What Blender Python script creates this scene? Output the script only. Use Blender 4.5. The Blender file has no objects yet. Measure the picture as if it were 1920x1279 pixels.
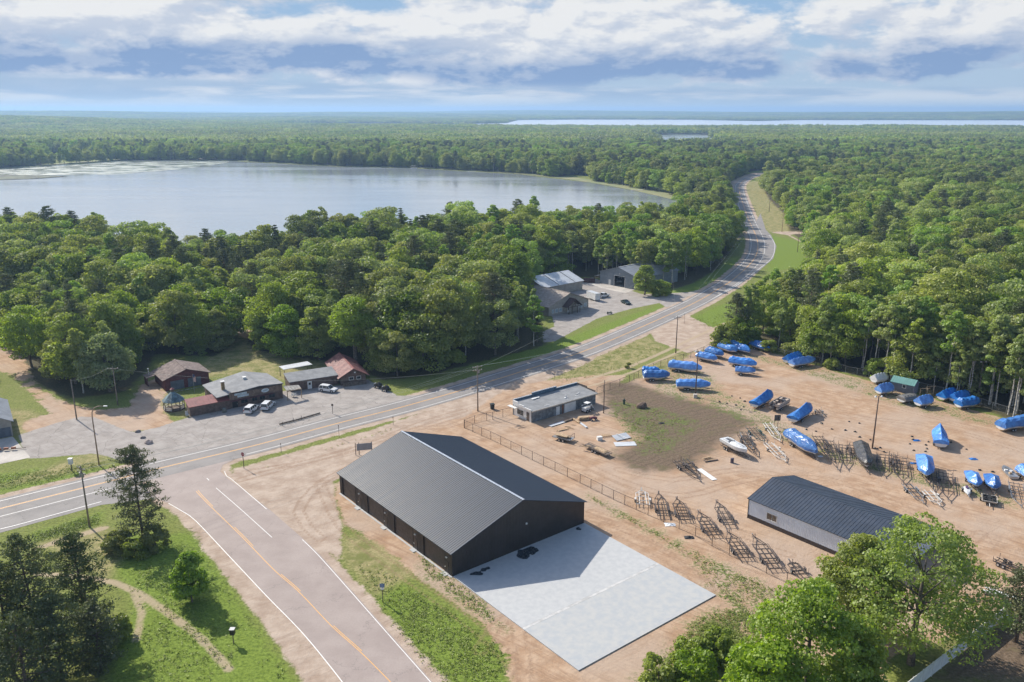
import bpy, math, random
import numpy as np
from mathutils import Vector, Matrix
R = math.radians
rng = np.random.default_rng(7)
random.seed(7)
scene = bpy.context.scene
# ---------------------------------------------------------------- camera
IMW, IMH = 1920.0, 1279.0
FPX, CXP, CYP, HYP, HCAM = 1555.0, 960.0, 639.5, 206.0, 69.0
PITCH = math.atan((CYP-HYP)/FPX)
cam_d = bpy.data.cameras.new('camera'); cam = bpy.data.objects.new('camera', cam_d)
scene.collection.objects.link(cam)
cam.location = (0, 0, HCAM); cam.rotation_euler = (math.pi/2-PITCH, 0, 0)
cam_d.sensor_width = 36.0; cam_d.lens = 36.0*FPX/IMW
cam_d.clip_start = 0.5; cam_d.clip_end = 60000
scene.camera = cam
# ---------------------------------------------------------------- sun and sky
SUN_EL = R(36.3); SUN_AZ = R(-45.0)      # the sun stands ahead and to the left
sdir = Vector((math.sin(SUN_AZ)*math.cos(SUN_EL), math.cos(SUN_AZ)*math.cos(SUN_EL), math.sin(SUN_EL)))
sl = bpy.data.lights.new('sun', 'SUN'); sl.energy = 4.3; sl.angle = R(0.5); sl.color = (1.0, 0.93, 0.82)
so = bpy.data.objects.new('sun', sl); scene.collection.objects.link(so)
so.rotation_euler = (-sdir).to_track_quat('-Z', 'Y').to_euler()
so.location = (0, 0, 200)
HAZE_DENSITY = 1.3e-4
EXPOSURE = 0.56
vs = scene.view_settings
vs.view_transform = 'Standard'; vs.look = 'None'; vs.exposure = EXPOSURE; vs.gamma = 1.0
try: vs.use_curve_mapping = False
except Exception: pass
scene.render.engine = 'CYCLES'
try:
    scene.cycles.max_bounces = 6; scene.cycles.diffuse_bounces = 2; scene.cycles.glossy_bounces = 2
    scene.cycles.transmission_bounces = 3; scene.cycles.volume_bounces = 0; scene.cycles.transparent_max_bounces = 8
except Exception: pass

world = bpy.data.worlds.new('World'); scene.world = world; world.use_nodes = True

class NT:
    """small helper round a node tree"""
    def __init__(s, tree): s.t = tree; s.n = tree.nodes; s.l = tree.links
    def new(s, typ, **k):
        n = s.n.new(typ)
        for a, b in k.items(): setattr(n, a, b)
        return n
    def link(s, a, b): s.l.new(a, b)
    def put(s, sock, v):
        if v is None: return
        if isinstance(v, bpy.types.NodeSocket): s.l.new(v, sock)
        else:
            if isinstance(v, (tuple, list)) and sock.type == 'RGBA' and len(v) == 3: v = (*v, 1)
            sock.default_value = v
    def math(s, op, a, b=None, c=None, clamp=False):
        n = s.new('ShaderNodeMath', operation=op); n.use_clamp = clamp
        for i, v in enumerate((a, b, c)):
            if v is not None: s.put(n.inputs[i], v)
        return n.outputs[0]
    def ss(s, v, a, b, o0=0.0, o1=1.0, typ='SMOOTHSTEP'):
        n = s.new('ShaderNodeMapRange', interpolation_type=typ)
        s.put(n.inputs[0], v)
        for i, q in zip((1, 2, 3, 4), (a, b, o0, o1)): s.put(n.inputs[i], q)
        return n.outputs[0]
    def mix(s, f, a, b, blend='MIX'):
        n = s.new('ShaderNodeMix', data_type='RGBA', blend_type=blend); n.clamp_factor = True
        s.put(n.inputs[0], f); s.put(n.inputs[6], a); s.put(n.inputs[7], b)
        return n.outputs[2]
    def noise(s, vec, scale, detail=4, rough=0.55, dist=0.0, out=0, lac=2.0):
        n = s.new('ShaderNodeTexNoise'); n.noise_dimensions = '3D'
        if vec is not None: s.put(n.inputs['Vector'], vec)
        n.inputs['Scale'].default_value = scale; n.inputs['Detail'].default_value = detail
        n.inputs['Roughness'].default_value = rough; n.inputs['Distortion'].default_value = dist
        n.inputs['Lacunarity'].default_value = lac
        return n.outputs[out]
    def mapping(s, vec, scale=(1, 1, 1), rot=(0, 0, 0), loc=(0, 0, 0)):
        n = s.new('ShaderNodeMapping'); s.put(n.inputs[0], vec)
        n.inputs['Scale'].default_value = scale; n.inputs['Rotation'].default_value = rot; n.inputs['Location'].default_value = loc
        return n.outputs[0]
    def attr(s, name, out='Fac'):
        n = s.new('ShaderNodeAttribute'); n.attribute_name = name
        return n.outputs[out]

def build_world():
    T = NT(world.node_tree); T.n.clear()
    out = T.new('ShaderNodeOutputWorld')
    co = T.new('ShaderNodeTexCoord').outputs['Generated']
    sep = T.new('ShaderNodeSeparateXYZ'); T.link(co, sep.inputs[0])
    x, y, z = sep.outputs
    sky = T.new('ShaderNodeTexSky'); sky.sky_type = 'NISHITA'; sky.sun_disc = False
    sky.sun_elevation = SUN_EL; sky.sun_rotation = SUN_AZ
    sky.air_density = 1.0; sky.dust_density = 1.2; sky.ozone_density = 1.2
    zc = T.math('MAXIMUM', z, 0.012)
    cmb = T.new('ShaderNodeCombineXYZ'); T.link(x, cmb.inputs[0]); T.link(y, cmb.inputs[1]); T.link(zc, cmb.inputs[2])
    T.link(cmb.outputs[0], sky.inputs[0])
    b1 = T.new('ShaderNodeBackground'); b1.inputs[1].default_value = 0.13; T.link(sky.outputs[0], b1.inputs[0])
    # clouds: noise on the view direction, layered by height above the horizon
    v = T.mapping(co, scale=(1, 1, 2.6), loc=(3.1, 0.7, 0.0))
    tilt = T.math('ADD', z, T.math('MULTIPLY', x, 0.012))
    big = T.noise(v, 3.0, 3, 0.5)
    med = T.noise(v, 9.0, 9, 0.60, 0.12)
    vl = T.mapping(co, scale=(1, 1, 2.6), loc=(3.1-0.010, 0.7+0.004, 0.022))
    med2 = T.noise(vl, 9.0, 9, 0.60, 0.12)              # the same field, shifted towards the sun: gives lit tops
    vs_ = T.mapping(co, scale=(1, 1, 8.0), loc=(1.0, 5.0, 2.0))
    streak = T.noise(vs_, 6.0, 7, 0.58, 0.3)
    # layers of the deck by height above the horizon: pale haze, low white bank, grey-blue bases, bright tops
    deck = T.math('ADD', T.ss(z, 0.012, 0.045), T.math('MULTIPLY', T.ss(z, 0.085, 0.15), -0.55))
    dens = T.math('ADD', T.math('MULTIPLY', med, 1.35), T.math('MULTIPLY', big, 0.95))
    dens = T.math('ADD', dens, T.math('MULTIPLY', deck, 0.36))
    dens = T.math('ADD', dens, T.math('MULTIPLY', x, -0.20))
    mask = T.ss(dens, 1.22, 1.44)
    lit = T.math('SUBTRACT', med, med2)
    litf = T.ss(lit, -0.11, 0.12)
    thick = T.ss(dens, 1.25, 1.75)
    wob = T.math('ADD', tilt, T.math('MULTIPLY', T.math('SUBTRACT', big, 0.5), 0.055))
    wob2 = T.math('ADD', wob, T.math('MULTIPLY', T.math('SUBTRACT', med, 0.5), -0.085))
    base_band = T.math('MULTIPLY', T.ss(wob, 0.022, 0.040), T.math('SUBTRACT', 1.0, T.ss(wob2, 0.044, 0.086)))
    base_band = T.math('MULTIPLY', base_band, T.ss(T.math('ADD', thick, T.math('MULTIPLY', streak, 0.6)), 0.12, 0.70))
    top = T.math('MULTIPLY', T.ss(wob, 0.05, 0.085), 0.25)
    shade = T.math('SUBTRACT', T.math('ADD', T.math('ADD', T.math('MULTIPLY', litf, 0.66), 0.28), top), T.math('MULTIPLY', base_band, 0.68), clamp=True)
    ccol = T.mix(shade, (0.28, 0.42, 0.68), (0.95, 0.96, 0.97))
    bluegap = T.mix(T.ss(z, 0.02, 0.13), (0.50, 0.65, 0.82), (0.36, 0.56, 0.82))
    low = T.mix(T.ss(streak, 0.42, 0.60), (0.42, 0.56, 0.76), (0.80, 0.85, 0.91))
    lowm = T.math('SUBTRACT', 1.0, T.ss(T.math('ADD', tilt, T.math('MULTIPLY', streak, 0.02)), 0.030, 0.042))
    hz = T.math('SUBTRACT', 1.0, T.ss(z, 0.0, 0.018))
    col = T.mix(mask, bluegap, ccol)
    col = T.mix(T.math('MULTIPLY', lowm, 0.9), col, low)
    col = T.mix(T.math('MULTIPLY', hz, 0.85), col, (0.60, 0.73, 0.84))
    b2 = T.new('ShaderNodeBackground'); b2.inputs[1].default_value = 0.60; T.link(col, b2.inputs[0])
    # high above, the open sky with a few clouds
    up = T.ss(z, 0.22, 0.5)
    few = T.math('MULTIPLY', T.ss(med, 0.52, 0.72), 0.45)
    f = T.math('SUBTRACT', 1.0, T.math('MULTIPLY', up, T.math('SUBTRACT', 1.0, few)))
    mx = T.new('ShaderNodeMixShader'); T.link(f, mx.inputs[0]); T.link(b1.outputs[0], mx.inputs[1]); T.link(b2.outputs[0], mx.inputs[2])
    T.link(mx.outputs[0], out.inputs[0])
build_world()

# ---------------------------------------------------------------- places
_c, _s = math.cos(PITCH), math.sin(PITCH)
def gp(px, py, z=0.0):
    """the spot of the ground (or of height z) that the survey picture shows at (px, py)"""
    a = (px-CXP)/FPX; v = (CYP-py)/FPX
    t = (HCAM-z)/-(-_s+v*_c)
    return Vector((a*t, (_c+v*_s)*t, z))
def hgt(px, py, top):
    Y = gp(px, py).y; v = (CYP-top)/FPX
    return (v*Y*_c-Y*_s)/(_c+v*_s)+HCAM
def poly(pts): return np.array([gp(a, b)[:2] for a, b in pts])
def inside(P, x, y):
    r = np.zeros(x.shape, bool); n = len(P)
    for i in range(n):
        x1, y1 = P[i]; x2, y2 = P[(i+1) % n]
        if y1 == y2: continue
        c = ((y1 > y) != (y2 > y)) & (x < (x2-x1)*(y-y1)/(y2-y1)+x1); r ^= c
    return r
def segdist(P, x, y, closed=True):
    d = np.full(x.shape, 1e9); n = len(P)
    for i in range(n if closed else n-1):
        x1, y1 = P[i]; x2, y2 = P[(i+1) % n]; dx, dy = x2-x1, y2-y1
        t = np.clip(((x-x1)*dx+(y-y1)*dy)/(dx*dx+dy*dy+1e-9), 0, 1)
        d = np.minimum(d, (x-x1-t*dx)**2+(y-y1-t*dy)**2)
    return np.sqrt(d)
def sdf(P, x, y):
    d = segdist(P, x, y); return np.where(inside(P, x, y), d, -d)

# ---------------------------------------------------------------- materials
MATS = {}
def mat(name, col, rough=0.7, metal=0.0, var=0.12, vscale=1.5, bump=0.0, bscale=20.0, spec=0.5, col2=None, coat=0.0):
    if name in MATS: return MATS[name]
    m = bpy.data.materials.new(name); m.use_nodes = True; T = NT(m.node_tree)
    b = T.n['Principled BSDF']
    co = T.new('ShaderNodeTexCoord').outputs['Object']
    n = T.noise(co, vscale, 5, 0.6)
    c2 = col2 if col2 else tuple(min(1, c*(1-2.2*var)) for c in col)
    c1 = col if col2 else tuple(min(1, c*(1+var*0.6)) for c in col)
    T.link(T.mix(T.ss(n, 0.32, 0.68), c2, c1), b.inputs['Base Color'])
    b.inputs['Roughness'].default_value = rough; b.inputs['Metallic'].default_value = metal
    T.link(T.ss(T.noise(co, vscale*3, 3), 0.3, 0.7, max(0, rough-0.08), min(1, rough+0.08)), b.inputs['Roughness'])
    if 'Specular IOR Level' in b.inputs: b.inputs['Specular IOR Level'].default_value = spec
    if coat: b.inputs['Coat Weight'].default_value = coat
    if bump:
        bn = T.new('ShaderNodeBump'); bn.inputs['Strength'].default_value = bump; bn.inputs['Distance'].default_value = 0.05
        T.link(T.noise(co, bscale, 5, 0.6), bn.inputs['Height']); T.link(bn.outputs[0], b.inputs['Normal'])
    MATS[name] = m; return m

# ---------------------------------------------------------------- building helpers
COL = scene.collection
class MB:
    """collects boxes, tubes and sheets; build() links them as one mesh object"""
    def __init__(s): s.v = []; s.f = []; s.uvsm = []
    def add(s, vs, fs):
        o = len(s.v); s.v += [tuple(p) for p in vs]; s.f += [tuple(i+o for i in f) for f in fs]; return s
    def box(s, a, b):
        x0, y0, z0 = a; x1, y1, z1 = b
        return s.add([(x0,y0,z0),(x1,y0,z0),(x1,y1,z0),(x0,y1,z0),(x0,y0,z1),(x1,y0,z1),(x1,y1,z1),(x0,y1,z1)],
                     [(3,2,1,0),(4,5,6,7),(0,1,5,4),(1,2,6,5),(2,3,7,6),(3,0,4,7)])
    def cbox(s, c, d, rz=0.0, rx=0.0, ry=0.0):
        M = Matrix.Translation(c) @ Matrix.Rotation(rz, 4, 'Z') @ Matrix.Rotation(ry, 4, 'Y') @ Matrix.Rotation(rx, 4, 'X')
        h = [q/2 for q in d]; vs = [M @ Vector((sx*h[0], sy*h[1], sz*h[2])) for sz in (-1, 1) for sx, sy in ((-1,-1),(1,-1),(1,1),(-1,1))]
        return s.add(vs, [(3,2,1,0),(4,5,6,7),(0,1,5,4),(1,2,6,5),(2,3,7,6),(3,0,4,7)])
    def bar(s, a, b, w, h=None, up=(0, 0, 1)):
        a = Vector(a); b = Vector(b); h = h or w; d = (b-a)
        if d.length < 1e-6: return s
        d.normalize(); u = Vector(up)
        if abs(d.dot(u)) > 0.98: u = Vector((1, 0, 0))
        sx = d.cross(u).normalized()*w/2; sz = sx.cross(d).normalized()*h/2
        vs = [p+i*sx+j*sz for p in (a, b) for i, j in ((-1,-1),(1,-1),(1,1),(-1,1))]
        return s.add(vs, [(0,1,2,3),(7,6,5,4),(0,4,5,1),(1,5,6,2),(2,6,7,3),(3,7,4,0)])
    def tube(s, pts, rad, n=8, cap=True):
        pts = [Vector(p) for p in pts]; rad = rad if hasattr(rad, '__len__') else [rad]*len(pts)
        o = len(s.v); u = None
        for i, p in enumerate(pts):
            d = (pts[min(i+1, len(pts)-1)]-pts[max(i-1, 0)]).normalized()
            if u is None: u = d.orthogonal().normalized()
            u = (u-d*u.dot(d)).normalized(); w = d.cross(u)
            for k in range(n):
                t = 2*math.pi*k/n; s.v.append(tuple(p+(u*math.cos(t)+w*math.sin(t))*rad[i]))
        for i in range(len(pts)-1):
            for k in range(n):
                a = o+i*n+k; b = o+i*n+(k+1) % n; s.f.append((a, b, b+n, a+n))
        if cap:
            s.f.append(tuple(o+k for k in range(n))[::-1]); s.f.append(tuple(o+(len(pts)-1)*n+k for k in range(n)))
        return s
    def cyl(s, c, r, h, axis='z', n=12, r2=None):
        c = Vector(c); d = {'x': Vector((1,0,0)), 'y': Vector((0,1,0)), 'z': Vector((0,0,1))}[axis]
        return s.tube([c-d*h/2, c+d*h/2], [r, r if r2 is None else r2], n)
    def prism(s, prof, p0, p1, u, w):
        """profile (a,b) -> p + a*u + b*w, swept from p0 to p1"""
        p0 = Vector(p0); p1 = Vector(p1); u = Vector(u); w = Vector(w); n = len(prof)
        vs = [p+a*u+b*w for p in (p0, p1) for a, b in prof]
        return s.add(vs, [tuple(range(n))[::-1], tuple(range(n, 2*n))]+[(i, (i+1) % n, (i+1) % n+n, i+n) for i in range(n)])
    def loft(s, rings, caps=True):
        o = len(s.v); n = len(rings[0])
        for r in rings: s.v += [tuple(p) for p in r]
        for i in range(len(rings)-1):
            for k in range(n):
                a = o+i*n+k; b = o+i*n+(k+1) % n; s.f.append((a, b, b+n, a+n))
        if caps: s.f.append(tuple(o+k for k in range(n))[::-1]); s.f.append(tuple(o+(len(rings)-1)*n+k for k in range(n)))
        return s
    def mesh(s, name, m, smooth=False):
        me = bpy.data.meshes.new(name); me.from_pydata(s.v, [], s.f)
        if m is not None: me.materials.append(m)
        if smooth: me.polygons.foreach_set('use_smooth', [True]*len(me.polygons))
        me.update(); return me
    def build(s, name, m, parent=None, smooth=False, bevel=0.0, label=None, stuff=False):
        o = bpy.data.objects.new(name, s.mesh(name, m, smooth)); COL.objects.link(o)
        if parent is not None: o.parent = parent
        if bevel:
            bv = o.modifiers.new('bevel', 'BEVEL'); bv.width = bevel; bv.segments = 2; bv.limit_method = 'ANGLE'
        if label: o['label'] = label
        if stuff: o['kind'] = 'stuff'
        return o
def tag(o, label=None, cat=None, group=None, kind=None):
    if label: o['label'] = label
    if cat: o['category'] = cat
    if group: o['group'] = group
    if kind: o['kind'] = kind
    return o
def root(name, loc, rz, label, cat, group=None):
    o = bpy.data.objects.new(name, None); COL.objects.link(o); o.location = loc; o.rotation_euler = (0, 0, rz)
    o.empty_display_size = 0.5
    return tag(o, label, cat, group)
def copy_tree(o, parent=None):
    c = o.copy(); COL.objects.link(c)
    if parent is not None: c.parent = parent
    for ch in list(KIDS.get(o.name, [])): 
        k = copy_tree(ch, c); KIDS.setdefault(c.name, []).append(k)
    return c
KIDS = {}
def reg(rt):
    """remember the children of a prototype so that copies need no search"""
    for o in COL.objects:
        if o.parent is not None: pass
    def walk(o):
        ks = list(o.children); KIDS[o.name] = ks
        for k in ks: walk(k)
    walk(rt); return rt
def npmesh(name, V, F, m, attrs=None, smooth=False):
    me = bpy.data.meshes.new(name)
    nv, nf, k = len(V), len(F), F.shape[1]
    me.vertices.add(nv); me.vertices.foreach_set('co', np.asarray(V, np.float32).ravel())
    me.loops.add(nf*k); me.loops.foreach_set('vertex_index', np.asarray(F, np.int32).ravel())
    me.polygons.add(nf); me.polygons.foreach_set('loop_start', np.arange(0, nf*k, k, dtype=np.int32))
    try: me.polygons.foreach_set('loop_total', np.full(nf, k, np.int32))
    except Exception: pass
    if smooth: me.polygons.foreach_set('use_smooth', np.ones(nf, bool))
    for a, (dom, val) in (attrs or {}).items():
        at = me.attributes.new(a, 'FLOAT', dom); at.data.foreach_set('value', np.asarray(val, np.float32))
    for q in (m if isinstance(m, (list, tuple)) else [m]): me.materials.append(q)
    me.update(calc_edges=True); return me
# ================================================================ the lie of the land
def resample(P, step):
    P = [Vector((*p[:2], 0)) for p in P]; n = len(P); out = []
    for i in range(n-1):
        p0, p1, p2, p3 = P[max(i-1, 0)], P[i], P[i+1], P[min(i+2, n-1)]
        k = max(2, int((p2-p1).length/step))
        for j in range(k):
            t = j/k
            out.append(0.5*((2*p1)+(-p0+p2)*t+(2*p0-5*p1+4*p2-p3)*t*t+(-p0+3*p1-3*p2+p3)*t**3))
    out.append(P[-1]); return out
def ribbon(P, a, b, z, step=None):
    """a strip between the offsets a and b (to the right of travel)"""
    vs = []; n = len(P)
    for i in range(n):
        d = (P[min(i+1, n-1)]-P[max(i-1, 0)]).normalized(); r = Vector((d.y, -d.x, 0))
        vs += [(P[i]+r*a)[:2]+(z,), (P[i]+r*b)[:2]+(z,)]
    return vs, [(2*i, 2*i+1, 2*i+3, 2*i+2) for i in range(n-1)]
HWY_PX = [(0,954),(200,904),(297.5,878.8),(479.5,835),(635,793.5),(740,767),(804,749.4),(881,727),(1060,670.6),(1129,645),(1212.5,609),
          (1300,569),(1344,544),(1372,526),(1401,500.7),(1416.7,480.8),(1421,462),(1418,443.5),(1406,417),(1394,385),(1386,356),(1389,344),(1403.4,333.5),(1425,328),(1460,323),(1520,319)]
_h = [gp(a, b) for a, b in HWY_PX]
_h.insert(0, _h[0]+(_h[0]-_h[1])*1.2); _h.insert(0, _h[0]+(_h[0]-_h[1])*1.5)
HWY = resample(_h, 3.0)
hwyP = np.array([p[:2] for p in HWY])
SIDE_PX = [(285,885),(272,925),(300,938),(320,944),(367,974),(433,1044),(500,1116),(567,1184),(636,1268),(700,1360),(905,1360),(812,1280),(739,1197),(664,1112),(602,1042),(569,1011),(505,955),(428,898),(413,884),(418,872),(440,862)]
BYPASS_PX = [(1426,400),(1436,431),(1446,441),(1456,462),(1450,485),(1422,509),(1381,539),(1327,568),(1300,570),(1401,500),(1417,470),(1410,430)]
sideP = poly(SIDE_PX); byP = poly(BYPASS_PX)
LAKE_PX = [(-500,322),(0,317),(117,309),(233,301.5),(433,302),(633,313),(770,315.5),(973,327),(1107,343),(1200,360),(1273,377),(1316,388),(1300,400),(1220,430),(1100,445),(900,458),(600,470),(520,492),(400,500),(230,498),(190,478),(0,470),(-500,470)]
MARSH_PX = [(-60,329),(0,328),(60,329),(128,331),(60,336),(0,338),(-60,340)]
LILY_PX = [(-500,323),(0,318.5),(60,315),(117,311),(233,303),(433,303.5),(400,310),(330,318),(230,327),(150,328),(60,329),(0,334),(-500,345)]
lakeP = poly(LAKE_PX)
CLEAR_PX = [(-900,1600),(3200,1600),(2800,900),(2100,850),(1920,795),(1850,770),(1740,740),(1650,716),(1560,692),(1500,670),(1420,650),(1350,647),
  (1345,634),(1400,628),(1440,605),(1490,583),(1516,520),(1512,455),(1482,436),(1470,402),(1442,374),(1431,352),(1436,330),(1500,326),(1560,318),(1560,311),(1480,314),(1410,321),(1372,340),
  (1364,365),(1371,400),(1382,440),(1368,476),(1345,505),(1300,531),(1240,548),(1204,540),(1160,524),(1090,519),(1000,522),(985,560),(1010,600),(1024,647),(900,679),(800,704),(722,712),(640,688),
  (600,676),(560,668),(470,655),(455,612),(440,583),(424,588),(438,640),(400,668),(292,664),(272,700),(236,735),(128,748),(60,715),(20,648),(-100,642),(-60,700),(-60,760),(-900,1000)]
clearP = poly(CLEAR_PX)
FIELDS = [poly([(85,290),(100,287),(128,289),(225,299),(117,307),(60,311),(85,300)]), poly([(350,296),(362,292),(374,292),(376,298)]),
          poly([(1050,333),(1065,328),(1110,330),(1115,345)]), poly([(1215,352),(1240,344),(1262,352),(1250,362)])]
far1P = poly([(520,236),(560,233),(700,231.5),(780,232),(870,233),(950,231.5),(972,225.5),(1100,224.5),(1300,225),(1420,227.5),(1500,225.5),(1920,226),(2600,226),(2600,242),(1920,242.5),(1500,242),(1230,241),(940,240),(800,239),(600,238.5)])
pondP = poly([(1220,254.5),(1260,252.5),(1310,252.5),(1340,256),(1330,274),(1240,274)])

def U(plus, minus=(), x=None, y=None):
    s = np.full(x.shape, -1e3)
    for p in plus: s = np.maximum(s, sdf(poly(p), x, y))
    for p in minus: s = np.minimum(s, -sdf(poly(p), x, y))
    return s
def track(x, y, pts, w): return w/2-segdist(poly(pts), x, y, closed=False)

GRAVEL = [[(440,880),(560,845),(700,805),(880,742),(960,708),(1090,664),(1150,650),(1105,680),(1020,715),(960,745),(990,800),(880,830),(700,850),(625,905),(640,985),(640,1050),(560,1010),(500,955),(430,900)],
          [(1215,618),(1290,592),(1345,618),(1350,650),(1290,662),(1230,640)],
          [(1370,470),(1392,440),(1380,400),(1368,360),(1380,345),(1400,330),(1440,326),(1440,322),(1400,326),(1370,340),(1362,365),(1366,400),(1380,440)],
          [(1450,434),(1512,434),(1512,439),(1446,439)],[(1480,440),(1502,452),(1510,459),(1504,455),(1476,441)],
          [(320,946),(420,1040),(500,1128),(560,1200),(640,1290),(575,1290),(500,1180),(420,1080),(360,1000),(330,965)]]
DIRT = [[(640,880),(760,805),(870,782),(960,722),(1110,704),(1180,704),(1250,668),(1340,655),(1420,655),(1500,675),(1560,695),(1650,720),(1740,745),(1850,776),(1920,799),(2100,860),(2600,1000),(2300,1300),(1900,1120),(1720,1270),(1560,1300),(1330,1160),(1300,1240),(1180,1300),(960,1300),(950,1225),(880,1150),(790,1085),(700,1015),(650,985),(625,930)],
        [(-100,650),(10,650),(45,672),(70,720),(110,750),(180,770),(240,765),(262,725),(290,708),(312,735),(300,760),(330,800),(240,810),(130,790),(60,812),(38,815),(45,790),(95,775),(60,740),(20,700),(-100,680)],
        [(425,590),(450,600),(480,625),(500,632),(500,640),(455,633),(430,610)]]
DIRT_NO = [[(1160,722),(1178,700),(1250,664),(1300,660),(1262,690),(1215,705)],
           [(1660,1230),(1800,1190),(1900,1150),(2300,1250),(2300,1400),(1660,1400)]]
SOIL = [[(1128,716),(1180,716),(1250,738),(1330,758),(1425,792),(1400,806),(1340,845),(1290,880),(1200,885),(1150,862),(1160,845),(1205,822),(1170,790),(1130,760)],
        [(1740,1279),(1800,1200),(1920,1140),(2100,1180),(2000,1290)]]
LOT = [[(355,782),(350,770),(420,756),(560,728),(640,722),(690,712),(745,742),(800,741),(660,782),(540,813),(420,846),(300,873),(230,865),(180,850),(45,862),(36,815),(110,792),(165,778),(250,812),(300,800)],
       [(1018,622),(1040,612),(1026,560),(1085,528),(1110,520),(1160,538),(1205,552),(1290,548),(1320,541),(1250,577),(1236,568),(1180,580),(1120,597),(1040,640),(1018,642)]]
DRY = [[(455,610),(600,660),(620,690),(560,715),(430,705),(300,712),(290,770),(380,790),(330,740),(400,660)], [(1010,716),(1130,652),(1215,632),(1250,655),(1190,690),(1060,720)],
       [(1180,700),(1250,664),(1340,655),(1420,700),(1330,760),(1200,720)], [(640,1010),(720,1000),(790,1070),(700,1120),(650,1060)], [(-60,760),(60,770),(110,800),(0,830),(-60,830)],
       [(60,1020),(190,985),(240,1030),(200,1090),(120,1040)], [(1395,340),(1430,340),(1500,440),(1440,436),(1400,380)],[(-60,925),(0,910),(160,850),(200,850),(205,872),(0,915)]]
WEED = [[(1100,926),(1180,965),(1280,1022),(1400,1080),(1500,1120),(1470,1180),(1400,1170),(1330,1100),(1300,1050),(1200,990),(1110,940)],
        [(1150,752),(1230,765),(1310,790),(1250,850),(1200,850),(1175,815),(1150,780)],
        [(1240,690),(1330,700),(1360,740),(1560,840),(1900,935),(1900,950),(1560,862),(1330,765),(1230,735)],
        [(1340,655),(1500,680),(1740,750),(1920,800),(1920,812),(1700,765),(1480,690)],
        [(780,1035),(900,1120),(950,1180),(900,1160),(800,1080)], [(1300,1160),(1390,1130),(1480,1180),(1300,1290),(1180,1290)]]
LUSH = [[(660,1040),(760,1090),(860,1150),(955,1225),(945,1300),(830,1300),(700,1130)], [(-60,900),(0,890),(200,860),(205,890),(100,905),(-60,935)],
        [(60,1000),(190,960),(190,985),(60,1022)], [(240,1000),(370,1000),(560,1290),(200,1290),(250,1120),(180,1040)],
        [(1030,645),(1240,570),(1240,578),(1040,665),(900,690),(850,690)], [(1290,600),(1340,575),(1400,560),(1400,640),(1330,620)], [(1440,440),(1510,455),(1510,500),(1440,510)],
        [(1220,560),(1290,535),(1380,480),(1390,490),(1330,540),(1240,560)]]

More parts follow.
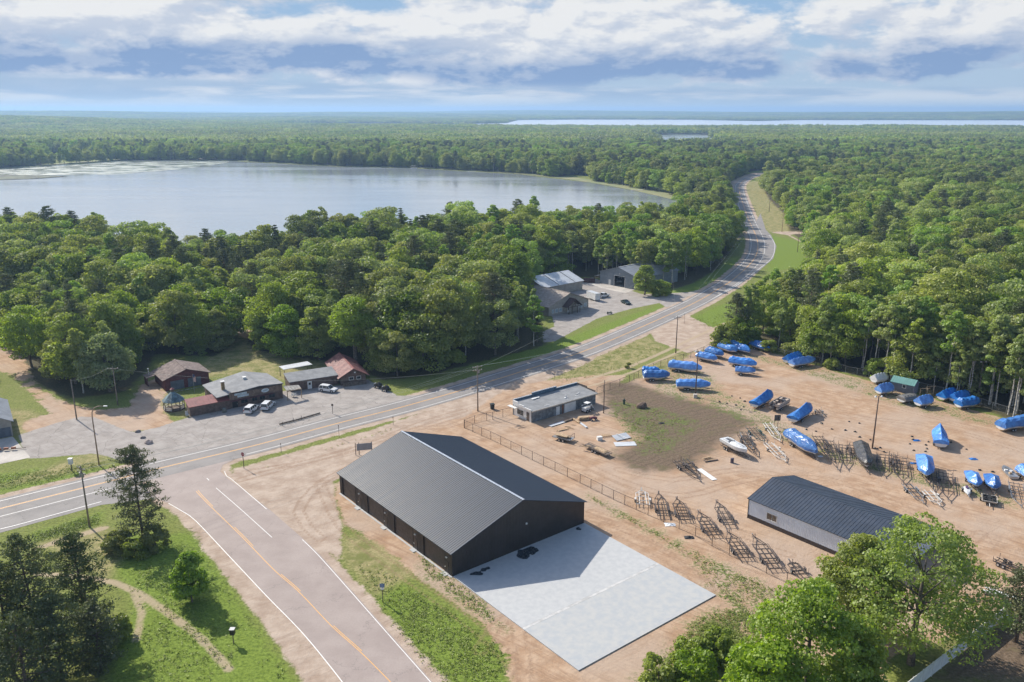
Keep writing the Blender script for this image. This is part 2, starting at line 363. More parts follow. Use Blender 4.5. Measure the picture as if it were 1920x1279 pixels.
def build_ground():
    def axis(lo, a, b, hi, st, g):
        c = np.arange(a, b+st/2, st); L = [a]; s = st
        while L[-1] > lo: s *= g; L.append(L[-1]-s)
        Rr = [b]; s = st
        while Rr[-1] < hi: s *= g; Rr.append(Rr[-1]+s)
        return np.concatenate([np.array(L[1:][::-1]), c, np.array(Rr[1:])])
    xs = axis(-14000, -60, 150, 14000, 0.6, 1.06); ys = axis(-3000, 72, 240, 16500, 0.6, 1.035)
    X, Y = np.meshgrid(xs, ys); nx, ny = len(xs), len(ys)
    x = X.ravel(); y = Y.ravel(); z = np.zeros_like(x)
    z += HILL(x, y)
    V = np.stack([x, y, z], 1)
    i = np.arange(nx-1)[None, :]+np.arange(ny-1)[:, None]*nx
    F = np.stack([i, i+1, i+1+nx, i+nx], -1).reshape(-1, 4)
    near = (y < 1500) & (np.abs(x) < 1500)
    A = {k: np.full(x.shape, -20.0) for k in ('dirt', 'gravel', 'soil', 'lot', 'dry', 'weed', 'lush', 'forest', 'track', 'rut')}
    xn, yn = x[near], y[near]
    A['dirt'][near] = np.maximum(U(DIRT, DIRT_NO, xn, yn), -20)
    g = np.maximum(U(GRAVEL, (), xn, yn), 6.4-segdist(hwyP, xn, yn, closed=False))
    A['gravel'][near] = np.maximum(np.maximum(g, sdf(sideP, xn, yn)+1.6), -20)
    A['soil'][near] = U(SOIL, (), xn, yn); A['lot'][near] = U(LOT, (), xn, yn); A['dry'][near] = U(DRY, (), xn, yn)
    A['weed'][near] = U(WEED, (), xn, yn); A['lush'][near] = U(LUSH, (), xn, yn)
    fo = -sdf(clearP, xn, yn)
    for f in FIELDS: fo = np.minimum(fo, -sdf(f, xn, yn))
    fo = np.minimum(fo, -sdf(lakeP, xn, yn)-9)
    A['forest'][near] = fo; A['forest'][~near] = 20
    t = np.maximum(track(xn, yn, [(70,1029),(120,1012),(195,990)], 1.6), track(xn, yn, [(60,1075),(150,1082),(215,1092),(260,1112),(330,1160),(380,1200),(430,1255)], 1.2))
    t = np.maximum(t, track(xn, yn, [(250,1110),(266,1150),(255,1200)], 1.0))
    t = np.maximum(t, track(xn, yn, [(1040,728),(1100,712),(1180,688),(1240,662),(1300,634),(1360,606)], 1.4))
    t = np.maximum(t, track(xn, yn, [(1060,735),(1120,720),(1190,696),(1250,670),(1310,642)], 1.0))
    A['track'][near] = t
    RUTS = [[(600,905),(640,985),(720,1050),(830,1130),(930,1210),(1000,1300)],[(700,860),(610,900),(560,960),(600,1010)],[(900,1220),(960,1150),(990,1300)],[(880,790),(960,800),(1060,850),(1160,900),(1280,930),(1400,900),(1560,900),(1750,975),(1930,1040)],
            [(1100,885),(1200,930),(1300,960),(1380,1010),(1480,1040)],[(1360,720),(1480,740),(1600,780),(1760,800),(1930,850)],[(1330,690),(1460,715),(1600,745),(1760,785),(1930,830)],[(1390,800),(1470,790),(1560,815),(1700,860)],
            [(1110,960),(1230,1010),(1330,1080),(1420,1140)],[(1130,985),(1240,1040),(1330,1105)],[(1160,880),(1260,900),(1390,880),(1500,900)],[(1840,1000),(1760,1080),(1800,1120)],[(470,885),(640,850),(800,790),(870,770)],[(450,900),(560,870),(700,830),(860,780)],[(760,800),(840,800),(930,760),(1000,730)]]
    rr = np.full(xn.shape, -20.0)
    for q in RUTS:
        d = segdist(np.array([p[:2] for p in resample([gp(*w) for w in q], 4.0)]), xn, yn, closed=False); rr = np.maximum(rr, 0.30-np.abs(d-0.85))
    A['rut'][near] = rr
    for k in A: A[k] = np.clip(A[k], -20, 20)
    # which named piece each face belongs to
    fc = lambda a: a[F].mean(1)
    cls = np.zeros(len(F), int)                                    # 0 grass
    cls[fc(A['forest']) > 0] = 1
    cls[fc(A['gravel']) > 0] = 2
    cls[(fc(A['dirt']) > 0)] = 3
    cls[fc(A['soil']) > 0] = 4
    cls[fc(A['lot']) > 0] = 5
    m = ground_material()
    names = ['grass_field', 'forest_floor', 'gravel_ground', 'dirt_yard', 'bare_soil', 'parking_lot']
    for c, nm in enumerate(names):
        f = F[cls == c]; u, inv = np.unique(f, return_inverse=True)
        me = npmesh(nm, V[u], inv.reshape(-1, 4), m, {k: ('POINT', A[k][u]) for k in A}, smooth=True)
        o = bpy.data.objects.new(nm, me); COL.objects.link(o); o['kind'] = 'structure'
def HILL(x, y):
    d = np.sqrt(x*x+y*y)
    h = 40*np.clip((d-6600)/1500, 0, 1)*(0.5+0.5*np.sin(x/1400+1.0)*np.cos(y/2100))+10*np.clip((d-6600)/2500, 0, 1)*np.sin(x/610+y/900)
    h2 = 30*np.clip((d-2900)/700, 0, 1)*np.clip((-x-500)/1500, 0, 1)*(0.55+0.45*np.sin(x/520+y/600))*np.clip((6400-d)/600, 0, 1)
    return np.maximum(h, 0)+h2

def ground_material():
    m = bpy.data.materials.new('ground'); m.use_nodes = True; T = NT(m.node_tree); b = T.n['Principled BSDF']
    p = T.new('ShaderNodeNewGeometry').outputs['Position']
    n1 = T.noise(p, 0.35, 6, 0.62); n2 = T.noise(p, 2.2, 5, 0.65); n3 = T.noise(p, 0.06, 4, 0.5); n4 = T.noise(p, 9.0, 3, 0.6)
    ps = T.mapping(p, scale=(1, 1, 1), rot=(0, 0, R(39)))
    st = T.mapping(ps, scale=(0.10, 1.3, 1)); streak = T.noise(st, 1.3, 6, 0.65, 0.6)
    ps2 = T.mapping(p, rot=(0, 0, R(-38))); streak2 = T.noise(T.mapping(ps2, scale=(0.08, 1.1, 1)), 1.3, 6, 0.65, 0.5)
    edge = T.math('ADD', T.math('MULTIPLY', T.math('SUBTRACT', n1, 0.5), 5.0), T.math('MULTIPLY', T.math('SUBTRACT', n2, 0.5), 3.2))
    def M(name, w=0.45, amp=1.0, sh=0.0):
        return T.ss(T.math('ADD', T.math('ADD', T.attr(name), sh), T.math('MULTIPLY', edge, amp)), -w, w)
    def tone(f, a, c, lo=0.3, hi=0.7): return T.mix(T.ss(f, lo, hi), a, c)
    grass = tone(n2, (0.10, 0.125, 0.028), (0.235, 0.265, 0.065))
    grass = T.mix(T.math('MULTIPLY', T.ss(n1, 0.45, 0.72), 0.45), grass, (0.26, 0.25, 0.095))
    grass = T.mix(T.math('MULTIPLY', T.ss(n4, 0.5, 0.8), 0.5), grass, (0.075, 0.10, 0.026))
    lush = T.mix(T.math('MULTIPLY', T.ss(n4, 0.45, 0.75), 0.5), tone(n2, (0.10, 0.15, 0.020), (0.225, 0.30, 0.05)), (0.06, 0.10, 0.018))
    dry = tone(n2, (0.22, 0.20, 0.085), (0.40, 0.34, 0.17)); dry = T.mix(T.ss(n1, 0.4, 0.65), dry, (0.17, 0.18, 0.055))
    dirt = tone(n1, (0.365, 0.232, 0.142), (0.51, 0.368, 0.255)); dirt = T.mix(T.math('MULTIPLY', T.ss(streak, 0.48, 0.64), 0.65), dirt, (0.30, 0.19, 0.12))
    dirt = T.mix(T.math('MULTIPLY', T.ss(n3, 0.42, 0.62), 0.7), dirt, (0.44, 0.345, 0.27)); dirt = T.mix(T.math('MULTIPLY', T.ss(streak2, 0.52, 0.66), 0.35), dirt, (0.33, 0.23, 0.16)); dirt = T.mix(T.math('MULTIPLY', T.ss(n4, 0.5, 0.78), 0.35), dirt, (0.30, 0.19, 0.12))
    grav = tone(n1, (0.36, 0.27, 0.205), (0.50, 0.405, 0.325)); grav = T.mix(T.math('MULTIPLY', T.ss(streak2, 0.5, 0.68), 0.5), grav, (0.30, 0.22, 0.165))
    grav = T.mix(T.math('MULTIPLY', T.ss(n4, 0.48, 0.75), 0.4), grav, (0.27, 0.215, 0.175))
    wv = T.new('ShaderNodeTexWave', wave_type='BANDS'); T.link(T.mapping(p, rot=(0, 0, R(58))), wv.inputs['Vector'])
    wv.inputs['Scale'].default_value = 0.20; wv.inputs['Distortion'].default_value = 14.0; wv.inputs['Detail'].default_value = 3; wv.inputs['Detail Scale'].default_value = 0.6
    soil = tone(n2, (0.11, 0.078, 0.052), (0.215, 0.16, 0.112)); soil = T.mix(T.math('MULTIPLY', T.ss(wv.outputs['Fac'], 0.55, 0.9), 0.32), soil, (0.085, 0.062, 0.042))
    soil = T.mix(T.math('MULTIPLY', T.ss(n1, 0.50, 0.64), 0.35), soil, (0.135, 0.13, 0.055))
    lot = tone(n1, (0.30, 0.27, 0.245), (0.40, 0.365, 0.335)); lot = T.mix(T.math('MULTIPLY', T.ss(streak, 0.5, 0.7), 0.4), lot, (0.24, 0.215, 0.20))
    lot = T.mix(T.math('MULTIPLY', T.ss(n4, 0.5, 0.8), 0.35), lot, (0.22, 0.20, 0.185))
    vor = T.new('ShaderNodeTexVoronoi', feature='DISTANCE_TO_EDGE'); vor.inputs['Scale'].default_value = 0.16
    T.link(T.new('ShaderNodeVectorMath', operation='ADD').outputs[0], vor.inputs['Vector'])
    va = vor.inputs['Vector'].links[0].from_node; T.link(p, va.inputs[0]); T.link(T.noise(p, 0.7, 3, 0.6, out=1), va.inputs[1])
    crack = T.ss(vor.outputs['Distance'], 0.002, 0.010, 1, 0)
    lot = T.mix(T.math('MULTIPLY', crack, 0.5), lot, (0.13, 0.12, 0.11))
    floor = tone(n2, (0.045, 0.05, 0.022), (0.12, 0.095, 0.055))
    c = T.mix(M('lush', 1.5), grass, lush); c = T.mix(M('dry', 1.5), c, dry); c = T.mix(M('forest', 1.2), c, floor)
    c = T.mix(M('gravel', 0.35, 0.45), c, grav); c = T.mix(M('dirt', 0.4, 0.8), c, dirt); c = T.mix(M('soil', 2.4, 1.6), c, soil)
    wm = T.math('MULTIPLY', M('weed', 1.5), T.ss(T.math('ADD', n2, T.math('MULTIPLY', n1, 0.6)), 0.74, 0.92))
    c = T.mix(wm, c, tone(n4, (0.07, 0.10, 0.025), (0.19, 0.22, 0.07)))
    c = T.mix(M('lot', 0.25, 0.25), c, lot); c = T.mix(T.math('MULTIPLY', M('track', 0.3, 0.16), 0.85), c, (0.42, 0.33, 0.23))
    rut = T.math('MULTIPLY', M('rut', 0.16, 0.035), T.ss(n2, 0.30, 0.60))
    c = T.mix(T.math('MULTIPLY', rut, 0.55), c, (0.26, 0.165, 0.105))
    T.link(c, b.inputs['Base Color']); b.inputs['Roughness'].default_value = 0.95
    if 'Specular IOR Level' in b.inputs: b.inputs['Specular IOR Level'].default_value = 0.15
    bn = T.new('ShaderNodeBump'); bn.inputs['Strength'].default_value = 0.75; bn.inputs['Distance'].default_value = 0.16
    hh = T.math('ADD', T.math('ADD', T.math('MULTIPLY', n2, 0.8), T.math('MULTIPLY', n4, 0.4)), T.math('ADD', T.math('MULTIPLY', streak, 0.7), T.math('MULTIPLY', n1, 1.2)))
    T.link(hh, bn.inputs['Height']); T.link(bn.outputs[0], b.inputs['Normal'])
    return m
build_ground()

# ---------------------------------------------------------------- roads and their paint
def asphalt(name, c1, c2, crackw=0.5):
    m = bpy.data.materials.new(name); m.use_nodes = True; T = NT(m.node_tree); b = T.n['Principled BSDF']
    p = T.new('ShaderNodeNewGeometry').outputs['Position']
    n1 = T.noise(p, 0.22, 5, 0.6); n2 = T.noise(p, 4.0, 4, 0.7)
    c = T.mix(T.ss(n1, 0.3, 0.7), c1, c2); c = T.mix(T.math('MULTIPLY', T.ss(n2, 0.4, 0.8), 0.35), c, tuple(q*0.72 for q in c1))
    vor = T.new('ShaderNodeTexVoronoi', feature='DISTANCE_TO_EDGE'); vor.inputs['Scale'].default_value = 0.075
    va = T.new('ShaderNodeVectorMath', operation='ADD'); T.link(p, va.inputs[0])
    ns = T.new('ShaderNodeVectorMath', operation='SCALE'); T.link(T.noise(p, 0.35, 5, 0.7, out=1), ns.inputs[0]); ns.inputs['Scale'].default_value = 5.0
    T.link(ns.outputs[0], va.inputs[1]); T.link(va.outputs[0], vor.inputs['Vector'])
    c = T.mix(T.math('MULTIPLY', T.ss(vor.outputs['Distance'], 0.001, 0.006, 1, 0), crackw), c, (0.09, 0.085, 0.08))
    lane = T.attr('lane')                                      # signed offset from the middle of the road, in metres
    wheel = T.math('ABSOLUTE', T.math('SUBTRACT', T.math('ABSOLUTE', lane), 1.8))
    c = T.mix(T.math('MULTIPLY', T.ss(T.math('ABSOLUTE', T.math('SUBTRACT', wheel, 0.85)), 0.0, 0.45, 1, 0), 0.16), c, tuple(q*0.7 for q in c1))
    T.link(c, b.inputs['Base Color']); b.inputs['Roughness'].default_value = 0.85
    bn = T.new('ShaderNodeBump'); bn.inputs['Strength'].default_value = 0.3; bn.inputs['Distance'].default_value = 0.02
    T.link(T.noise(p, 14, 4, 0.7), bn.inputs['Height']); T.link(bn.outputs[0], b.inputs['Normal'])
    return m
def paint(name, col):
    m = bpy.data.materials.new(name); m.use_nodes = True; T = NT(m.node_tree); b = T.n['Principled BSDF']
    p = T.new('ShaderNodeNewGeometry').outputs['Position']; n = T.noise(p, 5.0, 5, 0.7)
    T.link(T.mix(T.ss(n, 0.50, 0.80), col, (0.30, 0.28, 0.26)), b.inputs['Base Color']); b.inputs['Roughness'].default_value = 0.6
    return m
def ribbon_obj(name, P, bands, z, m):
    V = []; F = []; A = []
    for a, b in bands:
        vs, fs = ribbon(P, a, b, z); o = len(V); V += vs; F += [tuple(i+o for i in f) for f in fs]; A += [a, b]*(len(vs)//2)
    me = npmesh(name, np.array(V), np.array(F), m, {'lane': ('POINT', np.array(A))})
    o = bpy.data.objects.new(name, me); COL.objects.link(o); o['kind'] = 'structure'; return o
M_HWY = asphalt('highway_asphalt', (0.215, 0.20, 0.19), (0.27, 0.25, 0.235)); M_SIDE = asphalt('side_road_asphalt', (0.30, 0.245, 0.22), (0.36, 0.30, 0.27), 0.35)
M_WLINE = paint('white_road_paint', (0.74, 0.73, 0.70)); M_YLINE = paint('yellow_road_paint', (0.74, 0.38, 0.09))
def flat_poly(name, P, z, m, kind='structure'):
    from mathutils.geometry import tessellate_polygon
    vs = [Vector((p[0], p[1], z)) for p in P]; tr = tessellate_polygon([vs]); fs = []
    for t in tr:
        n = (vs[t[1]]-vs[t[0]]).cross(vs[t[2]]-vs[t[0]]); fs.append(tuple(t) if n.z > 0 else tuple(t)[::-1])
    mb = MB(); mb.add(vs, fs); o = mb.build(name, m)
    if kind: o['kind'] = kind
    return o
ribbon_obj('highway', HWY, [(a, a+0.9) for a in np.arange(-4.5, 4.5, 0.9)], 0.030, M_HWY)
flat_poly('side_road', [p for p in sideP], 0.022, M_SIDE)
flat_poly('bypass_lane', [p for p in byP], 0.020, M_HWY)
def line(name, pts, w, m, z, close=False, dash=None):
    P = resample([gp(a, b) for a, b in pts], 1.5) if not isinstance(pts[0], Vector) else pts
    if dash is None: vs, fs = ribbon(P, -w/2, w/2, z); mb = MB().add(vs, fs)
    else:
        mb = MB(); acc = 0; cur = []
        for i, q in enumerate(P):
            if i: acc += (q-P[i-1]).length
            if (acc % (dash*2)) < dash: cur.append(q)
            else:
                if len(cur) > 1: mb.add(*ribbon(cur, -w/2, w/2, z))
                cur = []
        if len(cur) > 1: mb.add(*ribbon(cur, -w/2, w/2, z))
    o = mb.build(name, m); o['kind'] = 'structure'; return o
def hwy_cut(px0, px1):
    a = gp(*px0); b = gp(*px1); ia = min(range(len(HWY)), key=lambda i: (HWY[i]-a).length); ib = min(range(len(HWY)), key=lambda i: (HWY[i]-b).length)
    return HWY[ia:ib+1]
def hwy_line(nm, off, w, m, px0, px1, dash=None):
    P = hwy_cut(px0, px1); n = len(P); Q = []
    for i in range(n):
        d = (P[min(i+1, n-1)]-P[max(i-1, 0)]).normalized(); Q.append(P[i]+Vector((d.y, -d.x, 0))*off)
    line(nm, Q, w, m, 0.036, dash=dash)
hwy_line('yellow_centre_line', -0.13, 0.14, M_YLINE, (-2000,1800), (1520,319))
hwy_line('yellow_centre_line', 0.13, 0.14, M_YLINE, (-2000,1800), (1520,319))
hwy_line('white_edge_line', -3.45, 0.16, M_WLINE, (-2000,1800), (1520,319))
hwy_line('white_edge_line', 3.45, 0.16, M_WLINE, (455,840), (1520,319))
hwy_line('white_edge_line', 3.45, 0.16, M_WLINE, (-2000,1800), (190,906))
flat_poly('turn_lane', poly([(-140,990),(-140,1042),(-60,1016),(23,993),(110,969),(190,947),(290,935),(290,905),(190,922)]), 0.018, M_HWY)
line('white_turn_lane_line', [(-60,1006),(23,987),(110,963),(190,941)], 0.2, M_WLINE, 0.044)
line('white_bypass_line', [(1442,441),(1450,452),(1452.6,462),(1447.3,483.4),(1419.4,507.3),(1379.5,536.6),(1335,561)], 0.2, M_WLINE, 0.044)
line('white_side_road_line', [(316,944),(340,958),(366.7,976.7),(433,1046.7),(500,1118),(566.7,1186.7),(633.3,1268),(690,1345)], 0.14, M_WLINE, 0.032)
line('white_side_road_line', [(421,884),(425,893),(433,898),(466,926),(500,955)], 0.13, M_WLINE, 0.032)
line('white_side_road_line', [(566.7,1012),(597.4,1042),(659.8,1112),(734.6,1197),(807,1279),(870,1350)], 0.11, M_WLINE, 0.032)
line('white_lane_line', [(405,915),(450,954),(510,1008)], 0.11, M_WLINE, 0.032)
line('white_lane_line', [(388,897),(392,901)], 0.14, M_WLINE, 0.032)
line('yellow_side_road_line', [(368,921.7),(386.7,941.7),(450,1003.3),(513.3,1068.3),(560,1109.6),(622,1174.5),(674.7,1221.8),(732,1279),(790,1340)], 0.11, M_YLINE, 0.032)
line('yellow_side_road_line', [(371,919.7),(390,940.7),(453.5,1002.3),(516.8,1067.3),(563.5,1108.6),(625.5,1173.5),(678.2,1220.8),(735.5,1278),(794,1339)], 0.10, M_YLINE, 0.032, dash=9.0)

# ---------------------------------------------------------------- water
def water(base=(0.27, 0.30, 0.32), r0=0.10, r1=0.22, name='lake_water'):
    m = bpy.data.materials.new(name); m.use_nodes = True; T = NT(m.node_tree); b = T.n['Principled BSDF']
    p = T.new('ShaderNodeNewGeometry').outputs['Position']
    b.inputs['Base Color'].default_value = (*base, 1); b.inputs['IOR'].default_value = 1.7
    wind = T.noise(T.mapping(p, scale=(0.004, 0.018, 1)), 1.0, 5, 0.6)
    T.link(T.ss(wind, 0.35, 0.7, r0, r1), b.inputs['Roughness'])
    bn = T.new('ShaderNodeBump'); bn.inputs['Strength'].default_value = 0.06; bn.inputs['Distance'].default_value = 0.3
    T.link(T.noise(T.mapping(p, scale=(0.35, 0.9, 1)), 1.0, 3, 0.6), bn.inputs['Height']); T.link(bn.outputs[0], b.inputs['Normal'])
    return m
M_WATER = water()
flat_poly('lake', lakeP, 0.10, M_WATER); flat_poly('far_lake', far1P, 0.8, water((0.55, 0.60, 0.64), 0.3, 0.45, 'sky_bright_far_water')); flat_poly('pond', pondP, 0.4, M_WATER)  # far lake's pale base paints in the brightness of reflected sky
def lily():
    m = bpy.data.materials.new('lily_pads'); m.use_nodes = True; T = NT(m.node_tree); b = T.n['Principled BSDF']
    p = T.new('ShaderNodeNewGeometry').outputs['Position']; n = T.noise(T.mapping(p, scale=(0.03, 0.08, 1)), 1.0, 8, 0.75)
    T.link(T.mix(T.ss(n, 0.40, 0.62), (0.33, 0.36, 0.28), (0.06, 0.075, 0.06)), b.inputs['Base Color'])
    T.link(T.ss(n, 0.42, 0.60, 0.45, 0.10), b.inputs['Roughness']); return m
flat_poly('lily_pads', poly(LILY_PX), 0.16, lily(), kind='stuff')
flat_poly('reed_bed', poly(MARSH_PX), 0.5, mat('reeds', (0.08, 0.095, 0.05), 0.9, var=0.3, vscale=0.05), kind='stuff')
shore = MB()
sp = resample([gp(a, b) for a, b in [(-500,321),(0,316),(117,308),(233,300.6),(433,301),(633,312),(770,314.5),(973,326),(1107,342),(1200,359),(1273,376),(1316,387)]], 30)
vs, fs = ribbon(sp, -16, 3, 0.25); shore.add(vs, fs)
so_ = shore.build('lake_shore', mat('shore_grass', (0.26, 0.24, 0.12), 0.95, col2=(0.17, 0.21, 0.08), vscale=0.03)); so_['kind'] = 'structure'
# ================================================================ trees
def leaf_mat(name, c1, c2, trans=0.35, hue=0.04):
    m = bpy.data.materials.new(name); m.use_nodes = True; T = NT(m.node_tree); T.n.clear()
    out = T.new('ShaderNodeOutputMaterial'); oi = T.new('ShaderNodeObjectInfo'); p = T.new('ShaderNodeNewGeometry').outputs['Position']
    a = T.attr('tint'); big = T.noise(p, 0.012, 3, 0.6)
    f = T.math('ADD', T.math('MULTIPLY', oi.outputs['Random'], 0.5), T.math('MULTIPLY', a, 0.5))
    c = T.mix(f, c1, c2)
    hsv = T.new('ShaderNodeHueSaturation'); T.link(c, hsv.inputs['Color'])
    r2 = T.math('FRACT', T.math('MULTIPLY', oi.outputs['Random'], 17.31))
    T.link(T.math('ADD', T.math('MULTIPLY', T.math('SUBTRACT', r2, 0.5), hue), 0.5), hsv.inputs['Hue'])
    stand = T.noise(p, 0.0022, 3, 0.6); T.link(T.math('MULTIPLY', T.ss(big, 0.3, 0.7, 0.82, 1.18), T.ss(stand, 0.38, 0.62, 0.94, 1.22)), hsv.inputs['Value']); T.link(T.math('ADD', 0.88, T.math('MULTIPLY', r2, 0.32)), hsv.inputs['Saturation'])
    d = T.new('ShaderNodeBsdfDiffuse'); T.link(hsv.outputs[0], d.inputs[0])
    t = T.new('ShaderNodeBsdfTranslucent'); tc = T.mix(1.0, hsv.outputs[0], (1.15, 1.25, 0.55), 'MULTIPLY'); T.link(tc, t.inputs[0])
    mx = T.new('ShaderNodeMixShader'); mx.inputs[0].default_value = trans; T.link(d.outputs[0], mx.inputs[1]); T.link(t.outputs[0], mx.inputs[2])
    g = T.new('ShaderNodeBsdfGlossy'); g.inputs['Roughness'].default_value = 0.5; g.inputs[0].default_value = (0.8, 0.85, 0.8, 1)
    m2 = T.new('ShaderNodeMixShader'); m2.inputs[0].default_value = 0.035; T.link(mx.outputs[0], m2.inputs[1]); T.link(g.outputs[0], m2.inputs[2])
    T.link(m2.outputs[0], out.inputs[0]); return m
LEAF = leaf_mat('broad_leaves', (0.135, 0.182, 0.036), (0.365, 0.39, 0.10), 0.48)
LEAF_B = leaf_mat('bright_leaves', (0.20, 0.26, 0.045), (0.33, 0.385, 0.09), 0.48)
LEAF_A = leaf_mat('aspen_leaves', (0.17, 0.24, 0.06), (0.31, 0.37, 0.12), 0.48)
NEEDLE = leaf_mat('pine_needles', (0.085, 0.105, 0.048), (0.14, 0.155, 0.075), 0.25, 0.03)
BARK = mat('bark', (0.17, 0.14, 0.11), 0.95, var=0.3, vscale=4, bump=0.6)
BARK_W = mat('pale_birch_bark', (0.55, 0.52, 0.46), 0.85, var=0.3, vscale=3)
BARK_P = mat('pine_bark', (0.16, 0.12, 0.095), 0.95, var=0.3, vscale=4, bump=0.5)

def leaves(P, N, size, rs, jit=0.6, tint=None, asp=0.7, fold=0.25):
    """one four-cornered leaf clump at every P, facing roughly N"""
    n = len(P); N = N+rs.normal(0, jit, (n, 3)); N /= np.linalg.norm(N, axis=1)[:, None]+1e-9
    a = np.cross(N, rs.normal(0, 1, (n, 3))); a /= np.linalg.norm(a, axis=1)[:, None]+1e-9; b = np.cross(N, a)
    s = size*rs.uniform(0.6, 1.35, n)[:, None]
    V = np.stack([P-a*s, P-b*s*asp-N*s*fold*0.3, P+a*s, P+b*s*asp+N*s*fold], 1).reshape(-1, 3)
    F = np.arange(4*n).reshape(-1, 4)
    return V, F, (rs.random(n) if tint is None else tint)
def lobes_decid(rs, H, W, base, nl, shape='round', lr=1.0):
    """centres and radii of the puffs that make up a crown"""
    L = []
    ch = H-base
    for k in range(nl*6):
        if len(L) >= nl: break
        t = rs.uniform(0.02, 1.0)
        if shape == 'round': prof = math.sin(math.pi*min(1, (0.18+0.80*t)))**0.6
        elif shape == 'tall': prof = (math.sin(math.pi*min(1, 0.12+0.86*t))**0.75)*0.9
        else: prof = (0.35+0.65*math.sin(math.pi*min(1, 0.5*t+0.35)))
        th = rs.uniform(0, 2*math.pi); rr = W/2*prof*math.sqrt(rs.uniform(0.25, 1.0))
        rad = W*rs.uniform(0.10, 0.19)*(1.0-0.25*t)*lr
        L.append((rr*math.cos(th)*0.82, rr*math.sin(th)*0.82, base+ch*t*0.93, rad))
    return L
def crown(rs, H, W, base, nl, per, size, shape='round', flat=0.75, jit=0.55, lr=1.0):
    L = lobes_decid(rs, H, W, base, nl, shape, lr); Ps = []; Ns = []; Tn = []
    for (cx, cy, cz, r) in L:
        n = int(per*(r/(W*0.145*lr))**2); d = rs.normal(0, 1, (n, 3)); d /= np.linalg.norm(d, axis=1)[:, None]
        d[:, 2] = np.abs(d[:, 2])*rs.choice([1, 1, 1, -0.55], n)
        rad = r*rs.uniform(0.72, 1.05, n)[:, None]*np.array([1.12, 1.12, flat])
        Ps.append(np.array([cx, cy, cz])+d*rad); Ns.append(d+np.array([0, 0, 0.25])); Tn.append(np.clip(rs.uniform(0, 1)+rs.normal(0, 0.18, n), 0, 1))
    P = np.concatenate(Ps); N = np.concatenate(Ns); tt = np.concatenate(Tn)
    V, F, t = leaves(P, N, size, rs, jit, tt)
    return V, F, np.repeat(t, 4), L
def trunk_mb(rs, H, base, r0, L, nb=7, lean=0.02, reach=0.75):
    mb = MB(); lx, ly = rs.normal(0, lean, 2)*H
    pts = [Vector((lx*t*t+rs.normal(0, 0.06), ly*t*t+rs.normal(0, 0.06), H*reach*t)) for t in (0, 0.12, 0.35, 0.6, 0.8, 1.0)]
    mb.tube([pts[0]-Vector((0, 0, 0.3))]+pts, [r0*1.45, r0*1.2, r0, r0*0.82, r0*0.6, r0*0.4, r0*0.15], 8)
    if L:
        idx = rs.permutation(len(L))[:nb]
        for i in idx:
            cx, cy, cz, r = L[i]; t = min(0.85, max(0.25, (cz-0.28*math.hypot(cx, cy)-1.0)/(H*reach)))
            p = Vector((lx*t*t, ly*t*t, H*reach*t)); e = Vector((cx, cy, cz)); q = p.lerp(e, 0.5)+Vector((0, 0, -0.06*(e-p).length))
            mb.tube([p, q, e], [r0*0.42*(1-t*0.6), r0*0.27*(1-t*0.5), 0.03], 6)
    return mb
def pine(rs, H, W, base, size, nwh=16, per=26, gap=0.25, conic=False):
    mb = MB(); mb.tube([(0, 0, -0.3), (0, 0, H*0.3), (0.1, 0.05, H*0.65), (0, 0, H*0.98)], [0.26, 0.2, 0.13, 0.03], 8)
    Ps = []; Ns = []; Tn = []
    for k in range(nwh):
        t = k/(nwh-1); z = base+(H-base)*t
        prof = (1-t)**0.9+0.06 if conic else (math.sin(math.pi*(0.22+0.76*t))**0.7)*(0.75+0.25*rs.random())+0.08
        nb = int(rs.integers(4, 7)); a0 = rs.uniform(0, 6.28)
        for j in range(nb):
            if rs.random() < gap: continue
            a = a0+j*6.283/nb+rs.normal(0, 0.2); Lb = W/2*prof*rs.uniform(0.65, 1.1); up = (0.02 if conic else 0.16)*Lb+rs.normal(0, 0.15)
            p = Vector((0, 0, z)); e = Vector((Lb*math.cos(a), Lb*math.sin(a), z+up)); mb.tube([p, p.lerp(e, 0.55)+Vector((0, 0, -0.08*Lb)), e], [0.07, 0.045, 0.015], 5, cap=False)
            for q in range(3 if Lb > 1 else 2):
                f = 0.45+0.55*q/2+rs.uniform(-0.06, 0.06); c = np.array(p.lerp(e, f)); c[2] += 0.12
                r = (0.30+0.24*Lb/ max(W/2, 1))*rs.uniform(0.8, 1.5)*(0.8 if conic else 1.15)
                d = rs.normal(0, 1, (per, 3)); d /= np.linalg.norm(d, axis=1)[:, None]
                Ps.append(c+d*r*rs.uniform(0.4, 1.05, per)[:, None]*np.array([1.35, 1.35, 0.65])+np.array([rs.normal(0, .25), rs.normal(0, .25), 0])); Ns.append(d); Tn.append(np.full(per, rs.random()))
    P = np.concatenate(Ps); V, F, t = leaves(P, np.concatenate(Ns), size, rs, 0.8, np.concatenate(Tn), asp=0.45)
    return mb, (V, F, np.repeat(t, 4))
def mk(name, vft, m): return npmesh(name, vft[0], vft[1], m, {'tint': ('POINT', vft[2])})

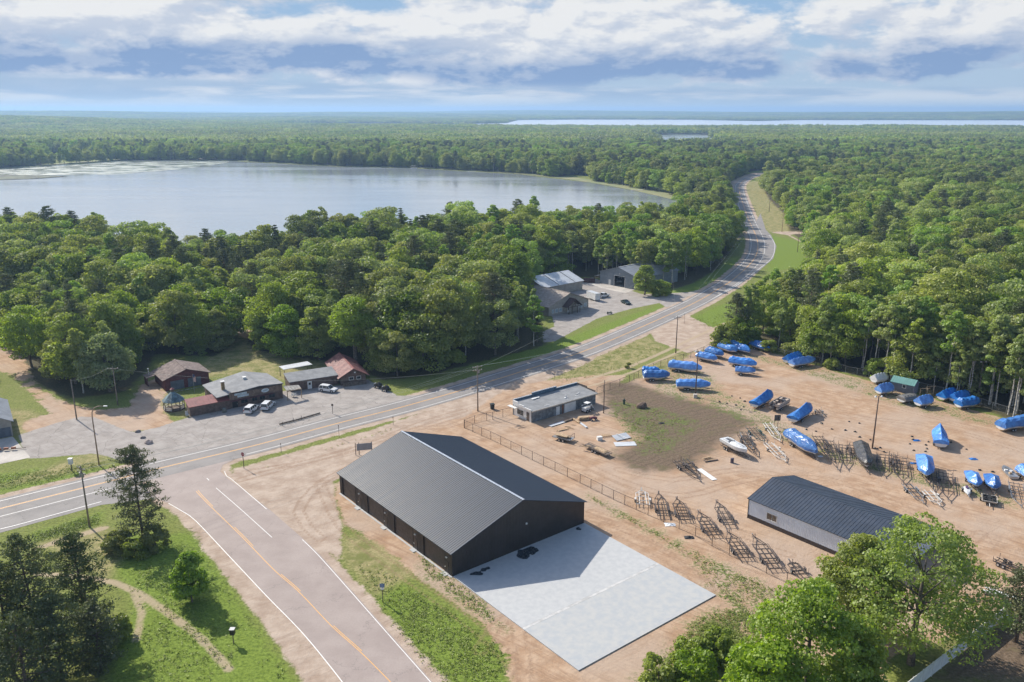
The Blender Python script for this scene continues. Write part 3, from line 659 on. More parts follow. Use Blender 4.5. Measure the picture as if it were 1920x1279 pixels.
PROTO = []          # (kind, crown mesh, trunk mesh, height, width)
def add_proto(kind, seed, H, W, base, nl, per, size, shape, leafm, barkm, r0):
    rs = np.random.default_rng(seed); V, F, t, L = crown(rs, H, W, base, nl, per, size, shape)
    PROTO.append((kind, mk(kind+'_crown', (V, F, t), leafm), trunk_mb(rs, H, base, r0, L).mesh(kind+'_trunk', barkm, True), H, W))
add_proto('broadleaf', 11, 17, 13.5, 2.4, 60, 170, 0.27, 'round', LEAF, BARK, 0.26)
add_proto('broadleaf', 12, 16, 11.8, 2.2, 54, 170, 0.27, 'round', LEAF, BARK, 0.24)
add_proto('broadleaf', 13, 18, 15.0, 3.0, 70, 160, 0.28, 'round', LEAF, BARK, 0.30)
add_proto('broadleaf', 14, 15, 13.0, 1.6, 56, 170, 0.27, 'flat', LEAF, BARK, 0.24)
add_proto('aspen', 15, 18, 7.0, 5.5, 34, 110, 0.27, 'tall', LEAF_A, BARK_W, 0.15)
add_proto('aspen', 16, 16.5, 6.2, 4.5, 30, 110, 0.27, 'tall', LEAF_A, BARK_W, 0.14)
add_proto('maple', 17, 15, 10.0, 1.2, 52, 170, 0.26, 'tall', LEAF_B, BARK, 0.22)
_p = pine(np.random.default_rng(21), 18.5, 7.5, 6.5, 0.22, 15, 26, 0.15); PROTO.append(('pine', mk('pine_crown', _p[1], NEEDLE), _p[0].mesh('pine_trunk', BARK_P), 18.5, 7.5))
_p = pine(np.random.default_rng(22), 16.5, 5.5, 1.6, 0.20, 20, 22, 0.05, conic=True); PROTO.append(('spruce', mk('spruce_crown', _p[1], NEEDLE), _p[0].mesh('spruce_trunk', BARK_P), 16.5, 5.5))
add_proto('broadleaf', 18, 19, 16.0, 2.8, 44, 230, 0.30, 'flat', LEAF_A, BARK, 0.34)
add_proto('snag', 19, 17, 7.0, 4.0, 14, 26, 0.22, 'tall', leaf_mat('sparse_leaves', (0.16, 0.14, 0.09), (0.22, 0.20, 0.11), 0.3), BARK_W, 0.16)
add_proto('birch', 23, 19, 6.4, 10.0, 34, 110, 0.26, 'tall', LEAF_A, BARK_W, 0.17)
add_proto('birch', 24, 17.5, 5.6, 8.5, 30, 110, 0.26, 'tall', LEAF, BARK_W, 0.15)
WEIGHT = np.array([.14, .14, .13, .11, .085, .075, .09, .07, .045, .065, .010, .02, .02])

def place_forest():
    rs = np.random.default_rng(5); st = 7.2; DMAX = 1500
    gx = np.arange(-1250, 1250, st); gy = np.arange(90, DMAX, st); X, Y = np.meshgrid(gx, gy)
    X[1::2] += st/2
    x = (X+rs.uniform(-2.4, 2.4, X.shape)).ravel(); y = (Y+rs.uniform(-2.4, 2.4, X.shape)).ravel()
    keep = (np.abs(x) < y*0.74+45); x, y = x[keep], y[keep]
    k = ~inside(clearP, x, y) & ~inside(lakeP, x, y)
    for f in FIELDS: k &= ~inside(f, x, y)
    k &= (segdist(lakeP, x, y) > 12) | (y < 480)
    k &= ~((y < 480) & (segdist(lakeP, x, y) < 3))
    x, y = x[k], y[k]
    edge = segdist(clearP, x, y)
    k = edge > 1.5; x, y, edge = x[k], y[k], edge[k]
    ex_ = rs.uniform([84, 150], [170, 232], (1500, 2)); q = ~inside(clearP, ex_[:, 0], ex_[:, 1]) & (segdist(clearP, ex_[:, 0], ex_[:, 1]) < 13) & (segdist(clearP, ex_[:, 0], ex_[:, 1]) > 2); ex_ = ex_[q][:70]
    x = np.concatenate([x, ex_[:, 0]]); y = np.concatenate([y, ex_[:, 1]]); edge = segdist(clearP, x, y)
    n = len(x); idx = rs.choice(len(PROTO), n, p=WEIGHT/WEIGHT.sum())
    # stands of aspen and pine
    fld = np.sin(x/37+1.3)*np.cos(y/51+0.4)+0.6*np.sin(x/17-y/23)
    idx = np.where((fld > 1.0) & (rs.random(n) < 0.6), rs.choice([4, 5], n), idx)
    idx = np.where((fld < -1.05) & (rs.random(n) < 0.55), rs.choice([7, 8], n), idx)
    A1 = inside(poly([(1050,500),(1240,515),(1240,560),(1050,560)]), x, y) | ((x > 95) & (segdist(clearP, x, y) < 9) & (y < 215) & (y > 120))
    idx = np.where(A1 & (rs.random(n) < 0.72), rs.choice([4, 5, 11, 12], n), idx)
    A2 = ((x > 84) & (segdist(clearP, x, y) < 17) & (y < 226) & (y > 100)) | ((x > 78) & (x < 100) & (segdist(clearP, x, y) < 8) & (y > 255) & (y < 300))
    idx = np.where(A2 & (rs.random(n) < 0.88), rs.choice([11, 12, 11, 4, 5], n), idx)
    sc = rs.uniform(0.74, 1.24, n)
    left = (x < 20) & (y < 520); sc = np.where(left, sc*1.10, sc)
    ex = np.clip(edge/14, 0, 1); 
    sc *= 0.86+0.14*ex; tallb = (idx >= 11); sc = np.where(tallb, np.maximum(sc, 0.98), sc)
    low = inside(poly([(190,420),(560,430),(560,510),(190,520)]), x, y); sc = np.where(low, sc*0.86, sc)
    fieldh = 0.5+0.5*np.sin(x/90)*np.sin(y/120); sc *= 0.93+0.14*fieldh
    rot = rs.uniform(0, 2*math.pi, n); wid = sc*rs.uniform(0.9, 1.22, n)
    return x, y, idx, sc, wid, rot
FX, FY, FI, FS, FW, FR = place_forest()
_add = [((1392,634),4,.95),((1404,622),11,.85),((1418,612),12,.9),((1432,600),4,.9),((1448,592),11,.9),((1462,584),0,.8),((1480,574),1,.85),((1412,636),6,.85),((1430,622),0,.9),((1448,612),5,.95),((1466,602),2,.85),((1484,592),0,.95),((1500,570),3,.95),((1380,641),6,.6),((1470,622),12,1.0),((1490,612),7,1.0),((1512,540),1,.8)]
_ap = [gp(*q[0]) for q in _add]; _ra = np.random.default_rng(3)
FX = np.concatenate([FX, [q.x for q in _ap]]); FY = np.concatenate([FY, [q.y for q in _ap]]); FI = np.concatenate([FI, [q[1] for q in _add]]); FS = np.concatenate([FS, [q[2] for q in _add]])
FW = np.concatenate([FW, [q[2] for q in _add]]); FR = np.concatenate([FR, _ra.uniform(0, 6.28, len(_add))])
KEEP_OUT = [(gp(*p), r) for p, r in [((335,700),14),((470,720),20),((590,700),16),((1065,590),18),((1180,545),13),((440,610),6),((700,560),3),((930,520),4)]]
_k = np.ones(len(FX), bool)
for c, r in KEEP_OUT: _k &= (FX-c.x)**2+(FY-c.y)**2 > r*r
FX, FY, FI, FS, FW, FR = [a[_k] for a in (FX, FY, FI, FS, FW, FR)]

def gn_scatter(name, protos, P, idx, scl, rot, label, cat=None):
    """ONE object that scatters the given tree meshes over its points"""
    coll = bpy.data.collections.new(name+'_kinds')
    for i, o in enumerate(protos): o.name = '%s_%02d' % (name+'_kind', i); coll.objects.link(o)
    me = bpy.data.meshes.new(name); me.vertices.add(len(P)); me.vertices.foreach_set('co', np.asarray(P, np.float32).ravel())
    a = me.attributes.new('pick', 'INT', 'POINT'); a.data.foreach_set('value', np.asarray(idx, np.int32))
    a = me.attributes.new('scl', 'FLOAT_VECTOR', 'POINT'); a.data.foreach_set('vector', np.asarray(scl, np.float32).ravel())
    a = me.attributes.new('rot', 'FLOAT_VECTOR', 'POINT'); a.data.foreach_set('vector', np.stack([np.zeros(len(P)), np.zeros(len(P)), rot], 1).astype(np.float32).ravel())
    o = bpy.data.objects.new(name, me); COL.objects.link(o); o['kind'] = 'stuff'; o['label'] = label
    ng = bpy.data.node_groups.new(name+'_scatter', 'GeometryNodeTree')
    ng.interface.new_socket('Geometry', in_out='INPUT', socket_type='NodeSocketGeometry'); ng.interface.new_socket('Geometry', in_out='OUTPUT', socket_type='NodeSocketGeometry')
    N = ng.nodes; gi = N.new('NodeGroupInput'); go = N.new('NodeGroupOutput'); iop = N.new('GeometryNodeInstanceOnPoints'); ci = N.new('GeometryNodeCollectionInfo')
    ci.inputs['Collection'].default_value = coll; ci.inputs['Separate Children'].default_value = True; ci.inputs['Reset Children'].default_value = True
    iop.inputs['Pick Instance'].default_value = True
    def na(nm, t):
        q = N.new('GeometryNodeInputNamedAttribute'); q.data_type = t; q.inputs['Name'].default_value = nm; return [s for s in q.outputs if s.enabled and s.name == 'Attribute'][0]
    L = ng.links; L.new(gi.outputs[0], iop.inputs['Points']); L.new(ci.outputs[0], iop.inputs['Instance'])
    L.new(na('pick', 'INT'), iop.inputs['Instance Index']); L.new(na('scl', 'FLOAT_VECTOR'), iop.inputs['Scale']); L.new(na('rot', 'FLOAT_VECTOR'), iop.inputs['Rotation'])
    L.new(iop.outputs[0], go.inputs[0])
    md = o.modifiers.new('scatter', 'NODES'); md.node_group = ng
    return o
def joined(kind, cm, tm):
    """crown and trunk as one mesh, for the scattered wood"""
    import bmesh
    nv, nf = len(cm.vertices), len(cm.polygons)
    V = np.empty(nv*3, np.float32); cm.vertices.foreach_get('co', V); V = V.reshape(-1, 3); F = np.arange(nv).reshape(-1, 4); t = np.empty(nv, np.float32); cm.attributes['tint'].data.foreach_get('value', t)
    # trunk tubes carry quads only here (their end caps are hidden)
    tv = np.array([v.co[:] for v in tm.vertices]); tf = np.array([list(p.vertices) for p in tm.polygons if len(p.vertices) == 4])
    V2 = np.concatenate([V, tv]); F2 = np.concatenate([F, tf+nv]); me = npmesh(kind, V2, F2, [cm.materials[0], tm.materials[0]], {'tint': ('POINT', np.concatenate([t, np.zeros(len(tv))]))})
    mi = np.zeros(len(F2), np.int32); mi[nf:] = 1; me.polygons.foreach_set('material_index', mi); return bpy.data.objects.new(kind, me)

dist = np.hypot(FX, FY); infr = (np.abs(FX) < FY*0.640+4)
order = np.argsort(np.where(infr, dist, 1e9)); N_IND = 270
own = np.zeros(len(FX), bool); own[order[:N_IND]] = True
LANDM = [(gp(*a), b) for a, b in [((60,690),'at the far left edge by the sandy path'),((180,690),'above the shaded turnout on the left'),((330,640),'behind the red garage'),((520,640),'behind the tavern lawn'),
  ((680,670),'behind the red-roofed house'),((800,670),'above the highway bank, left part'),((920,650),'above the highway bank, right part'),((1000,590),'close beside the lodge'),((1080,505),'behind the white-roofed hall'),((1180,510),'behind the grey barn'),
  ((1270,520),'left of the highway before the bend'),((1360,470),'along the left side of the highway bend'),((1400,620),'right of the highway above the wrapped boats'),((1480,640),'behind the lone wrapped boat'),((1560,670),'behind the twin wrapped boats'),
  ((1640,690),'left of the teal-roofed shed'),((1740,715),'right behind the teal-roofed shed'),((1830,740),'behind the three wrapped boats'),((1930,770),'at the right edge of the yard'),((1600,560),'deep behind the twin wrapped boats'),((1800,600),'deep behind the teal-roofed shed')]]
KIND_TXT = {'birch': 'tall white-trunked birch', 'snag': 'half-bare grey tree', 'broadleaf': 'leafy green broadleaf tree', 'aspen': 'slim pale-stemmed aspen', 'maple': 'bright green maple-like tree', 'pine': 'tall dark pine', 'spruce': 'narrow dark spruce'}
for i in order[:N_IND]:
    kind, cm, tm, H, W = PROTO[FI[i]]
    px_ = min(LANDM, key=lambda q: (q[0].x-FX[i])**2+(q[0].y-FY[i])**2); side = 'left' if FX[i] < 60 and not (FX[i] > 0.36*FY[i]) else 'right'
    place = 'in the wood between the lake and the highway' if side == 'left' else 'in the wood along the boat yard fence and beyond'
    t = root(kind+'_tree', (FX[i], FY[i], 0), FR[i], '%s in the wood %s' % (KIND_TXT[kind], px_[1]), 'tree', '%s trees %s' % (kind, px_[1]))
    t.scale = (FW[i], FW[i], FS[i])
    a = bpy.data.objects.new('crown', cm); COL.objects.link(a); a.parent = t
    a = bpy.data.objects.new('trunk', tm); COL.objects.link(a); a.parent = t
r_ = ~own
gn_scatter('woodland', [joined(p[0], p[1], p[2]) for p in PROTO], np.stack([FX, FY, np.zeros(len(FX))], 1)[r_], FI[r_], np.stack([FW, FW, FS], 1)[r_], FR[r_], 'dense green mixed woodland spreading round the lake and the highway')

# far woods: blocks of forest, 60 m across, each a cluster of small crowns
def far_block(seed, n=44, S=60, per=42, size=1.15):
    rs = np.random.default_rng(seed); Ps = []; Ns = []; Tn = []
    for k in range(n):
        cx, cy = rs.uniform(-S/2, S/2, 2); h = rs.uniform(11, 18); w = rs.uniform(3.6, 6.0); tt = rs.random()
        for q in range(3):
            ox, oy = rs.normal(0, w*0.28, 2); r = w*rs.uniform(0.55, 0.85); m_ = per//2
            d = rs.normal(0, 1, (m_, 3)); d /= np.linalg.norm(d, axis=1)[:, None]; d[:, 2] = np.abs(d[:, 2])*rs.choice([1, 1, -0.4], m_)
            Ps.append(np.array([cx+ox, cy+oy, h-r*0.9-q*1.3])+d*r*np.array([1, 1, 1.15])); Ns.append(d+np.array([0, 0, .3])); Tn.append(np.clip(tt+rs.normal(0, .15, m_), 0, 1))
        d = rs.normal(0, 1, (14, 3)); d[:, 2] = np.abs(d[:, 2])*0.6; d /= np.linalg.norm(d, axis=1)[:, None]
        Ps.append(np.array([cx, cy, h*0.35])+d*np.array([w, w, h*0.35])); Ns.append(d); Tn.append(np.full(14, tt))
    V, F, t = leaves(np.concatenate(Ps), np.concatenate(Ns), size, rs, 0.35, np.concatenate(Tn), asp=0.85)
    return bpy.data.objects.new('far_block', mk('far_block', (V, F, np.repeat(t, 4)), LEAF))
def far_forest():
    rs = np.random.default_rng(9); P = []
    for (d0, d1, st) in ((1440, 16000, 52.0),):
        gx = np.arange(-11500, 11500, st); gy = np.arange(1200, d1, st); X, Y = np.meshgrid(gx, gy); x = (X+rs.uniform(-12, 12, X.shape)).ravel(); y = (Y+rs.uniform(-12, 12, X.shape)).ravel()
        k = (np.abs(x) < y*0.70+60) & (y > 1500-8); x, y = x[k], y[k]
        k = ~inside(far1P, x, y) & ~inside(pondP, x, y) & ~inside(lakeP, x, y) & (segdist(far1P, x, y) > 34) & (segdist(pondP, x, y) > 22) & ((segdist(lakeP, x, y) > 45))
        P.append(np.stack([x[k], y[k], np.zeros(k.sum())], 1))
    P = np.concatenate(P); P[:, 2] = HILL(P[:, 0], P[:, 1]); n = len(P); s = rs.uniform(0.95, 1.2, n); sz = rs.uniform(0.8, 1.12, n)*(0.92+0.1*np.sin(P[:, 0]/260)*np.cos(P[:, 1]/340))
    print('far blocks', n, 'near trees', len(FX))
    gn_scatter('distant_forest', [far_block(60+i) for i in range(4)], P, rs.integers(0, 4, n), np.stack([s, s, sz], 1), rs.integers(0, 4, n)*math.pi/2, 'far-off forest fading to blue towards the horizon')
far_forest()
# ================================================================ buildings
def metal(name, col, rough=0.42, var=0.06, metalv=0.0, spec=0.5, stripe=0.0):
    return mat(name, col, rough, metalv, var, 0.35, 0.08, 3.0, spec)
def roof_metal(name, col):
    m = bpy.data.materials.new(name); m.use_nodes = True; T = NT(m.node_tree); b = T.n['Principled BSDF']; co = T.new('ShaderNodeTexCoord').outputs['Object']
    n = T.noise(T.mapping(co, scale=(0.0, 1.1, 0.0)), 1.0, 3, 0.7); n2 = T.noise(co, 0.25, 4, 0.6)
    T.link(T.mix(T.ss(n, 0.3, 0.7), tuple(c*0.78 for c in col), tuple(c*1.22 for c in col)), b.inputs['Base Color']); b.inputs['Metallic'].default_value = 0.0; b.inputs['Specular IOR Level'].default_value = 0.28
    T.link(T.math('ADD', T.ss(n, 0.3, 0.7, 0.46, 0.54), T.math('MULTIPLY', T.math('SUBTRACT', n2, 0.5), 0.05)), b.inputs['Roughness']); return m
M_BLACK = metal('dark_bronze_siding', (0.040, 0.032, 0.028), 0.45, 0.1)
M_ROOFD = roof_metal('charcoal_roof_metal', (0.028, 0.042, 0.066))
M_TRIMW = mat('bright_ridge_metal', (0.62, 0.63, 0.64), 0.25, 0.6, 0.05)
M_DOORD = mat('dark_brown_door', (0.050, 0.038, 0.032), 0.5, 0, 0.08, 0.8)
M_DOORK = mat('black_door', (0.018, 0.016, 0.016), 0.4, 0, 0.05)
M_LAMP = mat('white_fitting', (0.72, 0.72, 0.70), 0.4)
M_GLASS = mat('dark_window_glass', (0.03, 0.04, 0.045), 0.06, 0, 0.1, 2.0, spec=0.8)
M_CONC = mat('pale_concrete', (0.47, 0.475, 0.47), 0.85, 0, 0.13, 1.1, 0.12, 6.0, col2=(0.415, 0.425, 0.43))
M_CONC2 = mat('warm_concrete', (0.50, 0.46, 0.41), 0.9, 0, 0.13, 0.2, 0.1, 6.0)
M_WET = mat('wet_patch', (0.035, 0.045, 0.055), 0.25, 0, 0.1, 1.0)
M_WHITE = mat('white_paint', (0.74, 0.74, 0.72), 0.5, 0, 0.07, 0.8)
M_STEELW = metal('pale_blue_white_siding', (0.72, 0.76, 0.82), 0.45, 0.05)
M_NAVY = metal('blue_black_roof_metal', (0.048, 0.062, 0.088), 0.5, 0.1, 0.1)
M_BROWN = mat('brown_board_siding', (0.155, 0.105, 0.085), 0.85, 0, 0.2, 1.4)
M_BROWN2 = mat('tan_board_siding', (0.22, 0.155, 0.115), 0.85, 0, 0.2, 1.4)
M_REDW = mat('dark_red_siding', (0.125, 0.042, 0.045), 0.85, 0, 0.15, 1.4)
M_SHING = mat('brown_shingles', (0.20, 0.155, 0.14), 0.95, 0, 0.22, 1.2, 0.4, 12)
M_SHINGT = mat('tan_shingles', (0.36, 0.305, 0.26), 0.95, 0, 0.12, 1.0, 0.3, 12)
M_GRAVR = mat('grey_rolled_roofing', (0.27, 0.275, 0.28), 0.9, 0, 0.16, 0.6, 0.2, 8, col2=(0.20, 0.205, 0.21))
M_MAROON = mat('maroon_roof_metal', (0.27, 0.085, 0.08), 0.6, 0, 0.12, 0.8)
M_SALMON = mat('faded_shaded_red_roof_metal', (0.30, 0.135, 0.12), 0.7, 0, 0.22, 0.7, col2=(0.16, 0.06, 0.058))  # reds darkened to put the tree shade into the roof colour
M_TEAL = mat('teal_roof_metal', (0.16, 0.34, 0.31), 0.5, 0, 0.07, 0.5)
M_SLATE = mat('blue_grey_siding', (0.115, 0.135, 0.165), 0.8, 0, 0.12, 1.0)
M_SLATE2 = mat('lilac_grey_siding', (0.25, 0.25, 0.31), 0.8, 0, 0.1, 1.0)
M_GREYW = mat('grey_siding', (0.30, 0.305, 0.31), 0.75, 0, 0.08, 0.8)
M_GREYB = mat('blue_grey_metal_siding', (0.22, 0.25, 0.28), 0.6, 0, 0.08, 0.8)
M_BEIGE = mat('beige_siding', (0.36, 0.33, 0.29), 0.8, 0, 0.1, 0.8)
M_ROOFW = mat('white_roof_metal', (0.56, 0.58, 0.60), 0.45, 0, 0.07, 0.5)
M_ROOFG = mat('grey_roof_metal', (0.30, 0.32, 0.35), 0.45, 0, 0.08, 0.5)
M_WOOD = mat('raw_wood', (0.46, 0.33, 0.20), 0.85, 0, 0.2, 2.0)
M_WOODD = mat('weathered_wood', (0.16, 0.125, 0.10), 0.9, 0, 0.25, 2.0)
M_BLOCK = mat('grey_block_wall', (0.20, 0.215, 0.225), 0.9, 0, 0.22, 1.2, 0.3, 6)
M_BLUEG = mat('blue_painted_wall', (0.10, 0.16, 0.22), 0.8, 0, 0.2, 1.6)
M_TEALR = mat('weathered_green_metal', (0.13, 0.20, 0.22), 0.5, 0, 0.3, 1.2)

def frame(A, B):
    """origin and heading of a wall that runs from A to B"""
    d = B-A; return math.atan2(d.y, d.x), d.length
def ribs_wall(x0, x1, y, z0, z1, out, sp=0.3, w=0.045, dp=0.028, axis='x', gable=None, skip=()):
    mb = MB(); n = int((x1-x0)/sp)
    for i in range(1, n):
        c = x0+i*sp; top = z1 if gable is None else gable(c)
        if any(a < c < b for a, b in skip): continue
        if axis == 'x': mb.box((c-w/2, min(y, y+out*dp), z0), (c+w/2, max(y, y+out*dp), top-0.03))
        else: mb.box((min(y, y+out*dp), c-w/2, z0), (max(y, y+out*dp), c+w/2, top-0.03))
    return mb
def gable(rt, W, L, ev, rg, wallm, roofm, over=0.35, ov_g=0.3, rib=0.45, ribw=0.05, t=0.12, roofm2=None, z0=0.0, wall_ribs=0.0, skipL=(), capm=None, walls=('front','back','left','right')):
    """walls and roof of a building with its ridge along local y; x 0..W is the front gable (y = 0)"""
    def gz(x): return ev+(rg-ev)*(1-abs(x-W/2)/(W/2))
    fr = [(0, z0), (W, z0), (W, ev), (W/2, rg), (0, ev)]
    if 'front' in walls: MB().prism(fr, (0, 0, 0), (0, t, 0), (1, 0, 0), (0, 0, 1)).build('wall', wallm, rt)
    if 'back' in walls: MB().prism(fr, (0, L-t, 0), (0, L, 0), (1, 0, 0), (0, 0, 1)).build('wall', wallm, rt)
    if 'left' in walls: MB().box((0, t+.002, z0), (t, L-t-.002, ev)).build('wall', wallm, rt)
    if 'right' in walls: MB().box((W-t, t+.002, z0), (W, L-t-.002, ev)).build('wall', wallm, rt)
    sl = (rg-ev)/(W/2)
    for s in (0, 1):
        xa = -over if s == 0 else W+over; za = ev-over*sl+0.02; xm = W/2; zm = rg+0.02
        nx = -sl if s == 0 else sl; nn = math.hypot(1, sl)
        th = 0.10
        prof = [(xa, za), (xm, zm), (xm, zm+th*nn), (xa, za+th*nn)]
        if s == 1: prof = prof[::-1]
        o = MB().prism(prof, (0, -ov_g, 0), (0, L+ov_g, 0), (1, 0, 0), (0, 0, 1)).build('roof', roofm2 if (s and roofm2) else roofm, rt)
        if rib:
            mb = MB(); n = int((L+2*ov_g)/rib)
            for i in range(n+1):
                y = -ov_g+0.03+i*(L+2*ov_g-0.06)/n; up = th*nn+0.012
                mb.bar((xa, y, za+up), (xm, y, zm+up), ribw, 0.05, up=(0, 1, 0) if False else (0, 0, 1))
            mb.build('roof_ribs', roofm2 if (s and roofm2) else roofm, o, stuff=True)
    if capm is not None:
        MB().bar((W/2, -ov_g-.02, rg+0.17), (W/2, L+ov_g+.02, rg+0.17), 0.42, 0.06).build('ridge_cap', capm, rt)
    if wall_ribs:
        mb = ribs_wall(0, W, 0, z0, ev, -1, wall_ribs, gable=gz)
        for q in (ribs_wall(0, L, 0, z0, ev, -1, wall_ribs, axis='y', skip=skipL), ribs_wall(0, L, W, z0, ev, 1, wall_ribs, axis='y')): mb.add(q.v, q.f)
        mb.build('siding_ribs', wallm, rt, stuff=True)
def window(rt, c, w, h, ny, framem=M_WHITE, glass=M_GLASS, panes=2, axis='x', dp=0.05):
    """window in a wall facing -y (axis x) or -x (axis y); c = centre"""
    cx, cy, cz = c; s = ny
    def bx(mb, a, b, z0, z1, d0, d1):
        if axis == 'x': mb.box((cx+a, min(cy+s*d0, cy+s*d1), cz+z0), (cx+b, max(cy+s*d0, cy+s*d1), cz+z1))
        else: mb.box((min(cx+s*d0, cx+s*d1), cy+a, cz+z0), (max(cx+s*d0, cx+s*d1), cy+b, cz+z1))
    f = MB(); k = 0.09
    bx(f, -w/2-k, w/2+k, h/2, h/2+k, 0, dp); bx(f, -w/2-k, w/2+k, -h/2-k, -h/2, 0, dp); bx(f, -w/2-k, -w/2, -h/2+.001, h/2-.001, 0, dp); bx(f, w/2, w/2+k, -h/2+.001, h/2-.001, 0, dp)
    fo = f.build('window', framem, rt); pw = w/panes
    for i in range(panes):
        g = MB(); bx(g, -w/2+i*pw+0.03, -w/2+(i+1)*pw-0.03, -h/2+0.02, h/2-0.02, 0.0, dp*0.4); g.build('pane', glass, fo)
    return fo
def door(rt, c, w, h, s, m=M_WHITE, axis='x', knob=True, dp=0.05, name='door'):
    cx, cy, cz = c; mb = MB(); kb = MB()
    if axis == 'x': mb.box((cx-w/2, min(cy, cy+s*dp), cz), (cx+w/2, max(cy, cy+s*dp), cz+h)); kb.cbox((cx+w*0.38, cy+s*(dp+0.04), cz+h*0.48), (0.12, 0.08, 0.08))
    else: mb.box((min(cx, cx+s*dp), cy-w/2, cz), (max(cx, cx+s*dp), cy+w/2, cz+h)); kb.cbox((cx+s*(dp+0.04), cy+w*0.38, cz+h*0.48), (0.08, 0.12, 0.08))
    d = mb.build(name, m, rt)
    if knob: kb.build('handle', M_LAMP, d)
    return d

# ---- the new black storage barn
A = gp(848.4, 1082); B = gp(1094.3, 981.8)
rz, W = frame(A, B); L = 36.9
barn = root('storage_barn', A, rz, 'large black metal storage barn with a charcoal ribbed roof beside the concrete pad', 'barn')
def barn_y(px, py):  # where along the long left wall a pixel of its foot lies
    p = gp(px, py)-A; return -p.x*math.sin(rz)+p.y*math.cos(rz)
units = []
for (wx, bx0, bx1) in ((668, 634, 660), (719, 683, 715), (777, 735, 772), (838, 792, 834)):
    units.append((barn_y(wx, 1082-(848.4-wx)*(1082-928)/(848.4-631)), barn_y(bx1, 1082-(848.4-bx1)*.7084), barn_y(bx0, 1082-(848.4-bx0)*.7084)))
EV, RG = 4.15, 8.75
skips = [(a-0.1, b+0.1) for _, a, b in units]+[(w-0.6, w+0.6) for w, _, _ in units]
gable(barn, W, L, EV, RG, M_BLACK, M_ROOFD, over=0.45, ov_g=0.35, rib=0.46, ribw=0.05, wall_ribs=0.3, skipL=skips, capm=M_TRIMW, walls=('front', 'back', 'right'))
# long left wall with its openings
mb = MB(); cuts = sorted([(a, b) for _, a, b in units]); y = 0.122
for a, b in cuts: mb.box((0, y, 0), (0.12, a, EV)); mb.box((0, a, 3.55), (0.12, b, EV)); y = b
mb.box((0, y, 0), (0.12, L-0.122, EV)); mb.build('wall', M_BLACK, barn)
for w, a, b in units:
    d = MB().box((0.16, a-0.05, 0), (0.22, b+0.05, 3.6)).build('overhead_door', M_DOORD, barn)
    for k in range(6): MB().box((0.145, a+0.02, 0.03+k*0.59), (0.158, b-0.02, 0.03+k*0.59+0.55)).build('door_panel', M_DOORD, d)
    t = MB()
    for yy in (a, b): t.box((-0.04, yy-0.09, 0), (-0.002, yy+0.09, 3.7))
    t.box((-0.04, a+.09, 3.55), (-0.002, b-.09, 3.7)); t.build('door_trim', M_DOORK, barn)
    door(barn, (-0.002, w, 0.02), 1.0, 2.1, -1, M_DOORK, axis='y', name='walk_door')
    MB().box((-0.9, w-0.6, 0), (-0.03, w+0.6, 0.10)).build('door_step', M_CONC, barn)
    MB().cbox((-0.10, w, 2.75), (0.2, 0.34, 0.16)).build('wall_light', M_LAMP, barn)
MB().cbox((W*0.53, -0.10, 4.3), (0.30, 0.2, 0.26)).build('wall_light', M_LAMP, barn)
c = MB()
for x, y in ((-0.03, -0.03), (W-0.09, -0.03), (-0.03, L-0.09)): c.box((x, y, 0), (x+0.12, y+0.12, EV))
c.build('corner_trim', M_DOORK, barn)
MB().box((-0.35, -0.1, 0), (-0.045, L, 0.06)).build('footing', M_CONC, barn)
# ---- concrete pad in front of it
def loc2w(rt, x, y, z=0): return Matrix.Translation(rt.location) @ Matrix.Rotation(rt.rotation_euler[2], 4, 'Z') @ Vector((x, y, z))
pad = root('concrete_pad', A, rz, None, None); pad['kind'] = 'structure'
PD = 28.3; jo = 17.3
x0, x1 = 0.05, W+0.1
MB().box((x0, -jo+0.45, 0), (x1, -0.06, 0.14)).build('slab', M_CONC, pad)
MB().box((x0, -jo-0.05, 0), (x1, -jo+0.43, 0.142)).build('joint_strip', mat('fresh_concrete', (0.53, 0.525, 0.51), 0.8, 0, 0.12, 0.8), pad)
MB().box((x0, -PD, 0), (x1, -jo-0.07, 0.14)).build('slab', mat('mottled_concrete', (0.44, 0.44, 0.425), 0.8, 0, 0.13, 0.9, 0.12, 6.0, col2=(0.375, 0.395, 0.41)), pad)
def blot(name, x, y, r, m, seed, z=0.146):
    rs = np.random.default_rng(seed); P = []
    n = 22; ph = rs.uniform(0, 6.28, 3)
    for k in range(n):
        a = 6.283*k/n; q = r*(1+0.28*math.sin(2*a+ph[0])+0.16*math.sin(3*a+ph[1])+0.1*math.sin(5*a+ph[2])+rs.normal(0, .04)); P.append((x+q*math.cos(a)*1.3, y+q*math.sin(a), z))
    o = MB().add(P+[(x, y, z)], [(k, (k+1) % n, n) for k in range(n)]).build(name, m, pad); return o
for x, y, r, sd in ((3.4, -1.7, 0.65, 1), (5.1, -1.5, 0.55, 2), (13.2, -1.5, 1.35, 3), (14.6, -1.9, 0.8, 4), (25.3, -1.0, 0.42, 5)): blot('wet_patch', x, y, r, M_WET, sd, 0.146+sd*0.003)

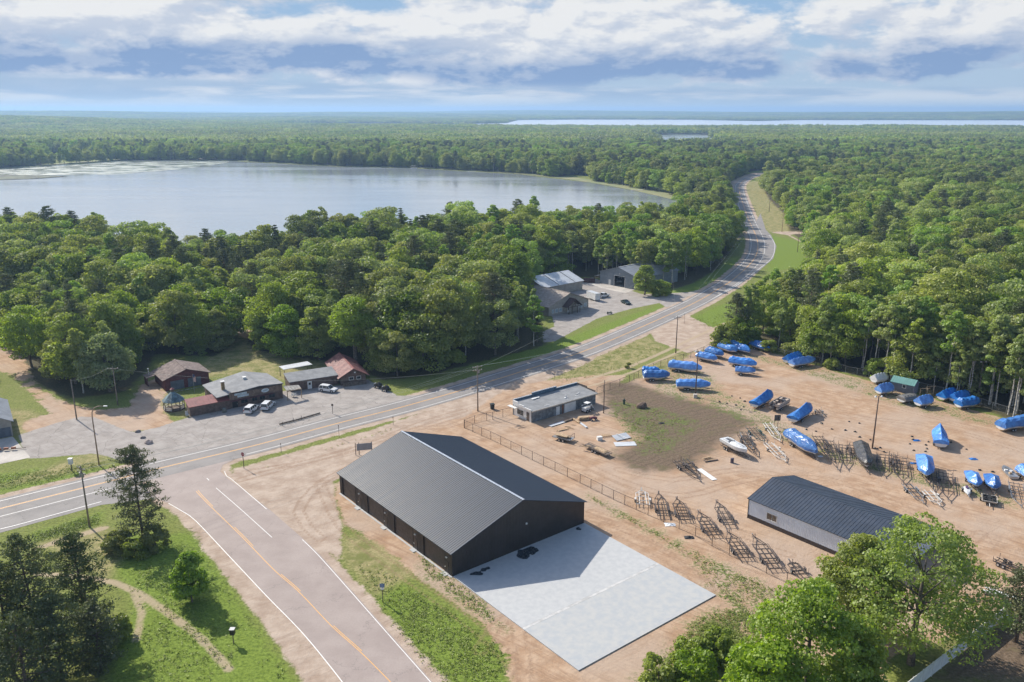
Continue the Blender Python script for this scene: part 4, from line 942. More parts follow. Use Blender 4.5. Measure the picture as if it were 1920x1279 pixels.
# ---- the long boat shed with pale siding
A2 = gp(1401.5, 971); B2 = gp(1553, 1035.7); E2 = gp(1486, 895.6, 3.3)
d2 = (B2-A2).normalized(); Lb = 26.0
n2 = Vector((-d2.y, d2.x, 0)); W2 = abs((E2-A2).dot(n2)); 
shed = root('boat_shed', A2+n2*W2, math.atan2(-n2.y, -n2.x), 'long low shed with pale blue-white ribbed siding and a dark roof among the boat trailers', 'shed')
ev2 = hgt(1401.5, 971, 935)
gable(shed, W2, Lb, ev2, ev2+1.75, M_STEELW, M_NAVY, over=0.25, ov_g=0.2, rib=0.6, wall_ribs=0.3, z0=0.75)
s = MB(); s.box((-0.03, -0.03, 0), (W2+0.03, 0.10, 0.75)); s.box((-0.03, 0.102, 0), (0.10, Lb+.03, 0.75)); s.box((W2-0.10, 0.102, 0), (W2+0.03, Lb+.03, 0.75)); s.build('skirt', mat('dark_skirt', (0.06, 0.045, 0.04), 0.7), shed)
window(shed, (W2, 4.7, 1.95), 1.9, 1.15, 1, axis='y', glass=mat('amber_window', (0.14, 0.10, 0.06), 0.2), panes=2, dp=0.07)
MB().box((W2-0.06, -0.05, 0), (W2+0.05, 0.09, ev2)).build('corner_trim', M_DOORK, shed)
MB().cbox((W2*0.45, -1.0, 0.35), (1.5, 1.5, 0.3)).build('step', M_WHITE, shed)

# ---- the flat-roofed old station in the yard
A3 = gp(996.8, 792.7); B3 = gp(1116.5, 757.5); C3 = gp(963.4, 777.6)
rz3, W3 = frame(A3, B3); L3 = (C3-A3).length; h3 = 2.75
st = root('old_station', A3, rz3, 'low white and grey block building with a flat grey roof and stepped back parapet', 'building')
MB().box((0, 0, 0), (W3, 0.2, h3)).build('wall', M_BLOCK, st); MB().box((0, 0.202, 0), (0.2, L3, h3+0.05)).build('wall', M_WHITE, st)
MB().box((W3-0.2, 0.202, 0), (W3, L3, h3)).build('wall', M_BLOCK, st); MB().box((0.202, L3-0.2, 0), (W3-0.202, L3, h3+0.5)).build('wall', M_BLUEG, st)
MB().add([(-0.25,-0.45,h3),(W3+0.3,-0.45,h3),(W3+0.3,L3-0.21,h3+0.45),(-0.0,L3-0.21,h3+0.45),(-0.25,-0.45,h3+0.12),(W3+0.3,-0.45,h3+0.12),(W3+0.3,L3-0.21,h3+0.57),(-0.0,L3-0.21,h3+0.57)],
         [(3,2,1,0),(4,5,6,7),(0,1,5,4),(1,2,6,5),(2,3,7,6),(3,0,4,7)]).build('roof', M_GRAVR, st)
MB().box((-0.30, -0.52, h3-0.12), (W3+0.35, -0.452, h3+0.16)).build('fascia', mat('pale_fascia', (0.55, 0.50, 0.42), 0.7), st)
p = MB(); a0, a1 = W3*0.28, W3*0.66; p.box((0, L3+.002, 0), (W3, L3+0.25, h3+1.0)); p.box((a0, L3+.003, h3+1.0), (a1, L3+0.249, h3+1.45)); p.build('parapet', M_BLUEG, st)
q = MB(); q.box((-0.05, L3-.03, h3+1.0), (a0, L3+0.29, h3+1.07)); q.box((a1, L3-.03, h3+1.0), (W3+.05, L3+0.29, h3+1.07)); q.box((a0-.04, L3-.03, h3+1.45), (a1+.04, L3+0.29, h3+1.52)); q.build('coping', M_TRIMW, st)
q = MB(); q.box((-0.27, 0.0, h3), (-0.03, L3*0.40, h3+0.36)); q.box((-0.27, L3*0.40, h3), (-0.03, L3*0.72, h3+0.62)); q.box((-0.27, L3*0.72, h3), (-0.03, L3, h3+0.95)); q.build('side_parapet', M_WHITE, st)
MB().box((-1.2, L3*0.72, h3-0.5), (-0.29, L3+0.9, h3-0.4)).build('canopy', M_WHITE, st)
q = MB(); q.box((W3+0.02, 0.3, h3+.3), (W3+0.2, L3*0.5, h3+0.62)); q.box((W3+0.02, L3*0.5, h3+.3), (W3+0.2, L3, h3+0.95)); q.build('side_parapet', M_WOODD, st)
window(st, (-0.001, L3*0.62, 1.35), 2.3, 1.3, -1, axis='y', panes=2); door(st, (-0.001, L3*0.20, 0.05), 1.0, 2.1, -1, M_WOODD, axis='y'); door(st, (-0.001, L3*0.38, 0.05), 0.9, 2.1, -1, M_LAMP, axis='y', name='shutter', knob=False)
door(st, (W3*0.395, -0.001, 0.05), 1.1, 2.05, -1, M_WHITE)
d = door(st, (W3*0.585, -0.001, 0.05), 3.6, 2.2, -1, M_LAMP, name='garage_door', knob=False)
for k in range(4): MB().box((W3*0.585-1.78, -0.075, 0.08+k*0.54), (W3*0.585+1.78, -0.053, 0.58+k*0.54)).build('door_panel', M_WHITE, d)
MB().cbox((W3*0.47, -0.05, 1.1), (0.35, 0.08, 2.2)).build('rusty_post', mat('rust', (0.24, 0.10, 0.05), 0.9, var=0.2), st)
MB().cyl((W3*0.60, L3*0.28, h3+0.50), 0.14, 0.6).build('roof_vent', M_WHITE, st); MB().cbox((W3*0.57, L3*0.22, h3+0.30), (0.7, 0.35, 0.15), 0.4).build('roof_debris', M_WHITE, st)
MB().cbox((W3*0.80, L3*0.30, h3+0.33), (1.8, 0.12, 0.08), 0.3).build('roof_debris', M_WHITE, st); MB().cbox((W3*0.74, L3*0.16, h3+0.25), (0.9, 0.2, 0.08), -0.4).build('roof_debris', M_WHITE, st)
MB().cbox((W3*0.27, L3*0.78, h3+0.60), (2.4, 0.6, 0.10), 0.05).build('roof_debris', M_WHITE, st); MB().cbox((W3*0.24, L3*0.06, h3+0.26), (0.9, 0.22, 0.10), -0.5).build('roof_debris', M_WHITE, st)

# ---- small teal-roofed shed in the boat yard
A4 = gp(1668.6, 731.5); B4 = gp(1712, 741); rz4, L4 = frame(A4, B4)
n4 = Vector((-math.sin(rz4), math.cos(rz4), 0)); W4 = 3.3
ys = root('garden_shed', A4+n4*W4, rz4-math.pi/2, 'small blue-grey shed with a teal metal roof and one white window by the woods', 'shed')
gable(ys, W4, L4, 2.45, 3.45, M_SLATE, M_TEAL, over=0.25, ov_g=0.15, rib=0.5)
window(ys, (W4, L4*0.58, 1.75), 0.75, 0.75, 1, axis='y', panes=1)
# gable end towards the right is the paler one
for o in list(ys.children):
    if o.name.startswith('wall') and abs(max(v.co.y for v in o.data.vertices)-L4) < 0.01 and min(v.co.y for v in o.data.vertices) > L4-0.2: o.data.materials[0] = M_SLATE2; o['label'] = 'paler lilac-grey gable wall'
door(ys, (W4*0.5, L4+0.001, 0.05), 1.4, 1.95, 1, M_SLATE2)

# ---- tavern row across the highway
A5 = gp(432, 766.5); B5 = gp(531, 746.5); rz5, W5 = frame(A5, B5)
tv = root('tavern', A5, rz5, 'brown-fronted roadside tavern with a broad low grey gable roof, chimney and white signs', 'tavern')
L5 = 11.5; EV5 = 3.0
MB().box((0, 0, 0), (W5, 0.2, 3.9)).build('facade', M_BROWN, tv); MB().box((0.0, -0.06, 2.0), (W5, -0.002, 3.6)).build('fascia', M_BROWN2, tv)
MB().box((0, -0.16, 3.62), (W5, -0.01, 3.92)).build('cornice', mat('dark_eave', (0.06, 0.05, 0.045), 0.8), tv); MB().box((0.02, -0.9, 1.92), (W5*0.8, -0.062, 2.02)).build('awning', M_REDW, tv)
xs0, xs1 = -3.0, W5+0.3; rx = W5*0.56; rzz = 4.9
for nm, pts in (('roof', [(xs0, -0.15, 3.25), (rx, -0.15, rzz-.7), (rx, L5, rzz), (xs0, L5, 3.25)]), ('roof', [(rx, -0.15, rzz-.7), (xs1, -0.15, 3.70), (xs1, L5, 3.25), (rx, L5, rzz)])):
    b = [(x, y, z+0.02) for x, y, z in pts]; tp = [(x, y, z+0.2) for x, y, z in pts]
    MB().add(b+tp, [(3,2,1,0),(4,5,6,7),(0,1,5,4),(1,2,6,5),(2,3,7,6),(3,0,4,7)]).build(nm, M_GRAVR, tv)
MB().box((-2.6, 3.0, 0), (-2.4, L5-0.2, 3.1)).build('wall', M_BROWN, tv); MB().box((-2.4, L5-0.2, 0), (W5, L5, 3.2)).build('wall', M_BROWN, tv); MB().box((W5-0.2, 0.2, 0), (W5, L5-.2, 3.1)).build('wall', M_BROWN, tv); MB().box((-2.4, 2.8, 0), (0, 3.0, 3.1)).build('wall', M_BROWN, tv)
ch = MB().box((-0.6, 3.2, 3.3), (0.1, 3.9, 5.9)).build('chimney', mat('yellow_brick', (0.28, 0.20, 0.10), 0.9, 0, 0.25, 4), tv); MB().box((-0.7, 3.1, 5.9), (0.2, 4.0, 6.05)).build('chimney_cap', M_WHITE, ch)
v = MB().box((5.6, 6.2, 4.4), (6.3, 6.9, 5.1)).build('roof_vent', M_LAMP, tv); MB().box((5.5, 6.1, 5.1), (6.4, 7.0, 5.2)).build('vent_cap', M_WHITE, v)
M_SIGN = mat('pale_sign_board', (0.62, 0.70, 0.72), 0.6); M_INK = mat('faded_lettering', (0.22, 0.32, 0.34), 0.7)
def sign_board(x0, x1, z0, z1, nlet):
    s = MB().box((x0, -0.16, z0), (x1, -0.07, z1)).build('sign', M_SIGN, tv); t = MB(); w = (x1-x0-0.2)/nlet; rs = random.Random(int(x0*100))
    for k in range(nlet):
        a = x0+0.1+k*w; t.box((a+w*.15, -0.175, z0+.12), (a+w*.35, -0.162, z1-.12)); 
        if rs.random() < 0.6: t.box((a+w*.36, -0.175, (z0+z1)/2-.04), (a+w*.7, -0.162, (z0+z1)/2+.04))
        if rs.random() < 0.6: t.box((a+w*.6, -0.174, z0+.12), (a+w*.76, -0.162, z1-.12))
    t.build('lettering', M_INK, s)
sign_board(1.2, 4.2, 3.05, 3.52, 10); sign_board(1.9, 4.6, 2.48, 2.95, 9)
ov = [(0.0, 0.0)]; ovm = MB(); n = 20; ovm.prism([(math.cos(6.283*k/n)*0.95, math.sin(6.283*k/n)*0.48) for k in range(n)], (8.7, -0.16, 2.95), (8.7, -0.07, 2.95), (1, 0, 0), (0, 0, 1)); osn = ovm.build('oval_sign', M_SIGN, tv)
t = MB(); [t.box((8.2+k*0.26, -0.18, 2.8), (8.32+k*0.26, -0.163, 3.12)) for k in range(5)]; t.build('lettering', M_INK, osn)
for k, (a, w) in enumerate(((2.6+0.9, 1.6), (6.0, 1.2), (7.9, 1.3), (10.3, 1.5))): window(tv, (a, -0.001, 1.25), w, 0.9, -1, framem=M_WOODD, panes=2)
door(tv, (1.2, -0.001, 0.05), 1.3, 1.8, -1, M_DOORK)
# low wing with the maroon roof
def lean(name, A, B, D, h0, h1, wallm, roofm, label, cat, over=0.3, rib=0.6, t=0.15):
    rz, W = frame(A, B); r = root(name, A, rz, label, cat)
    MB().box((0, 0, 0), (W, t, h0)).build('wall', wallm, r); MB().box((0, D-t, 0), (W, D, h1)).build('wall', wallm, r)
    for x in (0, W-t): MB().add([(x,t+.002,0),(x+t,t+.002,0),(x+t,D-t-.002,0),(x,D-t-.002,0),(x,t+.002,h0),(x+t,t+.002,h0),(x+t,D-t-.002,h1),(x,D-t-.002,h1)], [(3,2,1,0),(4,5,6,7),(0,1,5,4),(1,2,6,5),(2,3,7,6),(3,0,4,7)]).build('wall', wallm, r)
    s = (h1-h0)/D; b = [(-over, -over, h0-over*s+.02), (W+over*0.2, -over, h0-over*s+.02), (W+over*0.2, D+0.1, h1+.1*s+.02), (-over, D+0.1, h1+.1*s+.02)]
    ro = MB().add(b+[(x, y, z+0.1) for x, y, z in b], [(3,2,1,0),(4,5,6,7),(0,1,5,4),(1,2,6,5),(2,3,7,6),(3,0,4,7)]).build('roof', roofm, r)
    if rib:
        mb = MB(); n = int(W/rib)
        for i in range(n+1): x = -over+.05+i*(W+over*1.2-.1)/n; mb.bar((x, -over, h0-over*s+.135), (x, D+.1, h1+.1*s+.135), 0.05, 0.05)
        mb.build('roof_ribs', roofm, ro, stuff=True)
    return r, W
A6 = gp(357.6, 781.5); B6 = gp(432, 766.8)
wg, W6 = lean('side_wing', A6, B6, 3.4, 2.35, 3.2, M_BROWN, M_MAROON, 'low brown board wing with a long maroon metal roof, left of the tavern front', 'building')
A7 = gp(545, 735); B7 = gp(634, 720.9)
w2, W7 = lean('long_wing', A7, B7, 5.2, 2.6, 3.4, M_BROWN, M_GRAVR, 'long low brown wing with a grey roof and white door, right of the tavern', 'building', rib=0)
dd = door(w2, (W7*0.40, -0.001, 0.05), 1.1, 2.0, -1, M_WHITE); MB().box((W7*0.40-.3, -0.075, 1.1), (W7*0.40+.3, -0.053, 1.75)).build('door_window', M_GLASS, dd)
MB().box((W7*0.30-.12, -0.12, 1.5), (W7*0.30+.12, -0.01, 1.8)).build('meter_box', M_DOORK, w2)
# striped porch roof between them
pr = root('entry_porch', gp(531, 748), rz5, 'small porch with a pale plank lean-to roof at the right end of the tavern', 'porch')
for k in range(5): MB().add([(0.2+k*0.8, -0.1, 3.3-k*0.10), (0.95+k*0.8, -0.1, 3.3-k*0.10-.1), (0.95+k*0.8, -2.2, 2.75-k*0.10-.1), (0.2+k*0.8, -2.2, 2.75-k*.10), (0.2+k*0.8, -0.1, 3.36-k*0.10), (0.95+k*0.8, -0.1, 3.36-k*0.10-.1), (0.95+k*0.8, -2.2, 2.81-k*0.10-.1), (0.2+k*0.8, -2.2, 2.81-k*.10)], [(3,2,1,0),(4,5,6,7),(0,1,5,4),(1,2,6,5),(2,3,7,6),(3,0,4,7)]).build('plank', mat('pale_plank', (0.44, 0.41, 0.36), 0.8, 0, 0.15), pr)
for x in (0.35, 3.9): MB().box((x, -2.15, 0), (x+.15, -2.0, 2.5)).build('post', M_WOOD, pr)
MB().box((0.3, -2.16, 2.35), (4.1, -2.02, 2.55)).build('beam', M_WOOD, pr)
# flat white canopy behind
cn = root('rear_canopy', gp(548, 722), rz5, 'flat pale canopy roof on posts behind the long tavern wing', 'canopy')
MB().box((0, 5.5, 2.7), (8.0, 9.0, 2.82)).build('roof', M_ROOFW, cn)
for x, y in ((0.1, 5.6), (7.8, 5.6), (0.1, 8.8), (7.8, 8.8)): MB().box((x, y, 0), (x+.12, y+.12, 2.69)).build('post', M_WOODD, cn)
# red house with faded red roof
A8 = gp(639.8, 723.2); B8 = gp(686, 717.0); rz8, W8 = frame(A8, B8)
rh = root('red_roof_house', A8, rz8, 'brown log-sided house with a faded red metal gable roof under the big oak', 'house')
gable(rh, W8, 14.5, 2.5, 4.3, M_BROWN, M_SALMON, over=0.9, ov_g=0.8, rib=0.6, capm=M_MAROON)
window(rh, (W8*0.42, -0.001, 1.6), 1.1, 0.7, -1, panes=2); window(rh, (W8*0.72, -0.001, 1.6), 1.0, 0.7, -1, panes=2)
MB().box((0.3, -1.4, 0), (W8-.2, -1.2, 1.0)).build('porch_rail', M_WOODD, rh)
MB().cbox((W8*.55, -0.6, 3.3), (0.4, 0.25, 0.25)).build('wall_light', M_LAMP, rh)
# red garage
A9 = gp(311, 734); B9 = gp(393, 718.5); rz9, W9 = frame(A9, B9)
rg_ = root('red_garage', A9, rz9, 'dark red garage with a brown shingle roof at the edge of the lawn', 'garage')
gable(rg_, W9, 10.0, 3.0, 4.9, M_REDW, M_SHING, over=0.6, ov_g=0.3, rib=0, capm=M_SHING)
for xx in (W9*0.27, W9*0.66):
    d = door(rg_, (xx, -0.001, 0.05), W9*0.30, 2.3, -1, M_SLATE, name='garage_door', knob=False)
    for k in range(4): MB().box((xx-W9*.14, -0.07, 0.1+k*0.56), (xx+W9*.14, -0.053, 0.6+k*0.56)).build('door_panel', M_SLATE, d)
MB().box((0.1, -1.9, 0.05), (W9*.98, -1.82, 0.12)).build('rail', M_TRIMW, rg_)
MB().add([(-2.8,6.5,2.2),(-0.65,6.5,2.7),(-0.65,10.2,2.7),(-2.8,10.2,2.2),(-2.8,6.5,2.32),(-0.65,6.5,2.82),(-0.65,10.2,2.82),(-2.8,10.2,2.32)], [(3,2,1,0),(4,5,6,7),(0,1,5,4),(1,2,6,5),(2,3,7,6),(3,0,4,7)]).build('lean_to_roof', M_SHING, rg_)
MB().box((-2.6, 6.7, 0), (-2.45, 10, 2.2)).build('lean_to_wall', M_REDW, rg_)
fl = MB().cyl((-1.8, 8.2, 3.2), 0.13, 2.0).build('flue', M_TRIMW, rg_); MB().cyl((-1.8, 8.2, 4.3), 0.2, 0.2).build('flue_cap', M_TRIMW, fl)
# gazebo
gz = root('gazebo', gp(327, 767), 0.2, 'octagonal gazebo with a weathered blue-green metal roof and small cupola', 'gazebo')
n8 = 8; R8 = 2.35
for k in range(n8):
    a = 6.2832*k/n8; b = 6.2832*(k+1)/n8
    MB().add([(R8*1.12*math.cos(a), R8*1.12*math.sin(a), 2.35), (R8*1.12*math.cos(b), R8*1.12*math.sin(b), 2.35), (.25*math.cos(b), .25*math.sin(b), 4.5), (.25*math.cos(a), .25*math.sin(a), 4.5),
              (R8*1.12*math.cos(a), R8*1.12*math.sin(a), 2.27), (R8*1.12*math.cos(b), R8*1.12*math.sin(b), 2.27), (.25*math.cos(b), .25*math.sin(b), 4.42), (.25*math.cos(a), .25*math.sin(a), 4.42)],
             [(0,1,2,3),(7,6,5,4),(0,4,5,1),(1,5,6,2),(2,6,7,3),(3,7,4,0)]).build('roof_panel', M_TEALR, gz)
    MB().box((-.08, -.08, 0), (.08, .08, 2.3)).build('post', M_WOODD, gz).location = (R8*math.cos(a), R8*math.sin(a), 0)
    if k != 6:
        rl = MB()
        for z in (0.35, 0.95): rl.bar((R8*math.cos(a), R8*math.sin(a), z), (R8*math.cos(b), R8*math.sin(b), z), 0.08)
        for t_ in range(1, 6): f = t_/6; x = R8*(math.cos(a)*(1-f)+math.cos(b)*f); y = R8*(math.sin(a)*(1-f)+math.sin(b)*f); rl.bar((x, y, .35), (x, y, .95), .05)
        rl.build('railing', M_WHITE, gz)
MB().cyl((0, 0, .1), R8*1.05, .2, n=8).build('deck', M_WOODD, gz); MB().cyl((0, 0, 4.75), .42, .55, n=8).build('cupola', M_WOODD, gz); MB().cyl((0, 0, 5.2), .55, .4, n=8, r2=.05).build('cupola_roof', M_MAROON, gz)

# ---- grey hall at the left edge
A10 = gp(-70, 835); B10 = gp(25, 817.5); rz10, W10 = frame(A10, B10)
lh = root('grey_hall', A10, rz10, 'grey metal building with a pale blue roof at the left edge beside its concrete apron', 'building')
gable(lh, W10, 16, 3.6, 6.2, M_BEIGE, M_ROOFG, over=0.5, ov_g=0.5, rib=0.9, wall_ribs=0.45)
door(lh, (W10*0.80, -0.001, 0.05), 3.2, 2.2, -1, M_SLATE, name='overhead_door', knob=False)
flat_poly('concrete_apron', poly([(-90,840),(24,819),(57,858),(-90,890)]), 0.03, M_CONC2)
# ---- the restaurant and the halls behind it
A11 = gp(1029, 593.6); B11 = gp(1103, 577.6); rz11, W11 = frame(A11, B11)
rs_ = root('lodge_restaurant', A11, rz11, 'beige gabled lodge with a tan shingle roof and a timber-framed entry porch', 'building')
L11 = 17
gable(rs_, W11, L11, 3.4, 6.9, M_BEIGE, M_SHINGT, over=0.6, ov_g=0.5, rib=0, capm=M_SHINGT)
for x, w in ((W11*.10, .9), (W11*.19, 1.3), (W11*.29, 1.3), (W11*.80, 1.4), (W11*.92, 1.3)): window(rs_, (x, -0.001, 1.5), w, 1.2, -1, panes=1, glass=mat('bright_window', (0.38, 0.46, 0.50), 0.2))
px0, px1 = W11*.36, W11*.66; pc = (px0+px1)/2
for x in (px0+.2, px0+1.7, px1-1.5, px1-.3): MB().box((x, -2.6, 0), (x+.2, -2.4, 2.6)).build('post', M_WOODD, rs_)
for s_ in (0, 1):
    xa = px0-.6 if s_ == 0 else px1+.6
    MB().add([(xa,-3.0,2.5),(pc,-3.0,5.2),(pc,-.05,5.2),(xa,-.05,2.5),(xa,-3.0,2.65),(pc,-3.0,5.35),(pc,-.05,5.35),(xa,-.05,2.65)], [(3,2,1,0),(4,5,6,7),(0,1,5,4),(1,2,6,5),(2,3,7,6),(3,0,4,7)]).build('porch_roof', mat('dark_brown_shingles', (0.10, 0.055, 0.05), 0.9, 0, .2), rs_)
tr = MB(); tr.bar((px0-.3, -2.9, 2.6), (px1+.3, -2.9, 2.6), .18); tr.bar((pc, -2.9, 2.6), (pc, -2.9, 5.0), .16); tr.bar((px0+1, -2.9, 2.6), (pc, -2.9, 3.9), .14); tr.bar((px1-1, -2.9, 2.6), (pc, -2.9, 3.9), .14); tr.build('truss', M_WOODD, rs_)
dw = door(rs_, (pc-.4, -0.001, .05), 1.2, 2.2, -1, M_WHITE); MB().box((pc-.75, -.08, .9), (pc-.1, -.055, 1.9)).build('door_window', M_GLASS, dw)
# hall with the white roof, ridge along the street
F12 = gp(1091.7, 543.5); sd = Vector((math.cos(rz11), math.sin(rz11), 0)); bk = Vector((-sd.y, sd.x, 0)); W12, L12 = 17.0, 21.0
O12 = F12+bk*W12-sd*L12
wh = root('white_roof_hall', O12, math.atan2(-bk.y, -bk.x), 'hall with a broad white ribbed metal roof standing behind the lodge', 'building')
gable(wh, W12, L12, 3.9, 6.6, M_BEIGE, M_ROOFW, over=0.6, ov_g=0.4, rib=0.9)
# the roof's dark joints run down the slope
for yy in (L12*0.36, L12*0.78): MB().bar((W12*0.5, yy, 6.83), (W12+.5, yy, 3.95), .22, .05).build('dark_strip', M_DOORK, wh)
hb = root('tan_roof_house', gp(905, 545), rz11, 'tan-roofed house almost hidden in the trees left of the lodge', 'house')
gable(hb, 11, 9, 3.6, 6.8, M_BEIGE, M_SHINGT, rib=0, capm=M_SHINGT)
hb2 = root('grey_roof_cabin', gp(706, 590), rz11+0.3, 'grey-roofed cabin almost hidden among the trees behind the tavern oak', 'cabin')
gable(hb2, 7, 8, 3.2, 5.8, M_GREYW, M_ROOFG, rib=0.6, capm=M_ROOFG)
# grey pole barn with the open door
A13 = gp(1125, 530.6); B13 = gp(1196, 544.5); rz13, W13 = frame(A13, B13)
pb = root('pole_barn', A13, rz13, 'blue-grey metal pole barn with an open door and a truck inside, right of the lodge', 'barn')
L13 = 26; e13, r13 = 4.9, 7.9
gable(pb, W13, L13, e13, r13, M_GREYB, M_ROOFG, over=0.5, ov_g=0.5, rib=0.9, wall_ribs=0, capm=M_ROOFW, walls=('back', 'left', 'right'))
xd0, xd1 = W13*.385, W13*.655; hd = 4.3; fr = MB()
fr.box((0, 0, 0), (xd0, .12, hd)); fr.box((xd1, 0, 0), (W13, .12, hd)); fr.prism([(0, hd+.001), (W13, hd+.001), (W13, e13), (W13/2, r13), (0, e13)], (0, 0, 0), (0, .12, 0), (1, 0, 0), (0, 0, 1)); fr.build('wall', M_GREYB, pb)
rb = ribs_wall(0, W13, 0, 0, e13, -1, .4, skip=[(xd0, xd1), (W13*.2, W13*.32)], gable=lambda c: e13+(r13-e13)*(1-abs(c-W13/2)/(W13/2))); rb.build('siding_ribs', M_GREYB, pb, stuff=True)
t = MB(); t.box((xd0-.15, -.05, 0), (xd0, -.002, hd)); t.box((xd1, -.05, 0), (xd1+.15, -.002, hd)); t.box((xd0-.15, -.05, hd), (xd1+.15, -.002, hd+.15)); t.build('door_trim', M_WHITE, pb)
door(pb, (W13*.26, -0.001, .05), 1.1, 2.2, -1, M_WHITE); MB().cbox((W13*.52, -.1, 5.3), (.4, .2, .3)).build('wall_light', M_LAMP, pb)
MB().add([(-3.2,0,2.4),(-.05,0,3.3),(-.05,16,3.3),(-3.2,16,2.4),(-3.2,0,2.55),(-.05,0,3.45),(-.05,16,3.45),(-3.2,16,2.55)], [(3,2,1,0),(4,5,6,7),(0,1,5,4),(1,2,6,5),(2,3,7,6),(3,0,4,7)]).build('lean_to_roof', M_ROOFW, pb)
for y in (.1, 5, 10, 15.7): MB().box((-3.1, y, 0), (-2.95, y+.15, 2.4)).build('post', M_WOODD, pb)
MB().box((.2, .2, .005), (W13-.2, L13-.2, .03)).build('floor', M_CONC2, pb)
flat_poly('concrete_apron', poly([(1092,528.5),(1112,530.5),(1150,535.6),(1190,543.5),(1172,550),(1130,541)]), 0.03, M_CONC2)
# white cottage on the far shore, and others far off
for i, (px, py, w, l, lab) in enumerate(((1228, 352, 7, 9, 'small white cottage on the shore at the far right end of the lake'), (776, 312.5, 5, 6, 'white boathouse at the water edge across the lake'))):
    c = root('shore_cottage', gp(px, py), 0.3+i, lab, 'cottage'); gable(c, w, l, 2.6, 4.2, M_WHITE, M_ROOFW, rib=0)
mast = root('radio_mast', gp(31, 232), 0, 'thin radio mast on the far left horizon', 'mast'); mz = MB(); mz.bar((0, 0, 0), (0, 0, 75), 1.2)
for z in range(10, 75, 10): mz.bar((-1.5, 0, z), (1.5, 0, z), .8)
mz.build('lattice', M_TRIMW, mast)
# ================================================================ boats, trailers and the rest of the yard
M_TYRE = mat('tyre_rubber', (0.02, 0.02, 0.02), 0.8, 0, 0.1, 3); M_RIM = mat('pale_rim', (0.55, 0.56, 0.57), 0.35, 0.4, 0.08)
M_FRB = mat('dark_trailer_steel', (0.115, 0.088, 0.075), 0.65, 0.1, 0.3, 1.5, col2=(0.06, 0.05, 0.05)); M_FRW = mat('white_trailer_steel', (0.66, 0.64, 0.60), 0.5, 0, 0.12, 1.5)
M_FRG = mat('green_trailer_steel', (0.05, 0.09, 0.08), 0.6, 0.1, 0.25, 1.5); M_GALV = mat('galvanised_steel', (0.36, 0.37, 0.38), 0.45, 0.5, 0.15, 1.5)
M_BUNK = mat('bunk_carpet', (0.07, 0.06, 0.055), 0.95, 0, 0.25, 2)
M_HULL = mat('white_hull', (0.66, 0.67, 0.68), 0.25, 0, 0.06, 0.8); M_HULLD = mat('dark_hull', (0.10, 0.10, 0.11), 0.3, 0, 0.1); M_ALU = mat('aluminium_hull', (0.42, 0.43, 0.44), 0.35, 0.6, 0.1)
def wrap_mat(name, c1, c2):
    m = bpy.data.materials.new(name); m.use_nodes = True; T = NT(m.node_tree); b = T.n['Principled BSDF']
    co = T.new('ShaderNodeTexCoord').outputs['Object']; oi = T.new('ShaderNodeObjectInfo').outputs['Random']
    v = T.new('ShaderNodeVectorMath', operation='ADD'); T.link(co, v.inputs[0]); cb = T.new('ShaderNodeCombineXYZ'); T.link(T.math('MULTIPLY', oi, 40), cb.inputs[0]); T.link(cb.outputs[0], v.inputs[1])
    n = T.noise(v.outputs[0], 0.7, 4, 0.6); hs_ = T.new('ShaderNodeHueSaturation'); T.link(T.mix(T.ss(n, 0.35, 0.65), c1, c2), hs_.inputs['Color']); T.link(T.math('ADD', 0.72, T.math('MULTIPLY', oi, 0.6)), hs_.inputs['Value']); T.link(T.math('ADD', 0.82, T.math('MULTIPLY', T.math('FRACT', T.math('MULTIPLY', oi, 7.7)), 0.2)), hs_.inputs['Saturation']); T.link(hs_.outputs[0], b.inputs['Base Color']); b.inputs['Roughness'].default_value = 0.27
    bn = T.new('ShaderNodeBump'); bn.inputs['Strength'].default_value = 0.9; bn.inputs['Distance'].default_value = 0.16
    T.link(T.noise(T.mapping(v.outputs[0], scale=(0.7, 2.0, 1.2)), 1.3, 4, 0.55, 0.6), bn.inputs['Height']); T.link(bn.outputs[0], b.inputs['Normal']); return m
M_WRAP = wrap_mat('blue_shrink_wrap', (0.012, 0.13, 0.46), (0.03, 0.23, 0.64)); M_WRAPW = wrap_mat('white_shrink_wrap', (0.60, 0.62, 0.64), (0.72, 0.73, 0.74)); M_TARPB = wrap_mat('black_canvas', (0.045, 0.042, 0.042), (0.08, 0.075, 0.07)); M_TARPG = wrap_mat('grey_canvas', (0.17, 0.165, 0.16), (0.24, 0.23, 0.22))
def heading(a, b): d = gp(*b)-gp(*a); return math.atan2(d.y, d.x), d.length
def hull_rings(L, W, z0, H, n=14, bow=1.0, keel=0.35):
    rings = []
    for i in range(n+1):
        t = i/n; x = -L/2+L*t; w = W/2*(1-max(0, (t-0.55)/0.45)**2.5*0.95*bow)*(0.93+0.07*min(1, t*4)); k = z0+keel*max(0, (t-0.55)/0.45)**2*1.6; sh = H+0.16*max(0, (t-0.5)/0.5)
        w = max(w, 0.04)
        rings.append([(x, -w, z0+sh), (x, -w*0.93, z0+H*0.45), (x, -w*0.72, k+0.12), (x, 0, k-0.02), (x, w*0.72, k+0.12), (x, w*0.93, z0+H*0.45), (x, w, z0+sh)])
    return rings
_mc = {}
